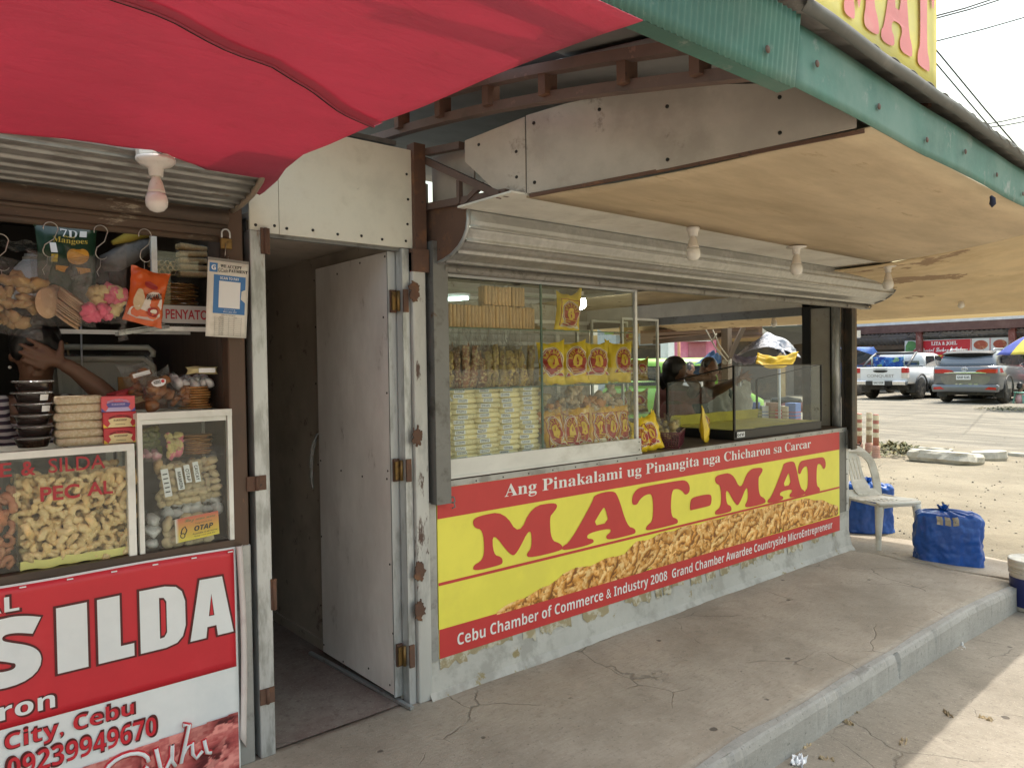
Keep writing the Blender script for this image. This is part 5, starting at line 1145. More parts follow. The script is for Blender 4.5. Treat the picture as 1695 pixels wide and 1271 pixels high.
packed('candy_pack', 'twisted bag of pink and yellow puffs upright on the glass shelf', 'candy', (-1.115, .045, 1.193), (R(-5), 0, 0), .05, .085, .045, M('pink_yellow_puff', (.6, .5, .2), .5, c2=(.6, .15, .22), s2=18, t2=(.48, .54)), 4, .017, 221)
packed('candy_pack', 'bag of green dried candy behind the pink ones', 'candy', (-1.19, .12, 1.193), (R(-20), 0, 0), .10, .11, .05, M('green_candy', (.25, .27, .08), .5, c2=(.15, .2, .04), s2=40), 6, .015, 222)
m_brit = M('peanut_brittle', (.33, .15, .045), .35, c2=(.48, .30, .12), s2=70, c3=(.2, .08, .02), s3=30, rv=.12, coat=.5, bump=.4, bs=120, rndoff=True)
def disc_pack(label, loc, n, w, seed, group=None, mt=None, hh=.008, cat='brittle pack'):
    t = thing('brittle_pack', label, cat, loc, group, world=False); m = MB(); rg = random.Random(seed)
    for k in range(n): m.lathe([(0, 0), (w/2*.96, 0), (w/2, hh*.3), (w/2*.97, hh*.7), (0, hh*.72)], 22, 0, Matrix.Translation((rg.uniform(-.003, .003), 0, k*hh)) @ Matrix.Rotation(rg.uniform(0, 6), 4, 'Z'), False, False, 1, .8)
    m.build('brittle_discs', mt or m_brit, t)
    m = MB(); 
    for k in range(0, n, 3): m.grid(lambda u, v: ((u-.5)*w*1.35, -.42*w+(.84*w)*v, k*hh+hh*1.5+.012*math.sin(abs(u-.5)*6)*(abs(u-.5) > .38)+.003*mnoise.noise(Vector((u*7, v*7, seed+k)))), 14, 6)
    m.build('wrapper', m_film, t); return t
disc_pack('stack of wrapped brown brittle discs on the shelf inside the small case', (-1.02, .11, 1.193), 9, .12, 230)
disc_pack('tall stack of wrapped orange brittle discs on top of the small case', (-1.02, .12, 1.362), 9, .125, 231, hh=.0095)
packed('biscuit_pack', 'clear bag of white round biscuits on top of the brittle discs', 'biscuit pack', (-1.02, .10, 1.45), (R(-75), 0, 0), .14, .09, .05, m_silv, 5, .02, 232)
t = thing('wafer_packet', 'small labelled packet lying on top of the white round biscuits', 'packet', (-1.0, .08, 1.492), world=False); Pillow(.12, .028, .05, 233, 0, .003).mb().build('packet', M('cream_packet', (.5, .42, .22), .5), t); m = MB(); m.box(-.02, .04, -.027, -.026, .005, .022); m.build('label', m_stick, t)
# chip bags with a printed badge
def cs_badge(t, w, h, text):
    m = MB(); m.poly([chaikin([(-w/2, h/2), (w/2, h/2), (w*.35, -h/2), (-w*.35, -h/2)], 1)], lambda u, v, w_: (u, -.036, .10+v)); o = m.build('badge', m_stick, t)
    m = MB(); put_text(m, text, 'b', (-w*.32, w*.1, -.004, .01), lambda u, v: (u, -.037, .10+v)); m.build('badge_print', m_ink, t)
    m = MB(); m.lathe([(0, 0), (.006, 0)], 12, 0, Matrix.Translation((w*.25, -.037, .103)) @ Matrix.Rotation(R(90), 4, 'X'), cap=False); m.build('badge_drop', m_bred, t)
m_bch = M('brown_chips', (.22, .085, .025), .45, c2=(.36, .17, .06), s2=30, rv=.1, bump=.3, rndoff=True)
t = chip_bag('clear bag of brown chips with a white HORNO badge on the small case', (-1.14, .06, 1.36), (R(-12), R(-12), 0), .12, .145, .06, 240, m_bch, 'clear bags of brown chips', 12, .022); cs_badge(t, .055, .026, 'HORNO')
chip_bag('plain clear bag of brown chips right of the HORNO bag', (-1.085, .075, 1.36), (R(-14), R(14), 0), .09, .12, .05, 241, m_bch, 'clear bags of brown chips', 9, .02)
t = chip_bag('clear bag with a blank white strip behind the HORNO bag', (-1.165, .13, 1.37), (R(-8), R(-16), 0), .13, .17, .05, 242, m_bch, 'clear bags of brown chips', 9, .02); m = MB(); m.box(-.03, .03, -.03, -.029, .12, .135); m.build('label', m_stick, t)

# ------------------------------------------------------------------ on top of the cracklings case: bowls, packs, boxes
m_bowl = M('dark_syrup_bowl', (.022, .014, .013), .18, var=.1, coat=.5); m_lid = FILM('clear_lid', (.82, .82, .82), .22, .18)
for k in range(6):
    t = thing('takeaway_bowl', '%s clear lidded bowl of dark syrup in the stack, counted from below' % NTH[k], 'bowl', (-1.542+.004*(k % 2), .12, 1.256+.0375*k), 'stacked bowls of dark syrup', world=False)
    m = MB(); m.lathe([(.0, .001), (.042, .001), (.052, .025), (.056, .031)], 28); m.build('bowl', m_bowl, t)
    m = MB(); m.lathe([(.058, .0295), (.062, .031), (.062, .034), (.057, .0355), (.05, .034), (0, .034)], 28); m.build('lid', m_lid, t)
    if k in (3, 4): m = MB(); m.grid(lambda u, v: ((.0535+.003*v)*math.cos(R(-72+32*u)), (.0535+.003*v)*math.sin(R(-72+32*u)), .007+.02*v), 5, 1); m.build('sticker', m_stick, t)
for k in range(6):
    t = thing('rice_bar_pack', '%s long clear-wrapped pale bar from below in the pile beside the bowls' % ('lowest' if k == 0 else NTH[k]), 'rice bar', (-1.412+rg.uniform(-.003, .003), .10, 1.256+.0283*k), 'pale bars piled beside the bowls', world=False); t.rotation_euler = (0, R(rg.uniform(-1, 1)), R(rg.uniform(-3, 3)))
    rbox(.135, .10, .0265, .004, 250+k, .004).build('bar', M('puffed_rice_bar', (.55, .44, .27), .55, c2=(.66, .58, .42), s2=110, t2=(.42, .6), c3=(.36, .24, .11), s3=80, t3=(.6, .7), bump=.5, bs=130, rndoff=True), t)
    m = MB(); m.grid(lambda u, v: ((u-.5)*.155, -.052+.002*mnoise.noise(Vector((u*9, v*4, k)))-.003*math.sin(math.pi*v), .0265*v), 16, 4); m.build('wrapper', m_filmc, t)
m_box = M('red_carton', (.56, .045, .06), .5, var=.05); m_boxp = M('pink_red_carton', (.66, .10, .12), .5, var=.05); m_cream = M('carton_cream', (.78, .66, .36), .5, var=.04); m_lil = M('carton_lilac', (.48, .42, .66), .5, var=.04); m_yel2 = M('carton_yellow', (.78, .52, .06), .5, var=.04); m_blue2 = M('carton_blue', (.10, .09, .32), .5, var=.04)
def carton(label, loc, rot, lil=False, group='red pastry cartons'):
    t = thing('pastry_box', label, 'box', loc, group, world=False); t.rotation_euler = rot; w_, d_, h_ = .106, .09, .0535
    m = MB(); m.box(-w_/2, w_/2, -d_/2, d_/2, 0, h_); m.build('carton', m_boxp if lil else m_box, t, bevel=.0015)
    f = lambda o: (lambda u, v, w__=0: (u*w_, -d_/2-o, v*h_))
    m = MB(); m.poly([[(-.38, .02), (.38, .02), (.30, .26), (.12, .34), (-.12, .34), (-.30, .26)]], f(.0006), 0); m.poly([[(-.5, .0), (-.36, .0), (-.5, .26)]], f(.0006), 1); m.poly([[(.5, .0), (.5, .26), (.36, .0)]], f(.0006), 1); m.poly([[(-.30, .28), (.30, .28), (.36, .52), (.2, .62), (-.2, .62), (-.36, .52)]], f(.0009), 2); m.build('carton_print', [m_lil if lil else m_cream, m_blue2 if lil else m_yel2, m_blue2 if lil else m_cream], t)
    m = MB()
    def arc(s, y0, r, st): 
        vs, fs = text2d(s, 'sb', .01, 1); x1 = max(q[0] for q in vs); m.add([f(.0013)(-.33+.66*q[0]/x1, y0+.13*q[1]/.7-.16*(2*q[0]/x1-1)**2) for q in vs], fs)
    arc('HOME MADE PASTRY', .70, 0, 0); vs, fs = text2d('BAKESHOP', 'sb', .01, 1); x1 = max(q[0] for q in vs); m.add([f(.0013)(-.2+.4*q[0]/x1, .42+.12*q[1]/.7) for q in vs], fs); put_text(m, 'Pasalubong', 'b', (-.14, .14, .16, .24), f(.0013)); m.build('carton_lettering', m_lil if lil else m_bdk, t); return t
carton('lowest red bakeshop carton with a cream fan shape beside the small case', (-1.292, .085, 1.256), (0, 0, 0)); carton('middle red bakeshop carton, between the lowest and the lilac one', (-1.294, .085, 1.311), (0, 0, R(1))); carton('top bakeshop carton printed in pink and lilac', (-1.296, .085, 1.366), (0, 0, R(-2)), True)
carton('tilted red bakeshop carton behind the HORNO chip bag', (-1.225, .2, 1.385), (0, R(-14), R(8)))
# ------------------------------------------------------------------ behind: tray, carton, shelf unit
t = thing('plastic_tub', 'big white plastic tub wrapped in film standing at the back of the sweets stall', 'tub', (-1.21, .62, 1.26), world=False); t.rotation_euler = (R(-6), 0, 0)
m = MB(); pr = [(-.16, .0), (.15, .0), (.17, .02), (.185, .24), (.18, .30), (-.17, .30), (-.175, .24)]; m.poly([chaikin(pr, 1)], lambda u, v, w_: (u, w_, v), thick=.2); m.build('tub', M('off_white_plastic', (.50, .49, .45), .45, c2=(.4, .39, .36), s2=5), t)
m = MB(); m.tube([(-.17, -.005, .3), (.15, -.005, .3), (.185, -.005, .27), (.19, -.005, .1)], .013, 8); m.tube([(-.17, -.005, .35), (.17, -.005, .35), (.19, -.005, .33), (.185, -.005, .31)], .012, 8); m.build('tub_rim', M('cream_rim', (.55, .53, .44), .45), t)
Pillow(.36, .32, .06, 260, .1, .012).mb().build('wrapper', m_filmc, t)
m = MB(); m.box(-.09, .09, 0, .008, 0, .155); o = m.build('carton_board', M('brown_carton_board', (.26, .125, .03), .7, c2=(.2, .09, .025), s2=8, stretch=(.3, 1, 4)), loc=(-1.12, .42, 1.33)); o.rotation_euler = (R(-5), 0, 0); tag(o, 'brown cardboard sheet leaning before the white tub', 'cardboard')
o = MB(); 
for dx, a in ((0, 0), (.02, .1)): o.tube([(dx, 0, .28), (dx+.08, 0, -.02)], .003, 5)
o.tube([(.11, 0, .30), (.15, .0, -.05)], .0045, 5); o = o.build('bamboo_skewers', M('bamboo', (.3, .2, .08), .6), loc=(-1.44, .75, 1.33)); tag(o, 'thin sticks leaning in the dark beside the white tub', 'sticks')
su = thing('display_case', 'upper glass shelf box with wafer rolls lettered PENYATO under the shutter', 'display case', (-1.04, .2, 1.66))
mb = MB(); mb.box(-1.152, -1.132, .14, .16, 1.665, 2.04); mb.box(-1.152, -.94, .14, .16, 1.655, 1.672); mb.box(-1.152, -.94, .40, .42, 1.655, 1.67); mb.box(-1.152, -1.138, .16, .4, 1.655, 1.67); mb.build('case_frame', m_frame, su)
mb = MB(); mb.box(-1.12, -.95, .141, .146, 1.685, 1.752); mb.build('name_strip', M('dusty_white_strip', (.5, .48, .46), .6), su)
mb = MB(); put_text(mb, 'PENYATO', '', (-1.108, -.955, 1.70, 1.737), lambda u, v: (u, .1395, v), fat=.02); mb.build('lettering', m_lred, su)
mb = MB(); mb.box(-1.15, -.94, .17, .4, 1.862, 1.868); mb.box(-1.15, -.94, .17, .4, 1.672, 1.68); mb.build('glass_shelf', m_glass, su)
mb = MB(); mb.box(-1.132, -.945, .148, .152, 1.755, 2.03); mb.build('front_glass', m_glass, su)
t = thing('wafer_roll_pack', 'bundle of wafer rolls seen end-on in the upper shelf box', 'wafer rolls', (-1.09, .2, 1.87), 'wafer rolls in the upper shelf box', world=False); m = MB()
for j in range(3):
    for i in range(4): m.lathe([(.0075, 0), (.0095, 0), (.0095, .09), (.0075, .09), (.007, .01)], 10, 0, Matrix.Translation((-.03+.02*i+.01*(j % 2), 0, .011+.018*j)) @ Matrix.Rotation(R(-90), 4, 'X'), True, False)
m.build('rolls', m_wafer, t); q = Pillow(.10, .075, .07, 270, .1, .005); q.mb(8, 8).build('wrapper', m_filmt, t)
for k in range(5):
    t = thing('wafer_roll_pack', '%s sideways bundle of wafer rolls in the upper shelf box, from below' % ('lowest' if k == 0 else NTH[k]), 'wafer rolls', (-.985, .2, 1.87+.026*k), 'wafer rolls in the upper shelf box', world=False); t.rotation_euler = (0, R(rg.uniform(-4, 4)), R(rg.uniform(-6, 6))); m = MB()
    for i in range(3): m.lathe([(.0095, 0), (.0105, .002), (.0105, .1), (.0095, .102)], 9, 0, Matrix.Translation((-.05, .021*i, .012)) @ Matrix.Rotation(R(90), 4, 'Y'))
    m.build('rolls', m_wafer, t); m = MB(); m.grid(lambda u, v: ((u-.5)*.13, -.012, .024*v+.002*mnoise.noise(Vector((u*9, v*3, k)))), 10, 3); m.build('wrapper', m_film, t)
disc_pack('dark stack of brittle discs behind the PENYATO strip', (-1.03, .25, 1.76), 10, .15, 272, hh=.0085)
mb = MB(); mb.bar((0, 0, 0), (.16, .15, .035), .02, .012); mb.bar((0.01, .01, .012), (.15, .14, .045), .006, .004); o = mb.build('metal_bracket', m_galvb, loc=(-1.30, .02, 1.635)); o.rotation_euler = (0, 0, R(-15)); tag(o, 'loose bright metal bar sticking out below the orange bag', 'metal bar')

# ------------------------------------------------------------------ hooks and hanging bags
m_wire = M('bright_wire', (.5, .48, .45), .3, .8, var=.05)
def hook(x, y, ztop, label, tilt=0.):
    m = MB(); P = []
    for a in range(12): t_ = R(200-17*a); P.append((.022*math.cos(t_), 0, .022*math.sin(t_)))
    P += [(.012, 0, -.03), (-.012, 0, -.055)]
    for a in range(11): t_ = R(155+18*a); P.append((.004+.019*math.cos(t_), 0, -.072+.019*math.sin(t_)))
    m.tube(P, .0016, 6); m.tube([(.0, 0, -.09), (.002, .002, -.115), (-.008, .004, -.135), (-.002, 0, -.15)], .0011, 5)
    o = m.build('hook', m_wire, loc=(x, y, ztop)); o.rotation_euler = (0, R(tilt), R(12)); tag(o, label, 'hook', 'wire hooks on the shutter bar'); return o
hy = -.035
for px, py, w_ in ((84, 376, 'holding the bag of stacked discs'), (167, 381, 'holding the pink and yellow bag'), (240, 387, 'holding the orange bag'), (1, 396, 'holding the bag of brown lumps')):
    p = at(px, py, 1, hy); hook(p.x, hy, p.z-.006, 'bent wire S-hook '+w_, rg.uniform(-4, 8))
p = at(18, 528, 1, -.05)
t = chip_bag('clear bag of brown puffed lumps hanging at the far left hook', (p.x-.01, -.05, p.z-.05), (0, R(8), 0), .19, .235, .10, 280, M('brown_puff', (.33, .21, .09), .7, c2=(.48, .36, .18), s2=40, bump=.6, bs=60), 'bags hanging on wire hooks', 26, .028)
# discs bag
p = at(106, 540, 1, -.05)
t = thing('disc_bag', 'clear bag of thin round rice discs hanging on a wire hook', 'snack bag', (p.x, -.05, p.z), 'bags hanging on wire hooks', world=False)
m_disc = M('rice_disc', (.42, .29, .18), .6, c2=(.5, .37, .25), s2=40, c3=(.3, .18, .1), s3=12, bump=.15)
m = MB()
for k in range(15): m.lathe([(0, 0), (.042, 0), (.044, .0015), (.042, .003), (0, .003)], 22, 0, Matrix.Translation((-.052+.0022*k+rg.uniform(-.003, .003), -.034+.0048*k, .070+.0012*k+rg.uniform(-.003, .003))) @ Matrix.Rotation(R(24), 4, 'Z') @ Matrix.Rotation(R(18), 4, 'Y') @ Matrix.Rotation(R(80), 4, 'X'), True, False, .8, 1.15)
for k in range(22): m.lathe([(0, 0), (.049, 0), (.051, .0014), (.049, .0028), (0, .0028)], 20, 0, Matrix.Translation((.0+.0014*k+rg.uniform(-.004, .004), rg.uniform(-.004, .004), .020+.0036*k)) @ Matrix.Rotation(R(38), 4, 'Y') @ Matrix.Rotation(R(16), 4, 'X'), True, False, 1, .7)
m.build('discs', m_disc, t); Pillow(.19, .22, .11, 281, .1, .010).mb(12, 14).build('bag', m_filmc, t)
p = at(172, 533, 1, -.05)
t = thing('puff_bag', 'clear bag of pink and yellow rice puffs hanging on a wire hook', 'snack bag', (p.x, -.05, p.z-.005), 'bags hanging on wire hooks', world=False); t.rotation_euler = (0, R(-4), 0)
m = MB(); lumps(m, 20, (-.02, .065, -.02, .015, .035, .115), .026, 282, 0, .8, (8, 6), .3); m.build('yellow_puffs', M('yellow_puff', (.58, .47, .22), .7, c2=(.66, .57, .33), s2=60, bump=.6, bs=90), t)
m = MB(); lumps(m, 10, (-.05, .01, -.04, -.015, .02, .05), .022, 283, 0, .8, (8, 6), .3); lumps(m, 8, (.02, .07, -.03, .0, .075, .13), .022, 284, 0, .8, (8, 6), .3); m.build('pink_puffs', M('pink_puff', (.62, .13, .2), .7, c2=(.7, .25, .3), s2=60, bump=.6, bs=90), t)
Pillow(.185, .215, .11, 285, .25, .012).mb(12, 14).build('bag', m_filmc, t)
m = MB(); m.tube([(0.055, 0, .02), (.06, 0, -.005), (.05, 0, -.03), (.055, 0, -.06)], [.02, .008, .012, .018], 8); m.build('bag_tail', m_filmc, t)
# orange printed bag
p = at(238, 532, 1, -.06)
t = thing('biscuit_bag', 'orange biscuit bag with SALVARO lettering hanging on a wire hook', 'snack bag', (p.x-.005, -.06, p.z-.01), 'bags hanging on wire hooks', world=False); t.rotation_euler = (R(-4), R(12), R(8))
pw = Pillow(.135, .19, .045, 290, .05, .006); pw.mb(14, 16).build('bag', M('orange_bag', (.58, .10, .015), .3, c2=(.66, .16, .02), s2=8, coat=.4), t)
m = MB(); m.poly([chaikin([(.06, .06), (.9, .1), (.92, .45), (.8, .62), (.5, .60), (.32, .36), (.2, .26), (.06, .24)], 1)], lambda u, v, w_: pw.S(u, v, .0035)); m.build('white_field', M('bag_white', (.68, .62, .57), .4), t)
m = MB(); m.poly([[(.22+.17*math.cos(a*.4)*(.8), .40+.20*math.sin(a*.4)) for a in range(16)]], lambda u, v, w_: pw.S(u, v, .0055)); m.build('window', m_bisc, t)
m = MB(); put_text(m, 'SALVARO', '', (.40, .86, .42, .53), lambda u, v: pw.S(u, v+.18*(u-.4), .006), fat=.03); m.build('lettering', m_ink, t)
m = MB(); m.poly([[(.66+.15*math.cos(a*.4), .24+.085*math.sin(a*.4)) for a in range(16)]], lambda u, v, w_: pw.S(u, v, .005)); m.poly([chaikin([(.3, .66), (.66, .64), (.7, .74), (.34, .78)], 1)], lambda u, v, w_: pw.S(u, v, .004)); put_text(m, 'Original', 'sc', (.4, .68, .67, .74), lambda u, v: pw.S(u, v, .006)); m.build('bag_badge', M('dark_red_print', (.35, .03, .03), .4), t)
m = MB(); m.poly([chaikin([(.58, .22), (.72, .21), (.74, .27), (.66, .30), (.58, .27)], 1)], lambda u, v, w_: pw.S(u, v, .0065)); m.build('bag_picture', M('coconut_white', (.7, .66, .55), .5), t)
# green mango bag, its colour darkened to stand for the shade deep inside
p = at(113, 500, 1, .2)
t = thing('mango_bag', 'green dried mango bag hanging in shade behind the stacked discs', 'snack bag', (p.x, .2, p.z), world=False); pw2 = Pillow(.20, .27, .05, 295, .0, .005); pw2.mb(14, 16).build('bag', M('shaded_green_mango_bag', (.005, .03, .011), .35, c2=(.008, .042, .013), s2=5, coat=.3), t)
m = MB(); S2 = lambda o: (lambda u, v, w_=0: pw2.S(u, v, o)); put_text(m, '7D', 'sb', (.40, .66, .84, .94), S2(.003)); m.box(0, 0, 0, 0, 0, 0); m.poly([[(.70, .85), (.82, .85), (.82, .93), (.70, .93)]], S2(.003)); m.poly([[(.2, .62), (.31, .62), (.31, .75), (.2, .75)]], S2(.003)); m.build('white_print', m_stick, t)
m = MB(); put_text(m, 'Mangoes', 'sb', (.26, .84, .74, .83), S2(.003)); put_text(m, 'Dried', 'sb', (.44, .62, .83, .855), S2(.0032)); m.poly([[(.2, .5), (.31, .5), (.31, .6), (.2, .6)]], S2(.003)); m.build('gold_print', M('mango_gold', (.52, .38, .06), .4), t)
m = MB(); m.poly([chaikin([(.50, .50), (.72, .48), (.86, .54), (.86, .66), (.76, .70), (.68, .68), (.56, .70), (.48, .62)], 2)], S2(.0035)); m.poly([[(.28, .12), (.88, .12), (.88, .44), (.28, .46)]], S2(.003)); m.build('mango_picture', M('mango_orange', (.62, .28, .02), .45, c2=(.4, .2, .03), s2=25), t)
m = MB(); put_text(m, 'Cebu', 'sb', (.44, .7, .34, .43), S2(.004)); m.build('lettering', m_ink, t)
m = MB(); m.tube([(p.x, .2, p.z+.27), (p.x, .2, 2.0)], .0012, 5); o = m.build('string', m_wire); tag(o, 'thin wire the green mango bag hangs from', 'wire')
# white jug
p = at(53, 470, 1, .45); t = thing('plastic_jug', 'white plastic jug with black handwriting hanging in the dark', 'jug', (p.x, .45, p.z-.06), world=False)
m = MB(); m.lathe([(.0, 0), (.055, 0), (.058, .01), (.058, .10), (.056, .115), (.035, .14), (.025, .15), (.022, .17)], 24); m.build('jug', M('greyish_white_plastic', (.36, .36, .38), .45, c2=(.28, .28, .3), s2=8), t)
m = MB(); m.lathe([(.027, .148), (.029, .15), (.029, .158), (.026, .16)], 20); m.tube([(.02, -.02, .165), (-.02, -.025, .18), (.015, -.02, .19), (.0, 0, .22)], .002, 5); m.build('jug_neck', m_dark, t)
m = MB()
for k, ch in enumerate('EAR'): put_text(m, ch, '', (.012, .024, .095-.028*k, .113-.028*k), lambda u, v: (u+.008, -.0572+.2*(u-.0)**2, v))
put_text(m, '7E', '', (.01, .04, .018, .034), lambda u, v: (u, -.0575+.2*u*u, v)); m.build('lettering', m_ink, t)
# grey cloth bundle
p = at(212, 420, 1, .25); m = MB(); m.tube([(-.09, 0, -.045), (-.05, -.01, -.035), (0, 0, 0), (.05, .01, .035), (.10, .02, .06)], [.03, .04, .045, .035, .012], 10); m.v = [tuple(Vector(q)+Vector((0, 0, 1))*.01*mnoise.noise(Vector(q)*20)) for q in m.v]; m.tube([(-.06, -.03, .03), (0, -.025, .06), (.09, 0, .085)], [.008, .02, .01], 8, 1); m.v = [tuple(q) for q in m.v]
tag(m.build('cloth_bundle', [M('grey_cloth', (.14, .135, .13), .8, c2=(.09, .09, .085), s2=20), M('yellow_cloth', (.32, .23, .03), .8)], loc=p), 'grey cloth bundle with a yellow edge hanging above the orange bag', 'cloth')
p = at(30, 390, 1, .4); m = MB(); m.grid(lambda u, v: ((u-.5)*.3, .05*math.sin(v*3), -.08*math.sin(math.pi*u)*v-.02+.02*mnoise.noise(Vector((u*6, v*6, 0)))+.05*v), 18, 8); tag(m.build('plastic_sheet', FILM('dull_plastic_sheet', (.4, .4, .38), .5, .1, (.25, .24, .22)), loc=p), 'dull crumpled plastic sheet under the roof of the sweets stall', 'plastic sheet')

# ------------------------------------------------------------------ padlock and payment card
p = at(374, 402, 1, -.035); t = thing('padlock', 'brass padlock hanging on the brown post above the payment card', 'padlock', p, world=False)
m = MB(); m.box(-.021, .021, -.008, .008, -.024, .016); m.build('lock_body', m_brass, t, bevel=.003); m = MB(); m.tube([(-.015, 0, .01), (-.015, 0, .035)] + [(.015*math.cos(R(180-20*k)), 0, .035+.015*math.sin(R(180-20*k))) for k in range(1, 9)] + [(.015, 0, .035), (.015, 0, .01)], .0032, 8); m.build('shackle', m_galvb, t)
m = MB(); m.tube([(-.004, -.012, -.005), (-.008, -.016, -.03), (-.012, -.02, -.055)], .0012, 5); m.tube([(.004, -.012, -.05), (-.002, -.02, -.075), (-.003, -.022, -.085)], .0012, 5); tag(m.build('wire_hanger', m_wire, loc=p), 'short bent wire between the padlock and the payment card', 'wire')
p = at(376, 494, 1, -.06); t = thing('payment_card', 'laminated white payment card with a blue panel hanging below the padlock', 'sign', (p.x+.0, -.06, p.z), world=False); t.rotation_euler = (R(3), R(2), R(4))
cw_, ch_ = .152, .285; CF_ = lambda o: (lambda u, v, w_=0: ((u-.5)*cw_, -.003-o-.003*math.sin(v*3)*u, (v-.5)*ch_))
m = MB(); m.grid(lambda u, v: CF_(0)(u, v), 8, 10, thick=.001); m.build('card', M('aged_white_card', (.64, .62, .57), .35, c2=(.56, .53, .47), s2=9, coat=.4), t)
m = MB(); m.grid(lambda u, v: CF_(.0004)(u, .965+.035*v), 8, 1); m.build('sleeve_edge', M('sleeve_edge', (.2, .19, .18), .4), t)
m = MB(); m.poly([[(.04, .82), (.235, .82), (.235, .935), (.04, .935)]], CF_(.0006)); m.poly([[(.15, .30), (.93, .30), (.93, .79), (.15, .79)]], CF_(.0006)); m.build('blue_panel', M('card_blue', (.035, .16, .42), .35, var=.04), t)
m = MB(); m.poly([[(.28, .375), (.80, .375), (.80, .715), (.28, .715)]], CF_(.0012)); put_text(m, 'G', 'b', (.085, .19, .845, .91), CF_(.0014), fat=.01); put_text(m, 'SCAN TO PAY', 'b', (.30, .76, .735, .77), CF_(.0014)); put_text(m, 'C******* B.', '', (.42, .70, .345, .36), CF_(.0014)); put_text(m, '0915 2551 433', '', (.40, .72, .315, .335), CF_(.0014)); m.build('white_print', m_stick, t)
m = MB(); put_text(m, 'WE ACCEPT', 'sb', (.30, .82, .885, .925), CF_(.0014), fat=.012); put_text(m, 'PAYMENT', 'sb', (.50, .97, .835, .875), CF_(.0014), fat=.012); put_text(m, 'GCash', '', (.245, .48, .825, .875), CF_(.0014)); put_text(m, 'CASH IN PAYMENT', '', (.36, .70, .275, .288), CF_(.0014))
for k in range(10):
    v0 = .245-.0245*k; put_text(m, ['AMOUNT', '1-250', '251-500', '501-750', '751-1000', '1001-1250', '1251-1500', '1501-1750', '1751-2000', '2001-2250'][k], '', (.30, .42, v0+.004, v0+.016), CF_(.0014)); put_text(m, ['CHARGE', '5', '10', '15', '20', '25', '30', '35', '40', '45'][k], '', (.66, .74 if k == 0 else .685, v0+.004, v0+.016), CF_(.0014)); m.poly([[(.2, v0), (.85, v0), (.85, v0+.0015), (.2, v0+.0015)]], CF_(.0012))
for u in (.2, .54, .85): m.poly([[(u, .02), (u+.004, .02), (u+.004, .26), (u, .26)]], CF_(.0012))
m.build('black_print', m_ink, t)
# socket strip on the passage floor
p = at(455, 1058, 0, -.70); t = thing('power_strip', 'cream power strip hanging on a black cord inside the passage', 'power strip', (-.75, .38, .29), world=False)
m = MB(); m.box(-.02, .02, -.012, .012, -.10, .10, 0)
for k in range(5):
    for (dx, dz) in ((-.006, .006), (.006, .006), (0, -.006)): m.box(dx-.002, dx+.002, -.0128, -.012, -.07+.035*k+dz-.003, -.07+.035*k+dz+.003, 1)
m.build('strip_body', [M('cream_plastic', (.55, .52, .42), .5), m_ink], t, bevel=.003)
m = MB(); m.tube([(0, 0, .10), (.0, .02, .2), (-.02, .03, .26), (-.03, .05, .15), (-.025, .1, -.1), (0, .2, -.27)], .007, 8); m.build('cord', m_black, t)
# ================================================================== people
def voxel(mb, size, smooth=8, decim=None):
    """fuse overlapping pieces into one continuous skin"""
    me = bpy.data.meshes.new('skin'); me.from_pydata(mb.v, [], mb.f); o = bpy.data.objects.new('skin', me); COL.objects.link(o)
    r = o.modifiers.new('r', 'REMESH'); r.mode = 'VOXEL'; r.voxel_size = size
    s_ = o.modifiers.new('s', 'SMOOTH'); s_.iterations = smooth; s_.factor = .5
    if decim: d = o.modifiers.new('d', 'DECIMATE'); d.ratio = decim
    dg = bpy.context.evaluated_depsgraph_get(); m2 = o.evaluated_get(dg).to_mesh()
    out = MB(); out.add([tuple(v.co) for v in m2.vertices], [tuple(p.vertices) for p in m2.polygons], 0, True)
    o.evaluated_get(dg).to_mesh_clear(); bpy.data.objects.remove(o); bpy.data.meshes.remove(me); return out
def ball(mb, c, r, n=14, T=None):
    c = Vector(c); rr = r if isinstance(r, (tuple, list)) else (r, r, r)
    prof = [(math.sin(math.pi*k/8), -math.cos(math.pi*k/8)) for k in range(9)]
    M_ = Matrix.Translation(c) @ (T or Matrix.Identity(4)) @ Matrix.Diagonal((*rr, 1))
    mb.lathe([(max(1e-7, a), b_) for a, b_ in prof], n, 0, M_, True, False)
def limb(mb, chain, n=12):
    P = [Vector(p) for p, _ in chain]; rs = [r for _, r in chain]
    for a, b_, r0, r1 in zip(P, P[1:], rs, rs[1:]):
        k = 5; mb.tube([a.lerp(b_, i/k) for i in range(k+1)], [r0+(r1-r0)*i/k for i in range(k+1)], n)
    for p, r in zip(P, rs): ball(mb, p, r)
def head_shape(mb, L):
    ball(mb, L(0, .02, -.012), (.076, .095, .102)); ball(mb, L(0, -.045, .012), (.058, .072, .078)); ball(mb, L(0, -.095, .055), (.026, .02, .024)); ball(mb, L(0, -.02, .088), (.011, .02, .018)); ball(mb, L(0, -.034, .097), (.015, .011, .012))
    ball(mb, L(0, .022, .075), (.055, .012, .018)); ball(mb, L(0, -.062, .082), (.022, .008, .01))
    for s_ in (-1, 1): ball(mb, L(.076*s_, -.008, -.01), (.012, .03, .018)); ball(mb, L(.032*s_, -.012, .07), (.022, .016, .016))
def frame(H, yaw, pitch=0., roll=0.):
    """a: to the person's left as seen facing us, b: up, c: the way the face points"""
    Rm = Matrix.Rotation(yaw, 4, 'Z') @ Matrix.Rotation(pitch, 4, 'X') @ Matrix.Rotation(roll, 4, 'Y'); H = Vector(H)
    return lambda a, b_, c: H + Rm.to_3x3() @ Vector((a, -c, b_))
def orient_ball(mb):  pass
def dep(px, py, d): return CAM_LOC + (CF + CR*((px-PX0)/FPX) - CU*((py-PY0)/FPX))*d
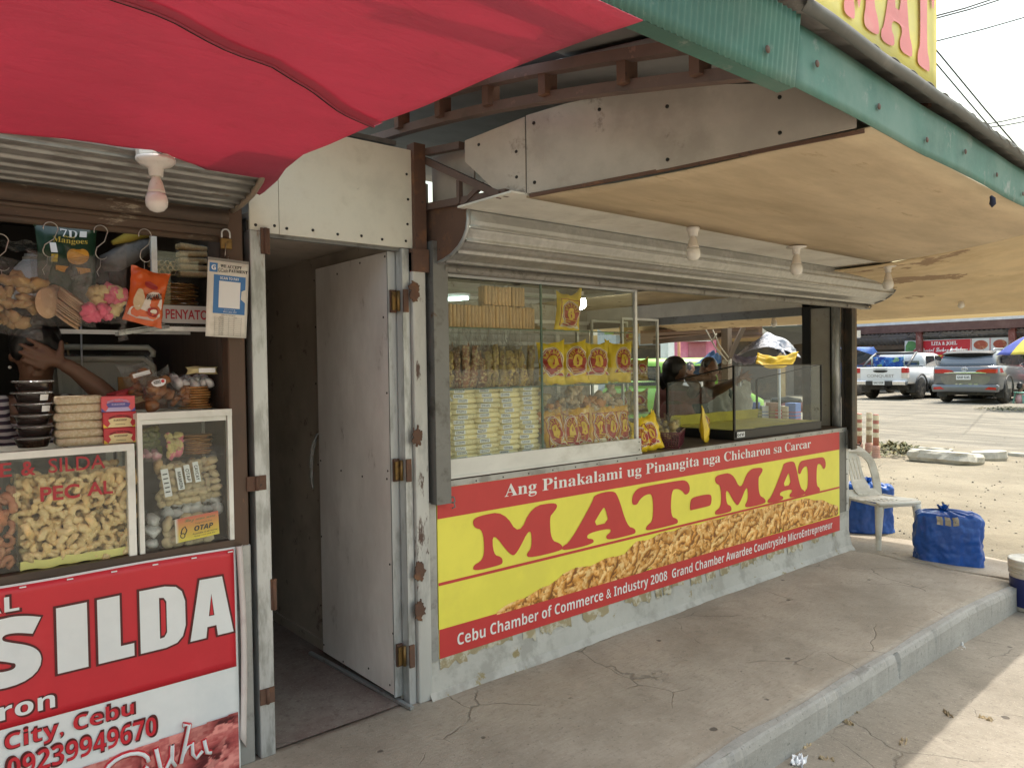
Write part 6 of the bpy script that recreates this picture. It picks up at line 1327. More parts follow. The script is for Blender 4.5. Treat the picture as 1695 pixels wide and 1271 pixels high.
m_skin = M('brown_skin', (.15, .075, .045), .5, c2=(.18, .09, .055), s2=9, var=.05)
m_skind = M('deep_brown_skin', (.15, .075, .045), .5, var=.05)
m_hair = M('black_hair', (.012, .010, .009), .42, c2=(.02, .017, .015), s2=60, stretch=(1, 1, .2), bump=.4, bs=120)
def fingers(mb, knuckles, dirs, lens, r=.0085, curl=None):
    for i, (k, d, l_) in enumerate(zip(knuckles, dirs, lens)):
        k = Vector(k); d = Vector(d).normalized(); c = Vector(curl[i] if curl else (0, 0, 0)); p1 = k+d*l_*.45; d2 = (d+c*.35).normalized(); p2 = p1+d2*l_*.32; d3 = (d+c*.8).normalized(); p3 = p2+d3*l_*.23
        limb(mb, [(k-d*.02, r*1.1), (k, r*1.08), (p1, r), (p2, r*.9), (p3, r*.78)], 8)
# woman at the sweets stall: hand over her face
H = at(60, 588, 1, .46); W_ = frame(H, R(-6), R(8))
sk = MB(); 
def wl(a, b_, c): return W_(a, b_, c)
head_shape(sk, W_)
limb(sk, [(wl(0, -.07, -.02), .055), (wl(-.005, -.16, -.03), .058), (wl(-.01, -.22, -.04), .085)])
ball(sk, wl(-.01, -.33, -.04), (.155, .085, .16)); ball(sk, wl(-.01, -.5, -.03), (.145, .095, .18))
limb(sk, [(wl(-.01, -.22, -.04), .06), (wl(.10, -.215, -.04), .06), (wl(.175, -.235, -.035), .055), (wl(.225, -.19, .10), .046), (wl(.235, -.16, .17), .041), (wl(.18, -.10, .16), .038), (wl(.115, -.04, .142), .028), (wl(.09, -.024, .132), .027)])
limb(sk, [(wl(-.01, -.22, -.04), .06), (wl(-.11, -.215, -.04), .06), (wl(-.185, -.24, -.035), .055), (wl(-.22, -.42, -.02), .044), (wl(-.2, -.56, .06), .038)])
hd = lambda a, b_, c: wl(a+.032, b_-.012, c-.022)
for t_ in range(5): ball(sk, hd(.050-.014*t_, -.010+.009*t_, .150-.004*t_), (.022, .016, .022))
kn = [hd(-.005, .050, .130), hd(-.020, .030, .136), hd(-.028, .009, .138), hd(-.03, -.013, .136)]
for k in kn: limb(sk, [(hd(.03, .005, .148), .018), (k, .012)])
fingers(sk, kn, [hd(-.085, .100, .112)-kn[0], hd(-.102, .074, .112)-kn[1], hd(-.108, .046, .112)-kn[2], hd(-.10, .016, .112)-kn[3]], [.066, .072, .066, .052], .0100)
fingers(sk, [hd(.040, .022, .145)], [hd(.045, .09, .120)-hd(.040, .022, .145)], [.055], .0115)
wm = thing('person', 'woman in a striped tank top covering her face with one hand behind the bowls', 'person', (H.x, H.y, 0), world=True)
voxel(sk, .0055, 5).build('body', m_skin, wm)
hr = MB(); ball(hr, W_(0, .05, -.035), (.090, .088, .105)); ball(hr, W_(0, -.02, -.07), (.084, .09, .07)); ball(hr, W_(.0, .06, .03), (.075, .05, .055)); ball(hr, W_(-.055, .03, .02), (.03, .05, .05)); ball(hr, W_(.055, .03, .02), (.03, .05, .05)); ball(hr, W_(-.02, -.05, -.13), (.05, .06, .05))
voxel(hr, .008, 4).build('hair', m_hair, wm)
b = NB('striped_jersey'); tc = b.coords(); sx = b.n('SeparateXYZ'); b.l(tc, sx.inputs[0]); z_ = b.math('ADD', sx.outputs['Z'], b.math('MULTIPLY', b.noise(tc, 7, 3), .02)); k_ = b.math('FRACT', b.math('MULTIPLY', z_, 38.0)); m_strp = b.done(b.bsdf(b.mix(b.ramp(k_, .45, .52), (.50, .47, .47), (.045, .03, .05)), .85))
tp_ = MB(); ball(tp_, wl(-.01, -.37, -.03), (.165, .10, .165)); ball(tp_, wl(-.01, -.52, -.03), (.155, .11, .20)); limb(tp_, [(wl(.085, -.19, -.05), .025), (wl(.09, -.17, -.01), .022), (wl(.10, -.25, .055), .03), (wl(.08, -.34, .06), .04)]); limb(tp_, [(wl(-.105, -.185, -.05), .025), (wl(-.11, -.17, -.01), .024), (wl(-.12, -.25, .055), .035), (wl(-.09, -.34, .06), .045)])
voxel(tp_, .008, 5).build('tank_top', m_strp, wm)
m = MB(); ball(m, W_(-.083, -.045, -.005), .006); m.build('earring', M('pearl', (.6, .58, .55), .3), wm)

# woman inside the corner stall, seen from behind, reaching over the glass tank
H = dep(1119, 617, 6.15); B_ = frame(H, R(118), R(-4)); sk = MB(); head_shape(sk, B_)
r_ = Vector((CR.x, CR.y, 0)).normalized(); f_ = Vector((CF.x, CF.y, 0)).normalized()
def q(px, py, dd=0.): return dep(px, py, 6.15+dd)
neck = H+Vector((0, 0, -.15))-r_*.02
limb(sk, [(H+Vector((0, 0, -.06)), .055), (neck, .055)])
sh_r, sh_l = q(1165, 655, -.05), q(1098, 652, .12)
limb(sk, [(neck, .06), (sh_r, .06)]); limb(sk, [(neck, .06), (sh_l, .06)])
hip = q(1125, 760, .05); ball(sk, (neck+hip)/2, (.17, .15, .26)); ball(sk, hip, (.17, .16, .18))
el = q(1192, 644, -.25); wr = q(1222, 628, -.45)
limb(sk, [(sh_r, .052), (el, .04), (wr, .026)]); ball(sk, q(1227, 625, -.48), (.03, .02, .02))
kk = [q(1229+1.2*i, 621+1.6*i, -.48) for i in range(4)]; fingers(sk, kk, [r_*.8+Vector((0, 0, .5-.35*i)) for i in range(4)], [.065, .072, .068, .055], .0085)
fingers(sk, [q(1226, 621, -.46)], [r_*.2+Vector((0, 0, .9))], [.05], .0095)
el2 = q(1152, 640, -.30); wr2 = q(1172, 626, -.12); limb(sk, [(sh_l.lerp(sh_r, .7), .05), (el2, .042), (q(1140, 626, -.25), .036), (wr2, .026)]); kk = [q(1174, 622+2*i, -.11) for i in range(4)]
for k in kk: limb(sk, [(wr2, .02), (k, .011)])
fingers(sk, kk, [r_+Vector((0, 0, -.1-.1*i)) for i in range(4)], [.06, .066, .06, .05], .0085); fingers(sk, [q(1172, 620, -.12)], [r_*.6+Vector((0, 0, .6))], [.05], .0095)
wb = thing('person', 'woman in a dusky pink shirt with a hair bun, reaching over the glass tank', 'person', (H.x, H.y, 0), world=True)
voxel(sk, .007, 5).build('body', m_skind, wb)
hr = MB(); ball(hr, H+Vector((0, 0, .035))-r_*.012, (.105, .105, .108)); ball(hr, H+Vector((0, 0, -.03))-r_*.045, (.075, .075, .085)); ball(hr, q(1097, 628, .05), (.055, .055, .058)); ball(hr, q(1099, 637, .05), (.035, .035, .05)); voxel(hr, .008, 4).build('hair', m_hair, wb)
tp_ = MB(); ball(tp_, (neck+hip)/2+Vector((0, 0, -.02)), (.185, .165, .27)); ball(tp_, hip, (.19, .175, .20)); limb(tp_, [(neck+Vector((0, 0, -.04)), .075), (sh_r, .066), (sh_r.lerp(el, .35), .06)]); limb(tp_, [(neck+Vector((0, 0, -.04)), .075), (sh_l, .07), (q(1094, 680, .12), .07)])
voxel(tp_, .010, 6).build('shirt', M('dusky_pink_cotton', (.26, .095, .085), .85, c2=(.2, .07, .065), s2=6, bump=.15, bs=30), wb)
tr = MB(); limb(tr, [(hip+Vector((0, 0, -.05)), .17), (hip+r_*.09+Vector((0, 0, -.35)), .09), (Vector((hip.x, hip.y, .06))+r_*.09, .055)]); limb(tr, [(hip+Vector((0, 0, -.05)), .17), (hip-r_*.09+Vector((0, 0, -.35)), .09), (Vector((hip.x, hip.y, .06))-r_*.09, .055)]); voxel(tr, .012, 4).build('trousers', M('dark_trousers', (.03, .03, .035), .9), wb)
def simple_person(label, px, py, d, yaw, shirt, hair=True, arm=None, cap=None, scale=1., skin=None, seated=None, legs=True):
    H = dep(px, py, d); F = frame(H, yaw); sk = MB(); head_shape(sk, F); nk = F(0, -.16, -.03)
    limb(sk, [(F(0, -.05, -.02), .055), (nk, .06)])
    ball(sk, F(0, -.38, -.03), (.16, .12, .2)); ball(sk, F(0, -.62, -.02), (.155, .12, .16)); arms = {}
    for s_ in (-1, 1):
        A = (arm or {}).get(s_, [(.225, -.46, .0), (.22, -.66, .10), (.2, -.72, .14)])
        ch = [(F(.0, -.21, -.03), .06), (F(.17*s_, -.23, -.03), .055)] + [(F(a*s_, b_, c), r) for (a, b_, c), r in zip(A, (.042, .028, .026))]; limb(sk, ch); arms[s_] = ch
        hd = (ch[-1][0]-ch[-2][0]).normalized(); hp = ch[-1][0]+hd*.03; sd = hd.cross(Vector((0, 0, 1))); sd = sd.normalized() if sd.length > .1 else Vector((1, 0, 0)); ball(sk, hp, .028)
        fingers(sk, [hp+hd*.02+sd*(.018*(i-1.5)) for i in range(4)], [hd+sd*.12*(i-1.5)+Vector((0, 0, -.2)) for i in range(4)], [.06, .07, .066, .05]); fingers(sk, [hp+sd*.03], [hd*.5+sd], [.05], .009)
    t = thing('person', label, 'person', (H.x, H.y, ground_z(H.x, H.y) if H.x > 4 else 0), world=True); voxel(sk, .010, 4).build('body', skin or m_skind, t)
    if hair: hr = MB(); ball(hr, F(0, .045, -.03), (.088, .085, .1)); ball(hr, F(0, -.01, -.06), (.08, .08, .065)); ball(hr, F(0, .07, .02), (.07, .035, .055)); voxel(hr, .01, 3).build('hair', m_hair, t)
    if cap: c_ = MB(); ball(c_, F(0, .055, -.02), (.092, .07, .108)); ball(c_, F(0, .045, .10), (.06, .012, .06)); voxel(c_, .008, 3).build('cap', cap, t)
    s2 = MB(); ball(s2, F(0, -.38, -.03), (.175, .135, .2)); ball(s2, F(0, -.60, -.02), (.17, .135, .17))
    for s_ in (-1, 1): limb(s2, [(F(0, -.22, -.03), .07), (arms[s_][1][0], .065), (arms[s_][1][0].lerp(arms[s_][2][0], .55), .058)])
    voxel(s2, .012, 5).build('shirt', shirt, t)
    if legs:
        l_ = MB(); gz = ground_z(H.x, H.y)
        for s_ in (-1, 1):
            if seated: limb(l_, [(F(.08*s_, -.72, 0), .1), (F(.1*s_, -.74, .4), .075), (Vector((*F(.1*s_, 0, .42).xy, gz+.07)), .045), (Vector((*F(.1*s_, 0, .55).xy, gz+.05)), .04)])
            else: limb(l_, [(F(.08*s_, -.72, 0), .1), (F(.09*s_, -1.05, .01), .075), (Vector((*F(.09*s_, 0, -.02).xy, gz+.07)), .045), (Vector((*F(.09*s_, 0, .1).xy, gz+.045)), .04)])
        voxel(l_, .014, 4).build('trousers', M('navy_trousers', (.018, .02, .03), .9), t)
    return t
simple_person('dark haired person in a grey top facing the woman in dusky pink', 1173, 614, 7.35, R(-62), M('grey_green_cotton', (.10, .13, .13), .85), arm={1: [(.25, -.44, .05), (.15, -.30, .28), (.08, -.24, .34)]})
# ================================================================== beyond the stall: lot, road, vehicles, buildings
def loft(mb, rings, mi=0, sm=True, cap=True):
    n = len(rings[0]); vs = [p for r in rings for p in r]
    fs = [(j*n+i, j*n+(i+1) % n, (j+1)*n+(i+1) % n, (j+1)*n+i) for j in range(len(rings)-1) for i in range(n)]
    if cap: fs += [tuple(range(n))[::-1], tuple((len(rings)-1)*n+i for i in range(n))]
    return mb.add(vs, fs, mi, sm)
def ring(x, z0, z1, w0, w1, tuck=.05, nx=0):
    """closed section of a car body at x: sill z0 (half width w0), shoulder z1 (half width w1)"""
    zm = z0+(z1-z0)*.55; R_ = [(w0-tuck, z0), (w0, z0+.06), (max(w0, w1)+.012, zm), (w1, z1-.05), (w1-.06, z1)]
    P = [(x, y, z) for y, z in R_] + [(x, -y, z) for y, z in R_[::-1]]; return P
m_tyre = M('dusty_tyre', (.035, .033, .03), .85, c2=(.16, .14, .11), s2=6, t2=(.45, .7), bump=.2); m_rim = M('alloy_rim', (.25, .25, .25), .35, .7, c2=(.06, .06, .06), s2=20)
m_carglass = M('tinted_car_glass', (.02, .025, .03), .06, spec=.8, var=0, coat=.6); m_trim = M('black_car_plastic', (.022, .022, .023), .5, c2=(.07, .062, .05), s2=6); m_tail = M('red_tail_lamp', (.45, .015, .015), .18, coat=.5, var=.1); m_clear = M('clear_lamp', (.62, .56, .48), .15, coat=.5); m_plate = M('number_plate', (.72, .73, .72), .45, var=.03)
m_chrome = M('bright_chrome', (.72, .74, .77), .15, .9, var=.03)
def wheel(t, x, y, r=.38, w=.25, side=1):
    T = Matrix.Translation((x, y, r)) @ Matrix.Rotation(R(90), 4, 'X')
    m = MB(); m.lathe([(r*.62, -w/2), (r*.93, -w/2), (r, -w*.32), (r, w*.32), (r*.93, w/2), (r*.62, w/2)], 28, 0, T); m.build('tyre', m_tyre, (wh := thing_part('wheel', t)))
    m = MB(); m.lathe([(r*.64, w/2-.02), (r*.60, w/2-.05), (0, w/2-.06)] if side < 0 else [(r*.64, -w/2+.02), (r*.60, -w/2+.05), (0, -w/2+.06)], 24, 1, T, True, False)
    for k in range(6):
        a = k*math.pi/3; z = (w/2-.025)*(1 if side < 0 else -1)
        m.bar(T @ Vector((0, 0, z)), T @ Vector((r*.62*math.cos(a), r*.62*math.sin(a), z)), .045, .03, 0)
    m.build('rim', [m_rim, m_trim], wh)
def thing_part(name, t):
    o = bpy.data.objects.new(name, None); COL.objects.link(o); o.empty_display_size = .1; o.parent = t; return o
def arch(m, x, y, r, mi=0): m.tube([(x+r*math.cos(a*math.pi/12), y, .38+r*math.sin(a*math.pi/12)) for a in range(-1, 14)], .035, 6, mi)
def plate(t, y, z, x, s, w=.40, h=.15):
    m = MB(); m.box(x-.012, x, y-w/2, y+w/2, z-h/2, z+h/2); m.build('plate', m_plate, t)
    m = MB(); put_text(m, s, 'b', (-w*.42, w*.42, z-h*.25, z+h*.28), lambda u, v: (x-.014, y-u, v)); m.build('plate_lettering', m_ink, t)
GZ = lambda x, y: ground_z(x, y)
# white pickup
X0 = 25.0; yl, yr = at(1417, 640, 0, X0).y, at(1500, 640, 0, X0).y; yc = (yl+yr)/2
t = thing('pickup_truck', 'white pickup truck lettered CONQUEST parked with its tailgate to the road', 'pickup truck', (X0, yc, GZ(X0, yc)), world=False)
m_white = M('white_car_paint', (.72, .73, .74), .25, coat=.6, var=.03, c2=(.55, .52, .46), s2=2, t2=(.62, .85))
g = MB()
loft(g, [ring(.0, .62, 1.13, .85, .88), ring(.05, .58, 1.15, .90, .90), ring(1.5, .50, 1.14, .92, .90), ring(2.6, .48, 1.13, .92, .90), ring(3.9, .5, 1.12, .92, .88), ring(4.7, .5, 1.08, .9, .82), ring(5.2, .52, .95, .80, .70)]); g.build('body', m_white, t)
g = MB(); loft(g, [[(1.62, y, z) for y, z in ((.86, 1.12), (.74, 1.56), (.62, 1.61), (-.62, 1.61), (-.74, 1.56), (-.86, 1.12))], [(1.75, y, z) for y, z in ((.87, 1.12), (.76, 1.59), (.64, 1.64), (-.64, 1.64), (-.76, 1.59), (-.87, 1.12))], [(3.0, y, z) for y, z in ((.87, 1.12), (.76, 1.59), (.64, 1.64), (-.64, 1.64), (-.76, 1.59), (-.87, 1.12))], [(3.95, y, z) for y, z in ((.85, 1.12), (.80, 1.2), (.62, 1.22), (-.62, 1.22), (-.80, 1.2), (-.85, 1.12))]]); g.build('cab', m_white, t)
g = MB(); g.poly([[(1.75, 1.17), (2.62, 1.17), (2.62, 1.53), (1.88, 1.53)]], lambda u, v, w_: (u, -.885+.235*(v-1.12), v), 0); g.poly([[(2.7, 1.17), (3.72, 1.17), (3.15, 1.53), (2.7, 1.53)]], lambda u, v, w_: (u, -.885+.235*(v-1.12), v), 0); g.build('side_windows', m_carglass, t)
g = MB(); g.poly([[(-.68, 1.2), (.68, 1.2), (.64, 1.53), (-.64, 1.53)]], lambda u, v, w_: (1.605+.10*(v-1.2), u, v)); g.build('rear_window', m_carglass, t)
g = MB(); g.box(.04, 1.5, -.80, .80, 1.0, 1.155); g.box(.1, 1.5, -.86, -.80, 1.14, 1.17); g.box(.1, 1.5, .80, .86, 1.14, 1.17); g.build('bed_liner', m_trim, t)
g = MB(); g.grid(lambda u, v: (.62+.02*math.sin(u*9), .52-1.06*u, 1.14+.36*v+.02*math.sin(u*7)), 16, 8, thick=.01)
b = NB('patterned_blue_cloth'); co = b.coords(); c = b.mix(b.ramp(b.noise(co, 5, 3), .42, .6), (.02, .06, .32), (.06, .22, .6)); c = b.mix(b.ramp(b.noise(co, 3.1, 3), .56, .6), c, (.25, .42, .2)); c = b.mix(b.ramp(b.noise(co, 7, 3), .64, .68), c, (.7, .7, .75)); g.build('hung_cloth', b.done(b.bsdf(c, .8)), t)
g = MB()
for y in (-.78, .78): g.tube([(.35, y*.98, 1.15), (.95, y*.93, 1.50), (1.25, y*.88, 1.63), (1.4, y*.85, 1.65)], .045, 8)
g.tube([(1.25, -.70, 1.64), (1.25, .70, 1.64)], .05, 8); g.build('roll_bar', M('grey_roll_bar', (.10, .10, .105), .4, .3), t)
for y, tt in ((.56, 'pole'), (-.56, 'pole')): m = MB(); m.tube([(.6, y, 1.1), (.6, y, 1.56)], .02, 6); m.build('flag_pole', M('pale_pole', (.45, .55, .5), .5), t)
g = MB(); g.box(.17, .3, -.15, .15, 1.645, 1.67); g.v = [(x+1.1, y, z-.0) for x, y, z in g.v]; g.build('brake_lamp', m_tail, t)
g = MB(); g.box(-.012, 0, -.70, .70, .66, 1.12); g.build('tailgate', m_white, t, bevel=.01)
g = MB(); g.poly([chaikin([(-.28, 1.05), (.28, 1.05), (.20, .95), (-.20, .95)], 1)], lambda u, v, w_: (-.016, -u, v)); g.box(-.016, -.012, -.24, .24, 1.085, 1.105); g.build('tailgate_handle', m_trim, t)
g = MB(); put_text(g, 'CONQUEST', '', (-.47, .47, .77, .89), lambda u, v: (-.016, -u, v), fat=.012); g.build('lettering', M('grey_badge', (.30, .28, .26), .4), t)
for s_ in (1, -1):
    g = MB(); g.box(-.02, .12, .72*s_-.09, .72*s_+.13 if s_ > 0 else .72*s_+.09, .95, 1.13, 0); g.box(-.02, .12, (.72 if s_ > 0 else -.85), (.85 if s_ > 0 else -.72), .76, .95, 1)
    g = MB(); y0, y1 = (.71, .915) if s_ > 0 else (-.915, -.71); g.box(-.02, .16, y0, y1, .94, 1.12, 0); g.box(-.018, .15, y0, y1, .76, .94, 1); g.build('tail_lamp', [m_tail, m_clear], t, bevel=.01)
g = MB(); g.box(-.14, .06, -.45, .45, .5, .66, 0); g.box(-.15, .05, .45, .90, .52, .66, 1); g.box(-.15, .05, -.90, -.45, .52, .66, 1); g.build('bumper', [m_trim, m_chrome], t, bevel=.015); plate(t, 0, .60, -.15, 'GAE 6338')
for x in (1.15, 4.2):
    for s_ in (1, -1): wheel(t, x, .80*s_, .40, .27, s_)
g = MB(); arch(g, 1.15, -.93, .50); arch(g, 4.2, -.92, .50); arch(g, 1.15, .93, .50); g.build('arch_flare', m_trim, t)
g = MB(); g.box(.5, 4.9, -.75, .75, .33, .5); g.box(.8, 1.5, -.89, .89, .5, .82); g.box(.62, .66, -.92, -.62, .24, .55); g.box(.62, .66, .62, .92, .24, .55); g.tube([(.4, -.1, .42), (-.02, -.1, .42)], .05, 8); g.build('underbody', m_trim, t)
g = MB()
for x in (2.75, 3.55-.0): g.box(x-.5, x-.34, -.955, -.925, 1.0, 1.04)
g.box(1.8, 3.9, -.96, -.88, .40, .46); g.build('door_handle', m_trim, t)
g = MB(); g.box(3.55, 3.68, -1.10, -.92, 1.18, 1.32); g.build('mirror', m_trim, t, bevel=.02)
# grey SUV
X1 = 23.6; yl, yr = at(1553, 640, 0, X1).y, at(1646, 640, 0, X1).y; yc = (yl+yr)/2+.02
t = thing('suv', 'dark grey SUV parked beside the white pickup, seen from behind', 'SUV', (X1, yc, GZ(X1, yc)), world=False); t.rotation_euler = (0, 0, R(2))
m_grey = M('grey_car_paint', (.14, .15, .165), .28, .35, coat=.7, var=.04, c2=(.22, .2, .17), s2=2, t2=(.6, .85)); g = MB()
loft(g, [ring(.0, .48, 1.12, .80, .84), ring(.08, .42, 1.16, .90, .90), ring(.9, .38, 1.16, .93, .91), ring(2.6, .36, 1.12, .93, .91), ring(3.7, .38, 1.08, .92, .86), ring(4.5, .42, .98, .88, .74), ring(4.75, .5, .85, .74, .6)]); g.build('body', m_grey, t)
g = MB(); cab = lambda x, wb_, zt, wt: [(x, y, z) for y, z in ((wb_, 1.1), (wt+.06, zt-.12), (wt, zt), (-wt, zt), (-wt-.06, zt-.12), (-wb_, 1.1))]
loft(g, [cab(.12, .86, 1.3, .72), cab(.34, .86, 1.56, .66), cab(.55, .87, 1.62, .66), cab(2.2, .87, 1.63, .68), cab(3.3, .86, 1.3, .6), cab(3.7, .84, 1.14, .56)]); g.build('cabin', m_grey, t)
g = MB(); g.poly([[(-.74, 1.17), (.74, 1.17), (.68, 1.47), (-.68, 1.47)]], lambda u, v, w_: (.055+.50*(v-1.12)+.02*(u*u), u, v)); g.build('rear_window', m_carglass, t)
for s_ in (1, -1): g = MB(); g.poly([[(.55, 1.2), (1.5, 1.18), (1.5, 1.5), (.75, 1.5)]], lambda u, v, w_: (u, s_*(.885-.30*(v-1.16)+.0), v)); g.poly([[(1.56, 1.18), (2.4, 1.16), (2.4, 1.5), (1.56, 1.5)]], lambda u, v, w_: (u, s_*(.885-.30*(v-1.16)), v)); g.poly([[(2.46, 1.16), (3.3, 1.15), (2.8, 1.48), (2.46, 1.5)]], lambda u, v, w_: (u, s_*(.885-.30*(v-1.16)), v)); g.build('side_windows', m_carglass, t)
g = MB(); g.grid(lambda u, v: (.12+.35*v+.10*(2*u-1)**2, -.70+1.40*u, 1.53+.08*v-.03*(2*u-1)**4), 12, 4, thick=.03); g.build('roof_spoiler', m_trim, t)
g = MB()
for y in (-.6, .6): g.tube([(.6, y, 1.63), (.7, y, 1.68), (2.2, y, 1.69), (2.4, y, 1.64)], .02, 6)
g.build('roof_rail', m_chrome, t)
for s_ in (1, -1): g = MB(); g.poly([[(.30, .99), (.62, .94), (.84, .94), (.84, 1.06), (.62, 1.07), (.36, 1.03)]], lambda u, v, w_: (-.05+w_, u*s_, v), 0, thick=.07); g.poly([[(-.05, .94), (.30, .95), (.22, 1.09), (-.05, 1.06)]], lambda u, v, w_: (u, s_*(.84+.12*min(1, (u+.05)*3)), v)); g.build('tail_lamp', m_tail, t)
g = MB(); g.box(-.045, -.01, -.58, .58, .925, .975); g.build('chrome_bar', m_chrome, t, bevel=.006)
g = MB(); g.tube([(-.03, .085*math.cos(a*.45), 1.06+.055*math.sin(a*.45)) for a in range(14)], .009, 6, closed=True); g.tube([(-.03, .035*math.cos(a*.45), 1.06+.05*math.sin(a*.45)) for a in range(14)], .007, 6, closed=True); g.tube([(-.03, .07*math.cos(a*.45), 1.085+.018*math.sin(a*.45)) for a in range(14)], .006, 6, closed=True); g.build('emblem', m_chrome, t)
plate(t, .03, .81, -.03, 'GAM 9245', .40, .15)
g = MB(); g.poly([chaikin([(-.70, .90), (.70, .90), (.66, .66), (.5, .56), (-.5, .56), (-.66, .66)], 1)], lambda u, v, w_: (-.012+.03*abs(u)**3, u, v)); g.build('tailgate', M('grey_tailgate', (.20, .19, .175), .3, .3, coat=.6), t)
g = MB(); loft(g, [[(x, y, z) for y, z in ((.90, .36), (.93, .5), (.9, .58), (-.9, .58), (-.93, .5), (-.90, .36))] for x in (-.08, .12)]); g.build('bumper', m_grey, t, bevel=.02)
for s_ in (1, -1): g = MB(); g.poly([[(.55, .44), (.86, .43), (.86, .50), (.66, .52)]], lambda u, v, w_: (-.085, u*s_, v)); g.build('reflector', m_tail, t)
for a, c in ((-.36, -.26), (-.2, -.1), (.06, .16), (.2, .26)): g = MB(); g.box(-.02, -.008, a, c, .585, .61); g.build('badge', m_chrome, t)
for x in (.95, 3.75):
    for s_ in (1, -1): wheel(t, x, .80*s_, .39, .26, s_)
g = MB(); arch(g, .95, -.93, .46); arch(g, 3.75, -.92, .46); g.box(.3, 4.4, -.72, .72, .25, .42); g.box(.62, 1.3, -.90, .90, .4, .75); g.box(.42, .46, -.92, -.64, .18, .45); g.box(.42, .46, .64, .92, .18, .45); g.build('underbody', m_trim, t)
g = MB(); g.box(3.0, 3.12, -1.08, -.9, 1.12, 1.26); g.build('mirror', m_grey, t, bevel=.02)
# plain car bodies: blue truck, silver car, red car
def car(name, label, cat, loc, rz, paint, Lx=4.2, H=1.5, W=.85, boxy=False, lamps=True):
    t = thing(name, label, cat, loc, world=False); t.rotation_euler = (0, 0, rz); g = MB(); zb = H*.60
    loft(g, [ring(.0, .42, zb-.04, W-.1, W-.06), ring(.1, .36, zb, W-.02, W-.02), ring(1.2, .34, zb, W, W-.02), ring(Lx-1.1, .34, zb-.04, W, W-.04), ring(Lx-.2, .4, zb-.14, W-.06, W-.16), ring(Lx, .46, zb-.24, W-.2, W-.3)]); g.build('body', paint, t)
    g = MB(); cb = lambda x, zt, wt: [(x, y, z) for y, z in ((W-.05, zb-.05), (wt+.05, zt-.08), (wt, zt), (-wt, zt), (-wt-.05, zt-.08), (-W+.05, zb-.05))]
    loft(g, [cb(.05 if boxy else .25, zb+.05, W-.15), cb(.15 if boxy else .75, H-.02, W-.24), cb(Lx*.55, H, W-.22), cb(Lx*.75, zb+.02, W-.24)]); g.build('cabin', paint, t)
    for s_ in (1, -1): g = MB(); g.poly([[(.5 if boxy else .8, zb+.04), (Lx*.66, zb+.04), (Lx*.54, H-.1), (.55 if boxy else 1.0, H-.1)]], lambda u, v, w_: (u, s_*(W-.035-.17*(v-zb)/(H-zb)), v)); g.build('side_windows', m_carglass, t)
    g = MB(); g.poly([[(-W+.2, zb+.06), (W-.2, zb+.06), (W-.3, H-.1), (-W+.3, H-.1)]], lambda u, v, w_: ((.045+.1*(v-zb)/(H-zb)) if boxy else .27+.5*(v-zb-.06)/(H-zb)-.03, u, v)); g.build('rear_window', m_carglass, t)
    for s_ in (1, -1): g = MB(); g.box(-.03, .1, s_*(W-.2)-.08, s_*(W-.2)+.08, zb-.3, zb-.12); g.build('tail_lamp', m_tail, t)
    g = MB(); g.box(-.08, .05, -W+.05, W-.05, .36, .5); g.box(.3, Lx-.3, -W+.15, W-.15, .25, .4); g.build('bumper', m_trim, t)
    for x in (.8, Lx-.85):
        for s_ in (1, -1): wheel(t, x, (W-.1)*s_, .34, .22, s_)
    return t
q = at(1424, 600, 0, 28.0); car('truck', 'blue truck half hidden behind the white pickup', 'truck', (27.0, at(1400, 600, 0, 27).y+.75, GZ(27, 9)), R(0), M('blue_truck_paint', (.03, .09, .32), .35, coat=.4, c2=(.05, .16, .45), s2=2), 4.8, 1.95, .9, True)
q = at(1672, 620, 0, 26.6); car('car', 'dusty silver car half hidden beyond the grey SUV', 'car', (31.0, q.y+1.4, GZ(30, 3)), R(180-8), M('dusty_silver_paint', (.30, .29, .27), .4, .2, c2=(.2, .18, .15), s2=3), 4.3, 1.55)
q = at(1712, 620, 0, 29); car('car', 'red car behind the blue and yellow umbrella', 'car', (29.4, q.y-.4, GZ(29, 3)), R(0), M('red_car_paint', (.35, .02, .035), .3, coat=.5), 4.2, 1.7)

# eatery building across the road
XE = 33.0; gz = GZ(XE, 5)
er = thing('eatery', 'long low eatery with red posts and grey corrugated awning across the road', 'building', (XE, 6, gz))
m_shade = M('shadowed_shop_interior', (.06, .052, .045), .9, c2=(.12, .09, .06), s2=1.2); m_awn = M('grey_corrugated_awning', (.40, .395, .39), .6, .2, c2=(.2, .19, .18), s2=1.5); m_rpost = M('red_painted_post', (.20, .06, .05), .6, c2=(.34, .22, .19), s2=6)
ye0, ye1 = at(1380, 540, 0, XE).y+6, at(1720, 540, 0, XE).y-6
zE = at(1520, 536, 0, XE).z
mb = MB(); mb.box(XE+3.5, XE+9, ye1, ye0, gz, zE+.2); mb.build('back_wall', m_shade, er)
mb = MB(); mb.box(XE-.1, XE+9, ye1, ye0, zE, zE+.12); mb.build('roof', M('pale_roof_edge', (.62, .63, .64), .5), er)
mb = MB(); mb.box(XE-.12, XE-.04, ye1, ye0, zE-.36, zE-.004); mb.build('fascia_board', M('dull_red_board', (.12, .06, .05), .7, c2=(.16, .09, .075), s2=3), er)
mb = MB()
za = at(1520, 551, 0, XE+.3).z; zb_ = at(1520, 569, 0, XE+1.2).z
mb.grid(lambda u, v: (XE+.3+.9*v, ye1+(ye0-ye1)*u, za+(zb_-za)*v+.02*math.cos(u*(ye0-ye1)*2*math.pi/.18)), 900, 2, thick=.02, flip=True); mb.build('awning', m_awn, er)
mb = MB(); mb.box(XE+1.2, XE+1.3, ye1, ye0, zb_-.22, zb_-.02); mb.build('lintel', M('brown_lintel', (.24, .19, .145), .8), er)
mb = MB()
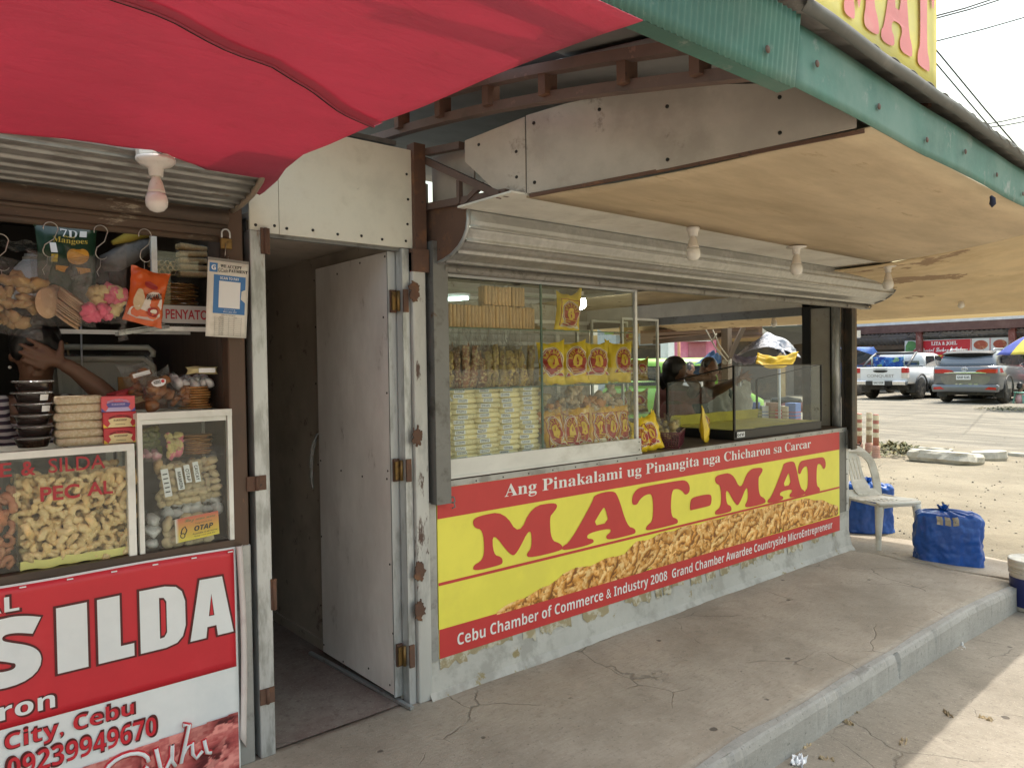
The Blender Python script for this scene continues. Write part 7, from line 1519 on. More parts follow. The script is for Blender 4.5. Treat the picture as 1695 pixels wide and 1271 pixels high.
for z in (zE-.55,): mb.box(XE+.15, XE+.2, ye1, ye0, z, z+.05)
for k in range(16): y = ye1+(ye0-ye1)*(k+.5)/16; mb.bar((XE+.0, y, zE-.37), (XE+.2, y+.25, zE-.55), .04, .04)
mb.build('roof_beam', M('grey_beam', (.16, .15, .145), .8), er)
for px in (1522, 1676, 1360): 
    q = at(px, 560, 0, XE+.15); mb = MB(); mb.box(q.x-.1, q.x+.1, q.y-.12, q.y+.12, gz-.1, zE-.02); mb.build('post', m_rpost, er)
mb = MB(); mb.box(XE+3.2, XE+3.4, ye1, at(1640, 600, 0, XE+3.3).y, gz, gz+1.0); mb.box(XE+3.2, XE+3.4, at(1560, 600, 0, XE+3.3).y, ye0, gz, gz+.9); mb.build('counter', M('tiled_counter', (.3, .25, .2), .6, c2=(.15, .1, .09), s2=3), er)
q = at(1454, 574, 0, XE+2.9); lt = thing('ceiling_lamp', 'small glowing lamp in the dark front of the eatery', 'lamp', q, world=False); m = MB(); ball(m, (0, 0, 0), (.13, .13, .07)); m.build('lamp_globe', GLOW('eatery_lamp', (1, .98, .92), 5), lt); m = MB(); m.tube([(0, 0, .06), (0, 0, .3)], .02, 6); m.build('lamp_stem', m_trim, lt)
# eatery banner
XB = XE+.35; P = lambda px, py: at(px, py, 0, XB)
sg = thing('shop_banner', 'red LITA & JOEL eatery banner with dish pictures hung behind the parked vehicles', 'sign', P(1585, 575))
ya, yb_, zt, zb2 = P(1498, 570).y, P(1674, 560).y, P(1585, 561).z, P(1585, 595).z
SB = lambda u, v, o=0.: (XB-.03-o, ya+(yb_-ya)*u, zb2+(zt-zb2)*v)
def sbp(loops, mt, nm, o): m = MB(); [m.poly([l_], lambda u, v, w_: SB(u, v, o)) for l_ in loops]; m.build(nm, mt, sg)
m = MB(); m.box(XB-.03, XB, yb_, ya, zb2, zt); m.build('banner_sheet', m_plate, sg)
sbp([chaikin([(.0, .04), (.015, .96), (.10, .98), (.13, .7), (.09, .5), (.05, .05)], 1)], M('leafy_print', (.12, .3, .1), .6, c2=(.05, .16, .05), s2=4), 'leaf_print', .006)
sbp([[(.13, .05), (.62, .0), (.64, .62), (.64, .98), (.18, .96), (.19, .82), (.14, .66)], chaikin([(.04, .25), (.12, .62), (.2, .62), (.2, .1), (.1, .02)], 1)], m_bred, 'red_field', .01)
sbp([[(.645, .02), (.652, .02), (.652, .98), (.645, .98)], [(.815, .02), (.822, .02), (.822, .98), (.815, .98)], [(.65, .36), (.99, .36), (.99, .40), (.65, .40)]], m_bred, 'red_rules', .012)
m_dish = M('dish_picture', (.42, .09, .05), .6, c2=(.6, .3, .15), s2=6, c3=(.2, .05, .03), s3=9)
ovl = lambda cu, cv, ru, rv: [(cu+ru*math.cos(a*.35), cv+rv*math.sin(a*.35)) for a in range(18)]
sbp([ovl(.735, .68, .065, .22), ovl(.905, .7, .06, .2), ovl(.905, .12, .06, .1)], m_dish, 'dish_picture', .012)
sbp([ovl(.735, .18, .065, .13)], M('noodle_picture', (.32, .34, .14), .6, c2=(.5, .4, .25), s2=6), 'dish_picture', .012)
m = MB(); put_text(m, 'LITA & JOEL', 'sb', (.27, .52, .70, .90), lambda u, v: SB(u, v, .02), fat=.02); put_text(m, 'Special Lechon & Eatery', 'sc', (.16, .62, .30, .62), lambda u, v: SB(u, v, .02), fat=.02); m.build('lettering', m_vwht, sg)
m = MB(); put_text(m, 'Regular & Spicy', 'bi', (.26, .50, .12, .25), lambda u, v: SB(u, v, .02), fat=.01); m.build('lettering', m_vyel, sg)

# umbrella, seated customer, stool, verge
XU = 22.3; q = at(1712, 575, 0, XU); gq_ = GZ(XU, q.y)
um = thing('umbrella', 'big blue and yellow beach umbrella shading a seat beside the grey SUV', 'umbrella', (XU, q.y, gq_), world=False)
zt_ = at(1712, 553, 0, XU).z-gq_; zr = at(1652, 588, 0, XU).z-gq_; Ru = abs(at(1652, 588, 0, XU).y-q.y)*1.02
mcol = [M('umbrella_blue', (.10, .13, .46), .6, transl=.3), M('umbrella_yellow', (.72, .60, .10), .6, transl=.3)]
for k in range(8):
    a0, a1 = 2*math.pi*(k+.5)/8, 2*math.pi*(k+1.5)/8; m = MB()
    def um_f(u, v):
        a = a0+(a1-a0)*u; r = Ru*v*(1-.05*math.sin(math.pi*u)*v); return (r*math.cos(a), r*math.sin(a), zt_-(zt_-zr)*(v**1.6)+.05*math.sin(math.pi*u)*v*(1-v)-.0)
    m.grid(um_f, 8, 10, thick=.004); m.build('canopy_panel', mcol[k % 2], um)
m = MB(); m.tube([(0, 0, 0), (0, 0, zt_+.08)], .022, 8); m.build('pole', m_galv, um)
m = MB(); m.lathe([(.22, 0), (.22, .08), (.05, .12), (.03, .3)], 16); m.build('base', m_trim, um)
sp_ = simple_person('seated customer in a pink shirt and dark trousers under the blue and yellow umbrella', 1690, 640, 22.9, R(60), M('pale_pink_cotton', (.62, .40, .42), .85), seated=True, arm={1: [(.24, -.44, .1), (.2, -.5, .36), (.18, -.5, .42)], -1: [(.24, -.44, .1), (.2, -.5, .36), (.18, -.5, .42)]})
q = dep(1690, 660, 22.9); st2 = thing('stool', 'pale green plastic stool under the seated customer', 'stool', (q.x, q.y, GZ(q.x, q.y)), world=False); zz_ = max(.35, q.z-GZ(q.x, q.y)-.12)
m_mint = M('mint_plastic', (.20, .42, .34), .45); m = MB(); m.lathe([(0, zz_), (.19, zz_), (.2, zz_-.03), (.19, zz_-.04)], 20); m.build('seat', m_mint, st2)
for a in range(4): m = MB(); c_, s_ = math.cos(a*math.pi/2+.6), math.sin(a*math.pi/2+.6); m.bar((.15*c_, .15*s_, zz_-.03), (.21*c_, .21*s_, 0), .05, .03); m.build('leg', m_mint, st2)
q = dep(1672, 650, 23.3); m = MB(); ball(m, (0, 0, 0), (.22, .22, .2)); tag(m.build('ball', m_mint, loc=(q.x, q.y, q.z)), 'round mint green tub back beside the seated customer', 'tub') if False else None
def tuft(name, label, cat, loc, n, size, hgt, cols, seed, spread, group=None):
    rg = random.Random(seed); m = MB()
    for k in range(n):
        a = rg.uniform(0, 6.28); r = spread*math.sqrt(rg.random()); x, y = r*math.cos(a), r*math.sin(a); h = hgt*rg.uniform(.4, 1)*(1-.5*r/spread); b_ = rg.uniform(0, 6.28); lx, ly = math.cos(b_), math.sin(b_); w_ = size*rg.uniform(.6, 1.2); z0 = h*rg.uniform(0, .6)
        m.add([(x, y, z0), (x+lx*w_*.5-ly*w_*.3, y+ly*w_*.5+lx*w_*.3, z0+h*.3), (x+lx*w_, y+ly*w_, z0+h*.42), (x+lx*w_*.5+ly*w_*.3, y+ly*w_*.5-lx*w_*.3, z0+h*.25)], [(0, 1, 2, 3)], k % len(cols))
    o = m.build(name, cols, loc=loc); return tag(o, label, cat, group)
m_leaf = [M('weed_green', (.13, .135, .065), .8, rv=.1), M('weed_dark', (.085, .09, .045), .8), M('weed_dry', (.22, .19, .09), .8)]
for i, (px, py) in enumerate(((1660, 663), (1690, 664))): q = at(px, py, 0, 21.6); tuft('weed', 'low green weeds on the verge %s' % ('before the SUV wheel', 'before the umbrella seat')[i], 'weeds', (21.6, q.y, GZ(21.6, q.y)), 140, .09, .14, m_leaf, 400+i, .7)
q = at(1667, 596, 0, 33.5); tuft('shrub', 'green shrub showing between the SUV and the red car', 'shrub', (32.6, q.y, GZ(32, q.y)+1.1), 700, .2, .9, m_leaf[:2], 410, 1.0)
# ------------------------------------------------------------------ delineator posts, rubble, weeds on the lot
m_post = M('orange_red_post', (.36, .12, .085), .55, c2=(.42, .26, .16), s2=7, c3=(.25, .2, .15), s3=14); m_pale = M('dirty_reflective_tape', (.62, .55, .38), .5, c2=(.45, .38, .25), s2=20)
def delineator(label, px, py, lean, mt, h=.76):
    q = at(px, py, 2, -.15); t = thing('delineator_post', label, 'post', (q.x, q.y, GZ(q.x, q.y)-.01), 'striped delineator posts by the road', world=False); t.rotation_euler = (R(lean[0]), R(lean[1]), 0)
    m = MB(); m.lathe([(.075, 0), (.075, .03), (.062, .05), (.06, .2), (.05, .22)], 16)
    for k in range(5): m.lathe([(.06, .05+.03*k), (.066, .055+.03*k), (.066, .065+.03*k), (.06, .07+.03*k)], 16, 0, None, True, False)
    m.build('base', M('faded_pink_rubber', (.45, .25, .18), .7), t)
    m = MB(); m.lathe([(.048, .2), (.047, .5), (.046, h-.01), (.04, h), (.0, h)], 16); m.build('post', mt, t)
    for k in range(3): m = MB(); z = .36+.15*k; m.lathe([(.0485, z), (.0495, z+.01), (.0495, z+.075), (.0485, z+.085)], 16, 0, None, True, False); m.build('tape', m_pale, t)
delineator('leaning delineator post closest to the stall corner', 1422, 752, (3, -6), m_post); delineator('brownish faded delineator post between the two red ones', 1438, 752, (0, 2), M('faded_brown_post', (.33, .24, .15), .6, c2=(.4, .32, .22), s2=9)); delineator('upright delineator post with the clearest red and cream stripes', 1450, 757, (0, 0), m_post)
def slab(label, px, py, sx, sy, sz, rz, seed, tilt=(0, 0)):
    q = at(px, py, 2, -.12); m = MB(); rg = random.Random(seed); n = 9
    ol = [((1+.18*rg.uniform(-1, 1))*math.cos(2*math.pi*i/n), (1+.18*rg.uniform(-1, 1))*math.sin(2*math.pi*i/n)) for i in range(n)]; ol = [(max(-.9, min(.9, x))*sx, max(-.9, min(.9, y))*sy) for x, y in ol]
    rows = []
    N = 40
    for zf, k in ((0, .9), (.35, 1.02), (.75, 1.0), (1, .94), (1.02, .8), (1.0, .4), (1.0, .02)):
        rw = []
        for i in range(N):
            f = i/N*n; a, c = ol[int(f) % n], ol[(int(f)+1) % n]; t_ = f-int(f); x, y = a[0]+(c[0]-a[0])*t_, a[1]+(c[1]-a[1])*t_
            o_ = mnoise.noise(Vector((x*5, y*5, zf*4+seed)))*.10+mnoise.noise(Vector((x*14, y*14, zf*9+seed)))*.05
            rw.append((x*(k+o_), y*(k+o_), sz*zf+.25*o_*sz))
        rows.append(rw)
    loft(m, rows, 0, False); o = m.build('concrete_slab', M('broken_concrete', (.44, .41, .34), .9, c2=(.33, .30, .25), s2=5, c3=(.2, .18, .15), s3=18, bump=.6, bs=30, rndoff=True), loc=(q.x, q.y, GZ(q.x, q.y)-.02), rot=(R(tilt[0]), R(tilt[1]), R(rz))); return tag(o, label, 'concrete slab', 'broken slabs on the lot')
slab('long broken concrete slab lying on the sunlit lot', 1565, 762, .36, .60, .19, 8, 1, (2, 5)); slab('smaller rough concrete chunk next to the long slab', 1637, 757, .22, .30, .16, 20, 2, (-4, 0)); slab('small stone lying farther along the lot beyond the concrete chunks', 1684, 752, .1, .16, .07, 0, 5)
slab('thin tilted slab behind the long concrete slab', 1530, 743, .3, .5, .08, 15, 4, (0, 8))
tuft('weed', 'dry grey green weeds beside the striped posts', 'weeds', (*at(1478, 744, 2, -.12).xy, -.14), 300, .085, .26, m_leaf, 420, .36); tuft('weed', 'clump of dusty weeds touching the long concrete slab', 'weeds', (*at(1503, 748, 2, -.12).xy, -.14), 220, .08, .22, m_leaf, 421, .26)
tuft('weed', 'thin sprigs at the foot of the upright striped post', 'weeds', (*at(1466, 752, 2, -.12).xy, -.14), 90, .1, .14, m_leaf[:1]+m_leaf[2:], 422, .3)
m_peb = M('lot_pebble', (.22, .195, .155), .9, rv=.2, bump=.4); rg = random.Random(77); m = MB()
for k in range(900):
    x = 4.7+11*rg.random()**1.5; y = rg.uniform(-2.4, 5.5)*(.4+x/12); s_ = rg.uniform(.004, .015)*(1 if rg.random() < .94 else 2); lumps(m, 1, (x, x, y, y, GZ(x, y)+s_*.2, GZ(x, y)+s_*.2), s_, k, 0, .6, (6, 4), .3)
tag(m.build('gravel', m_peb), None, None, None, 'stuff')['label'] = 'loose pebbles scattered over the dusty lot'
# ------------------------------------------------------------------ chair, bags, bucket, litter
m_chair = M('grimy_white_plastic', (.62, .59, .52), .45, c2=(.46, .42, .35), s2=9, t2=(.45, .7), c3=(.25, .2, .15), s3=20, t3=(.62, .75), bump=.05)
ch = thing('plastic_chair', 'grimy white plastic chair at the end of the stall before the blue bags', 'chair', (4.50, -.05, -.07), world=False); ch.rotation_euler = (0, 0, R(-25))
def seat_f(u, v):
    x = (u-.5)*(.42-.03*v); y = -.22+.41*v; return (x, y, .425+.012*math.cos(v*3.1)*1-.022*math.sin(math.pi*u)*math.sin(math.pi*min(1, v*1.05))-.02*(v < .06)-.008)
m = MB()
NU, NV = 40, 40
S_ = [[seat_f(i/NU, j/NV) for i in range(NU+1)] for j in range(NV+1)]
def hole(i, j): 
    u, v = (i+.5)/NU, (j+.5)/NV; return .3 < v < .72 and abs(((u-.2)/.6*6) % 1-.5) < .22 and .2 < u < .8 and abs((v*7) % 1-.5) < .36 and 0.32 < v < .7
vs = [p for r_2 in S_ for p in r_2]; fs = [(j*(NU+1)+i, j*(NU+1)+i+1, (j+1)*(NU+1)+i+1, (j+1)*(NU+1)+i) for j in range(NV) for i in range(NU) if not hole(i, j)]
m.add(vs, fs, 0, True); o = m.build('seat', m_chair, ch); md = o.modifiers.new('solid', 'SOLIDIFY'); md.thickness = .006
m = MB(); m.grid(lambda u, v: (-.205+.41*u, -.222+.012*(2*u-1)**2, .418-.045*v+.012*v*(1-(2*u-1)**2)), 10, 3, thick=.006); m.tube([(-.205, -.20, .41), (-.20, -.222, .408), (.20, -.222, .408), (.205, -.20, .41)], .014, 8); m.tube([(-.21, -.20, .405), (-.195, .18, .405)], .012, 8); m.tube([(.21, -.20, .405), (.195, .18, .405)], .012, 8); m.build('seat_rim', m_chair, ch)
for s_ in (-1, 1):
    m = MB(); m.grid(lambda u, v: ((.185+.03*(1-v)+.036*math.cos(u*math.pi)*(0.6+.4*v))*s_, -.19-.03*(1-v)-.036*math.sin(u*math.pi)*(0.6+.4*v), .405*v), 8, 8, thick=.005); m.build('leg', m_chair, ch)
    m = MB(); m.grid(lambda u, v: ((.175+.035*(1-v)+.034*math.cos(u*math.pi)*(.6+.4*v))*s_, .17+.07*(1-v)+.034*math.sin(u*math.pi)*(.6+.4*v), .41*v), 8, 8, thick=.005); m.build('leg', m_chair, ch)
m = MB()
arcp = []
for k in range(25):
    a = math.pi*k/24; x = .205*math.cos(a); z = .64+.205*math.sin(a); arcp.append((x, z))
outer = [(.185, .40), (.20, .5), (.205, .6)] + arcp[1:-1] + [(-.205, .6), (-.20, .5), (-.185, .40)]
inn = [(.135, .46), (.145, .55), (.145, .62)] + [(.145*math.cos(math.pi*k/16), .64+.125*math.sin(math.pi*k/16)) for k in range(1, 16)] + [(-.145, .62), (-.145, .55), (-.135, .46)]
yb3 = lambda u, v: .175+.17*(v-.4)/.45-.06*(1-(u/.2)**2)*0+.035*(1-(abs(u)/.2)**2)
m.poly([outer, inn[::-1]], lambda u, v, w_: (u, yb3(u, v)+w_, v), thick=.012); m.build('backrest', m_chair, ch, bevel=.003)
m = MB()
spl = [(-.075, .80), (.075, .80), (.055, .6), (.085, .42), (-.085, .42), (-.055, .6)]
hol = [[(x0-.004, .72), (x0+.004, .72), (x0*.8+.005, .54), (x0*.8-.005, .54)] for x0 in (-.04, 0, .04)]
m.poly([chaikin([(-.08, .77), (.08, .77), (.06, .6), (.10, .41), (-.10, .41), (-.06, .6)], 2)] + hol, lambda u, v, w_: (u, yb3(u, v)+.012*math.cos(u*20)*0+w_-.002-.03*sstep(.55, .41, v), v), thick=.008); m.build('back_splat', m_chair, ch)
m_blue = M('blue_plastic_bag', (.012, .085, .37), .28, c2=(.018, .115, .46), s2=7, var=.15, bump=1., bs=22, coat=.2, transl=.1)
def sack(name, label, loc, w, d, h, seed, rz, tie=(.0, .0)):
    t = thing(name, label, 'plastic bag', loc, None, world=False); t.rotation_euler = (0, 0, rz); m = MB(); o = Vector((seed*5.1, 0, 0))
    def f(u, v):
        a = 2*math.pi*u; ca, sa = math.cos(a), math.sin(a); sq = (abs(ca)**3.4+abs(sa)**3.4)**(-1/3.4); zf = 1-(1-v)**1.0
        prof_ = min(1, v/.06)**.35*(1-.04*v) if v < .82 else (1-.04*v)*max(.02, (1-((v-.82)/.18)**1.6))
        n = mnoise.noise(Vector((ca*2.2, sa*2.2, v*3))+o)*.11+mnoise.noise(Vector((ca*6, sa*6, v*3.5))+o)*.05+.06*abs(mnoise.noise(Vector((ca*9+v*5, sa*9, v*7))+o))+.018*mnoise.noise(Vector((a*9, v*2, 3))+o)*(v > .7)
        x = w/2*ca*sq*(prof_+n); y = d/2*sa*sq*(prof_+n*1.4)
        z = h*(v if v < .82 else .82+.12*math.sin((v-.82)/.18*math.pi/2)) + .03*h*abs(ca)*(.6 < v < .9) + .02*mnoise.noise(Vector((ca*3, sa*3, 1))+o)*v
        k = max(0, (v-.8)/.2); return (x*(1)+tie[0]*k, y+tie[1]*k, z)
    m.grid(f, 110, 70); m.build('bag', m_blue, t)
    m = MB()
    for j in range(14):
        a = j*.45+seed; p0 = Vector((tie[0], tie[1], h*.93)); p1 = p0+Vector((.04*math.cos(a), .03*math.sin(a), .025+.02*math.sin(j*2))); m.add([p0, p1+Vector((-.02*math.sin(a), .02*math.cos(a), .01)), p1+Vector((.02*math.sin(a), -.02*math.cos(a), -.004)), p0+Vector((0, 0, -.015))], [(0, 1, 2, 3)])
    m.build('bag_knot', m_blue, t); return t, f
t, f = sack('plastic_bag', 'bulging blue plastic bag with strips of tape on the pavement edge', (4.31, -.64, -.09), .46, .24, .47, 3, R(-68+0), (-.03, 0))
m = MB()
for k in range(3):
    m.grid(lambda u, v: (lambda p: Vector(p)*1.012+Vector((0, 0, .002)))(f((.70+.036*k+.026*u), .72+.13*v)), 3, 8)
m.build('tape', M('brown_packing_tape', (.32, .27, .20), .25, c2=(.45, .4, .33), s2=30, coat=.5), t)
sack('plastic_bag', 'knotted blue plastic bag standing behind the white chair', (5.05, .30, -.10), .42, .26, .52, 8, R(-55), (.0, 0))
# bucket
q = at(1702, 1010, 2, -.20); bk_ = thing('bucket', 'paint bucket with dark blue label and white lid on the street at the pavement end', 'bucket', (q.x+.05, q.y-.02, -.20), world=False)
m_bw = M('bucket_white', (.60, .57, .50), .45, c2=(.45, .41, .34), s2=10); m = MB(); m.lathe([(0, .002), (.125, .002), (.13, .008), (.142, .29), (.142, .31)], 36); m.build('bucket_wall', m_bw, bk_)
m = MB(); m.lathe([(.1335, .03), (.143, .225)], 36, 0, None, True, False); m.build('label', M('navy_label', (.015, .025, .13), .35, c2=(.03, .05, .2), s2=6), bk_)
m = MB(); m.lathe([(.15, .29), (.152, .3), (.15, .31), (.147, .315), (.15, .32), (.152, .335), (.15, .345), (.14, .348), (.135, .34), (0, .338)], 36)
for z in (.245, .26, .275): m.lathe([(.142, z), (.148, z+.003), (.148, z+.008), (.142, z+.011)], 36, 0, None, True, False)
m.build('lid', m_bw, bk_)
cyl = lambda u, v: ((.1415+.04*(v-.13))*math.cos(R(195)+u/.14)*1.012, (.1415+.04*(v-.13))*math.sin(R(195)+u/.14)*1.012, v)
m = MB(); m.tube([cyl(.05+.035*math.cos(a), .14+.035*math.sin(a)) for a in (.8, 2.4, 3.9, 5.5)], .002, 4, closed=True); put_text(m, 'Paint', 'sc', (.0, .1, .085, .10), cyl); put_text(m, 'KA', 'b', (.03, .07, .125, .155), cyl); m.build('label_print', m_stick, bk_)
def crumple(name, label, cat, px, py, sx, sy, h, seed, mt, rz, z=-.19):
    q = at(px, py, 2, z); m = MB(); o = Vector((seed*2.3, 0, 0))
    m.grid(lambda u, v: ((u-.5)*sx*(1+.4*mnoise.noise(Vector((v*3, 0, 1))+o)), (v-.5)*sy*(1+.5*mnoise.noise(Vector((u*3, 2, 1))+o)), .004+h*abs(mnoise.noise(Vector((u*4, v*4, 0))+o))*2), 12, 12, thick=.0006); return tag(m.build(name, mt, loc=(q.x, q.y, z+.004), rot=(0, 0, rz)), label, cat)
zs = lambda px, py: ground_z(at(px, py, 2, -.17).x, 0)
crumple('litter', 'thin white plastic bag lying on the street below the curb', 'litter', 1583, 1076, .12, .09, .03, 1, M('white_film', (.62, .62, .60), .35, transl=.3), .4, -.195); crumple('litter', 'red string scrap beside the white plastic bag', 'litter', 1590, 1058, .06, .03, .012, 2, M('faded_red_scrap', (.5, .1, .13), .6), 1.1, -.195)
crumple('litter', 'pink scrap of paper on the street below the curb', 'litter', 1501, 1131, .06, .04, .01, 3, M('pink_scrap', (.55, .2, .24), .7), .2, -.18); crumple('litter', 'small white paper scrap close under the curb', 'litter', 1516, 1110, .06, .03, .012, 4, m_stick, .8, -.18)
m_lf = M('dry_leaf', (.34, .26, .15), .8, rv=.2)
for i, (px, py, w_) in enumerate(((1334, 1240, 'curled, nearest the photo bottom'), (1400, 1200, 'pale and narrow, below the joint of the curb'), (1412, 1184, 'dark, just under the curb'), (1569, 1187, 'near the edge of the sunlight'), (1368, 1262, 'folded, at the bottom edge'), (1495, 1234, 'small, halfway to the sunlight'), (1632, 1195, 'thin twig-like, at the sunlight edge'))): crumple('leaf', 'dry fallen leaf on the street, ' + w_, 'leaf', px, py, .055+.02*(i % 2), .025, .02, 20+i, m_lf, i*1.3, -.165)
crumple('litter', 'pale crumpled wrapper at the bottom edge of the street', 'litter', 1322, 1266, .09, .05, .03, 9, m_stick, .3, -.165)
# ------------------------------------------------------------------ seen through the stall: shed post, tarps, jeepney, houses
q = dep(1203, 600, 9.0); pz = GZ(q.x, q.y); sh3 = thing('market_shed', 'rough timber shed post with brace, roof boards and loose ropes beyond the stall window', 'shed', (q.x, q.y, pz))
m_tim = M('weathered_timber', (.20, .155, .115), .85, c2=(.12, .09, .07), s2=5, stretch=(1, 1, .2), bump=.3)
m = MB(); m.box(q.x-.045, q.x+.045, q.y-.045, q.y+.045, pz, 2.12); m.build('post', m_tim, sh3)
m = MB(); m.bar(dep(1207, 592, 8.95), dep(1231, 541, 8.95), .05, .05); m.build('brace', m_tim, sh3)
m = MB(); a, c = dep(1085, 566, 8.6), dep(1250, 548, 9.4); m.bar(a, c, .10, .05); m.bar(dep(1085, 556, 9.4), dep(1250, 541, 10.2), .08, .05); m.build('roof_beam', M('dark_timber', (.11, .075, .055), .9), sh3)
m = MB(); A = [dep(1060, 552, 8.5), dep(1262, 541, 9.3), dep(1262, 558, 13), dep(1060, 570, 12)]; m.add(A+[p+Vector((0, 0, .03)) for p in A], [(0, 3, 2, 1), (4, 5, 6, 7), (0, 1, 5, 4), (1, 2, 6, 5), (2, 3, 7, 6), (3, 0, 4, 7)]); m.build('roof_boards', M('brown_roof_boards', (.17, .10, .07), .9, c2=(.28, .18, .12), s2=3, stretch=(1, 6, 1)), sh3)
m = MB()
for a, c in (((1168, 545), (1204, 598)), ((1180, 546), (1206, 592)), ((1186, 552), (1178, 566))): m.tube([dep(*a, 8.8), dep((a[0]+c[0])/2-2, (a[1]+c[1])/2+3, 8.8), dep(*c, 8.85)], .008, 5)
for k in range(4): m.tube([q+Vector((.05*math.cos(b_*.8), .05*math.sin(b_*.8), .03-.012*k+.01*math.sin(b_))) for b_ in range(9)], .010, 5, closed=True)
m.build('rope', M('nylon_rope', (.45, .42, .34), .8), sh3)
def tarpq(name, label, cat, pts, d0, mt, sag=.1, seed=1, group=None, nu=20, nv=10):
    """a sheet hung between four sighted corners (tl, tr, br, bl), each with its own distance"""
    P = [dep(a, b_, d) for a, b_, d in pts]; m = MB()
    m.grid(lambda u, v: (P[3].lerp(P[2], u)).lerp(P[0].lerp(P[1], u), v)+Vector((0, 0, sag*math.sin(math.pi*u)*math.sin(math.pi*max(.0, v))+.06*mnoise.noise(Vector((u*4, v*4, seed))))), nu, nv, thick=.004)
    return tag(m.build(name, mt), label, cat, group)
b = NB('silver_tarp'); co = b.coords(); n_ = b.noise(co, 9, 6, .75, 1.5); m_silvt = b.done(b.bsdf(b.mix(b.ramp(n_, .42, .56), (.74, .75, .78), (.2, .21, .25)), .35, .1, b.bump(n_, 1, .06)))
cart = thing('vendor_cart', 'vendor cart under a crumpled silver and yellow tarpaulin roof beyond the stall window', 'cart', (*dep(1275, 640, 11).xy, -.15))
def cpart(nm, pts, mt, sag, seed):
    P = [dep(a, b_, d) for a, b_, d in pts]; m = MB(); m.grid(lambda u, v: (P[3].lerp(P[2], u)).lerp(P[0].lerp(P[1], u), v)+Vector((0, 0, sag*math.sin(math.pi*u)+.05*mnoise.noise(Vector((u*4, v*4, seed))))), 20, 10, thick=.004); m.build(nm, mt, cart)
cpart('silver_cover', [(1245, 566, 12.2), (1312, 572, 11.6), (1326, 592, 10.6), (1214, 592, 11.2)], m_silvt, .16, 1)
cpart('dark_flap', [(1285, 562, 11.4), (1318, 578, 10.9), (1300, 590, 10.6), (1286, 588, 10.8)], M('slate_tarp', (.06, .07, .09), .4, c2=(.16, .17, .2), s2=6), .05, 2)
cpart('yellow_valance', [(1254, 583, 10.7), (1322, 582, 10.3), (1312, 604, 10.25), (1251, 602, 10.6)], M('yellow_tarp', (.74, .52, .04), .5, c2=(.8, .62, .15), s2=4, transl=.3), -.06, 3)
cpart('grey_valance', [(1208, 584, 11.3), (1254, 588, 10.8), (1247, 600, 10.7), (1213, 596, 11.2)], M('mauve_tarp', (.22, .2, .25), .6), -.04, 4)
m = MB(); Q = dep(1290, 640, 10.8); m.tube([Vector((Q.x, Q.y, -.15)), Vector((Q.x, Q.y, dep(1290, 590, 10.8).z))], .02, 8); Q2 = dep(1225, 640, 11.2); m.tube([Vector((Q2.x, Q2.y, -.15)), Vector((Q2.x, Q2.y, dep(1225, 592, 11.2).z))], .02, 8); m.build('cart_pole', m_galv, cart)
Qa, Qb = dep(1222, 640, 11.4), dep(1318, 640, 10.9); m = MB(); m.bar(Vector((Qa.x, Qa.y, .62)), Vector((Qb.x, Qb.y, .62)), .5, .05, 0, (0, 0, 1)); m.build('cart_table', m_tim, cart)
m = MB()
for k in range(5): pp2 = Qa.lerp(Qb, k/4); m.tube([Vector((pp2.x, pp2.y, -.15)), Vector((pp2.x, pp2.y, .6))], .025, 6)
m.build('cart_leg', m_tim, cart)
gcol = [M('goods_red', (.5, .08, .07), .5), M('goods_cream', (.6, .5, .36), .6), M('goods_blue', (.1, .18, .45), .5), M('goods_olive', (.3, .32, .1), .6), M('goods_white', (.65, .65, .62), .5), M('goods_brown', (.28, .16, .1), .7)]
cn_ = ['red', 'cream', 'blue', 'olive', 'white', 'brown']
for k in range(9):
    pp2 = Qa.lerp(Qb, (k+.5)/9); m = MB(); m.box(-.08, .08, -.08, .08, 0, .17+.05*(k % 3)); 
    for j in range(3): m.box(-.083, .083, -.083, .083, .03+.05*j, .04+.05*j, 1)
    tag(m.build('goods_box', [gcol[k % 6], gcol[(k+4) % 6]], loc=(pp2.x, pp2.y, .648), rot=(0, 0, k*.2)), '%s goods box on the vendor cart, %s from its left end' % (cn_[k % 6], NTH[k]), 'box', 'goods on the vendor cart')
m = MB(); A = [dep(1262, 543, 17.5), dep(1400, 538, 16), dep(1400, 560, 20), dep(1300, 572, 20)]; m.add(A+[p+Vector((0, 0, .03)) for p in A], [(0, 3, 2, 1), (4, 5, 6, 7), (0, 1, 5, 4), (1, 2, 6, 5), (2, 3, 7, 6), (3, 0, 4, 7)]); tag(m.build('awning', M('slate_awning', (.07, .07, .065), .8)), 'dark sloping awning above the silver covered cart', 'awning')
tarpq('umbrella_cloth', 'pale blue tarpaulin draped over the green jeepney side', 'tarpaulin', [(1180, 582, 12.5), (1196, 590, 12.2), (1200, 602, 11.9), (1150, 603, 12.4)], 0, M('pale_blue_tarp', (.22, .42, .75), .5, c2=(.4, .58, .8), s2=5, transl=.35), .06, 5)
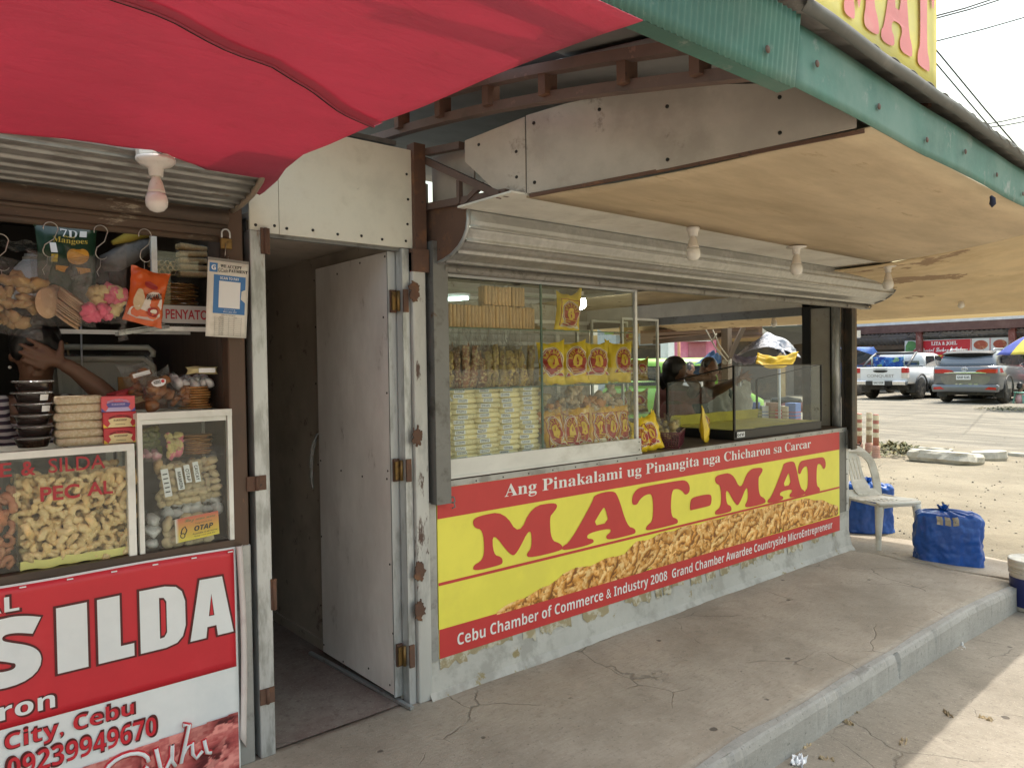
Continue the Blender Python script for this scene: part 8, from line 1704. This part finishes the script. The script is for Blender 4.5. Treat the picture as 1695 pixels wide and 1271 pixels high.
# lime jeepney
Q = dep(1122, 640, 16.5); gj = GZ(Q.x, Q.y); jp = thing('jeepney', 'lime green jeepney with dark windows parked beyond the stall', 'jeepney', (Q.x, Q.y, gj), world=False); jp.rotation_euler = (0, 0, math.atan2(CR.y, CR.x)+R(-12))
m_lime = M('lime_paint', (.17, .36, .04), .35, coat=.3, c2=(.22, .4, .08), s2=2); m = MB(); hz = dep(1122, 593, 16.5).z-gj
loft(m, [ring(-1.6, .4, 1.15, .75, .78), ring(-1.5, .35, 1.2, .82, .82), ring(1.0, .35, 1.2, .84, .82), ring(1.5, .4, 1.05, .8, .74), ring(1.75, .5, .9, .7, .6)]); m.build('body', m_lime, jp)
m = MB(); loft(m, [[(x, y, z) for y, z in ((w_, 1.15), (w_-.05, hz-.12), (w_-.18, hz), (-w_+.18, hz), (-w_+.05, hz-.12), (-w_, 1.15))] for x, w_ in ((-1.55, .74), (-1.45, .8), (.7, .8))] + [[(1.15, y, z) for y, z in ((.78, 1.15), (.74, 1.2), (.6, 1.25), (-.6, 1.25), (-.74, 1.2), (-.78, 1.15))]]); m.build('cabin', m_lime, jp)
for (x0, x1) in ((-1.35, -.35), (.1, .62)): m = MB(); m.poly([[(x0, 1.22), (x1, 1.22), (x1-.02, hz-.17), (x0+.02, hz-.17)]], lambda u, v, w_: (u, -.806+.05*(v-1.2), v)); m.build('window', m_carglass, jp)
for x in (-1.0, 1.05):
    for s_ in (1, -1): wheel(jp, x, .72*s_, .32, .2, s_)
simple_person('person with a dark cap standing in front of the lime jeepney', 1142, 612, 14.2, R(-55), M('pale_check_cotton', (.42, .38, .35), .85), True, None, M('dark_cap', (.03, .03, .035), .8), skin=m_skin)
simple_person('person with cropped hair seen between the shed post and the grey topped person', 1195, 617, 10.4, R(-60), M('dull_red_cotton', (.25, .09, .08), .85))
# pink shophouse and its neighbours
def house(label, px0, px1, d, ztop, wall, depth_, parts):
    A, B2 = dep(px0, 600, d), dep(px1, 600, d); gz_ = GZ(A.x, A.y); dr_ = (B2-A); dr_.z = 0; Lh = dr_.length; ang = math.atan2(dr_.y, dr_.x)
    t = thing('shophouse', label, 'building', (A.x, A.y, gz_), world=False); t.rotation_euler = (0, 0, ang); m = MB(); m.box(0, Lh, .0, depth_, 0, ztop-gz_); m.build('wall', wall, t); parts(t, Lh, ztop-gz_); return t
m_pink = M('pink_painted_wall', (.62, .20, .30), .7, c2=(.7, .32, .40), s2=1.5); m_pinks = M('faded_pink_shutter', (.38, .13, .16), .6, c2=(.45, .22, .24), s2=2)
def pparts(t, L_, H_):
    m = MB(); m.box(-.2, L_+.2, -.7, .05, H_-.9, H_-.75); m.build('eave', M('pink_eave', (.66, .30, .38), .7), t)
    m = MB(); m.box(.6, L_-.4, -.06, -.01, 0, 2.2); m.build('shutter', m_pinks, t)
    m = MB(); m.box(.5, L_-.3, -.35, -.01, 2.25, 2.45); m.box(.5, L_-.3, -.25, -.01, 2.55, 2.75); m.build('shutter_box', M('pale_grey_board', (.6, .58, .56), .6), t)
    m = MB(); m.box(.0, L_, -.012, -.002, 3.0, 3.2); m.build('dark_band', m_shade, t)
house('pink shophouse with shutters seen through the stall window', 1112, 1186, 27, dep(1150, 540, 27).z+1.2, m_pink, 6, pparts)
def oparts(t, L_, H_):
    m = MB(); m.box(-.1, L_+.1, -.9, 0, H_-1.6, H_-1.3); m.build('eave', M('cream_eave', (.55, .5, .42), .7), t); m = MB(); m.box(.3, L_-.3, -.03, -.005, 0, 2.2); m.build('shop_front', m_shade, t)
house('ochre shophouse next to the pink one', 1187, 1300, 27.5, dep(1200, 535, 27).z+1.2, M('ochre_wall', (.42, .30, .16), .8, c2=(.5, .42, .3), s2=1.5), 6, oparts)
house('greyish shophouse at the far left of the street beyond the stall', 1020, 1110, 28, dep(1090, 540, 28).z+1.6, M('blue_grey_wall', (.34, .38, .42), .8, c2=(.45, .46, .46), s2=1), 6, oparts)
house('long shaded shophouse row behind the vendor cart', 1302, 1404, 31, dep(1330, 530, 31).z+.8, M('shaded_grey_wall', (.2, .19, .18), .8, c2=(.28, .25, .22), s2=1), 6, oparts)
Q = dep(1105, 600, 20); m = MB(); m.box(-.13, .13, -.13, .13, 0, 3.4); m.box(-.16, .16, -.16, .16, 0, .3); tag(m.build('pillar', M('white_pillar', (.62, .66, .66), .7, c2=(.5, .55, .55), s2=4), loc=(Q.x, Q.y, GZ(Q.x, Q.y))), 'white square pillar left of the pink shophouse', 'pillar')
Q = dep(1124, 600, 17.5); m = MB(); m.tube([(0, 0, 0), (0, 0, 3.2)], .035, 8); tag(m.build('sign_pole', M('orange_pole', (.5, .22, .13), .6), loc=(Q.x, Q.y, GZ(Q.x, Q.y))), 'thin orange pole standing behind the lime jeepney', 'pole')
# motorcycle
Q = dep(1318, 634, 17.5); gm = GZ(Q.x, Q.y); mc = thing('motorcycle', 'dark red motorcycle parked on the road, seen through the glass tank', 'motorcycle', (Q.x, Q.y, gm), world=False); mc.rotation_euler = (0, 0, math.atan2(CR.y, CR.x))
for x in (-.6, .62): m = MB(); T = Matrix.Translation((x, 0, .3)) @ Matrix.Rotation(R(90), 4, 'X'); m.lathe([(.2, -.05), (.28, -.06), (.3, 0), (.28, .06), (.2, .05)], 20, 0, T); m.lathe([(.2, .01), (0, .02)], 12, 1, T, True, False); m.build('wheel', [m_tyre, m_rim], mc)
m = MB(); m.tube([(-.55, 0, .45), (-.3, 0, .62), (.1, 0, .6), (.35, 0, .5), (.5, 0, .75)], [.07, .12, .13, .1, .06], 10); m.build('body', M('dark_red_paint', (.2, .03, .03), .3, coat=.5), mc)
m = MB(); m.tube([(-.6, 0, .75), (-.2, 0, .74), (.1, 0, .72)], [.06, .1, .07], 8); m.build('seat', m_trim, mc)
m = MB(); m.tube([(.62, 0, .3), (.48, 0, .85), (.42, 0, 1.0)], .03, 6); m.tube([(.36, -.3, 1.0), (.44, 0, 1.0), (.36, .3, 1.0)], .02, 6); m.tube([(-.6, .08, .3), (-.1, .1, .32)], .04, 8); m.build('fork', m_trim, mc)
# white plastic bags held outside the window
for i, (px, py, d, w_, h_, wh) in enumerate(((1192, 690, 6.75, .30, .22, 'hanging from the arm of the pink shirted woman'), (1228, 692, 6.85, .26, .30, 'hanging behind the front corner of the glass tank'))):
    q = dep(px, py, d); t = thing('carrier_bag', 'thin white plastic carrier bag ' + wh, 'plastic bag', q, None, world=False); Pillow(w_, h_, .16, 500+i, .3, .02, .2).mb(14, 14).build('bag', M('thin_white_film', (.68, .69, .68), .4, transl=.45, bump=.3, bs=14), t)
    m = MB(); m.tube([(-.06, 0, h_*.95), (-.02, 0, h_*1.15), (.0, 0, h_*1.3), (.03, 0, h_*1.12), (.06, 0, h_*.95)], .008, 5); m.build('handles', M('thin_white_film', (.7, .7, .7)), t)
# overhead wires
wd = [((1552, 26), (1640, 0), 16), ((1552, 30), (1655, 0), 17), ((1552, 68), (1700, 28), 20), ((1555, 90), (1700, 262), 13), ((1555, 112), (1700, 280), 14), ((1620, 208), (1700, 192), 22), ((1622, 213), (1700, 201), 22), ((1690, 268), (1700, 264), 18)]
nmw = ['uppermost', 'second', 'third', 'upper steeply falling', 'lower steeply falling', 'upper of the near-level pair', 'lower of the near-level pair', 'short dark']
for (a, c, d), nm_ in zip(wd, nmw):
    A = dep(*a, d); B2 = dep(*c, d*1.08); e = (B2-A); m = MB(); m.tube([A-e*.6, A, A.lerp(B2, .5)+Vector((0, 0, -.02)), B2, B2+e*1.5], .019 if d > 15 else .014, 5); tag(m.build('power_line', M('black_cable', (.03, .03, .035), .6)), nm_+' overhead cable in the sky beyond the roof sign', 'cable')
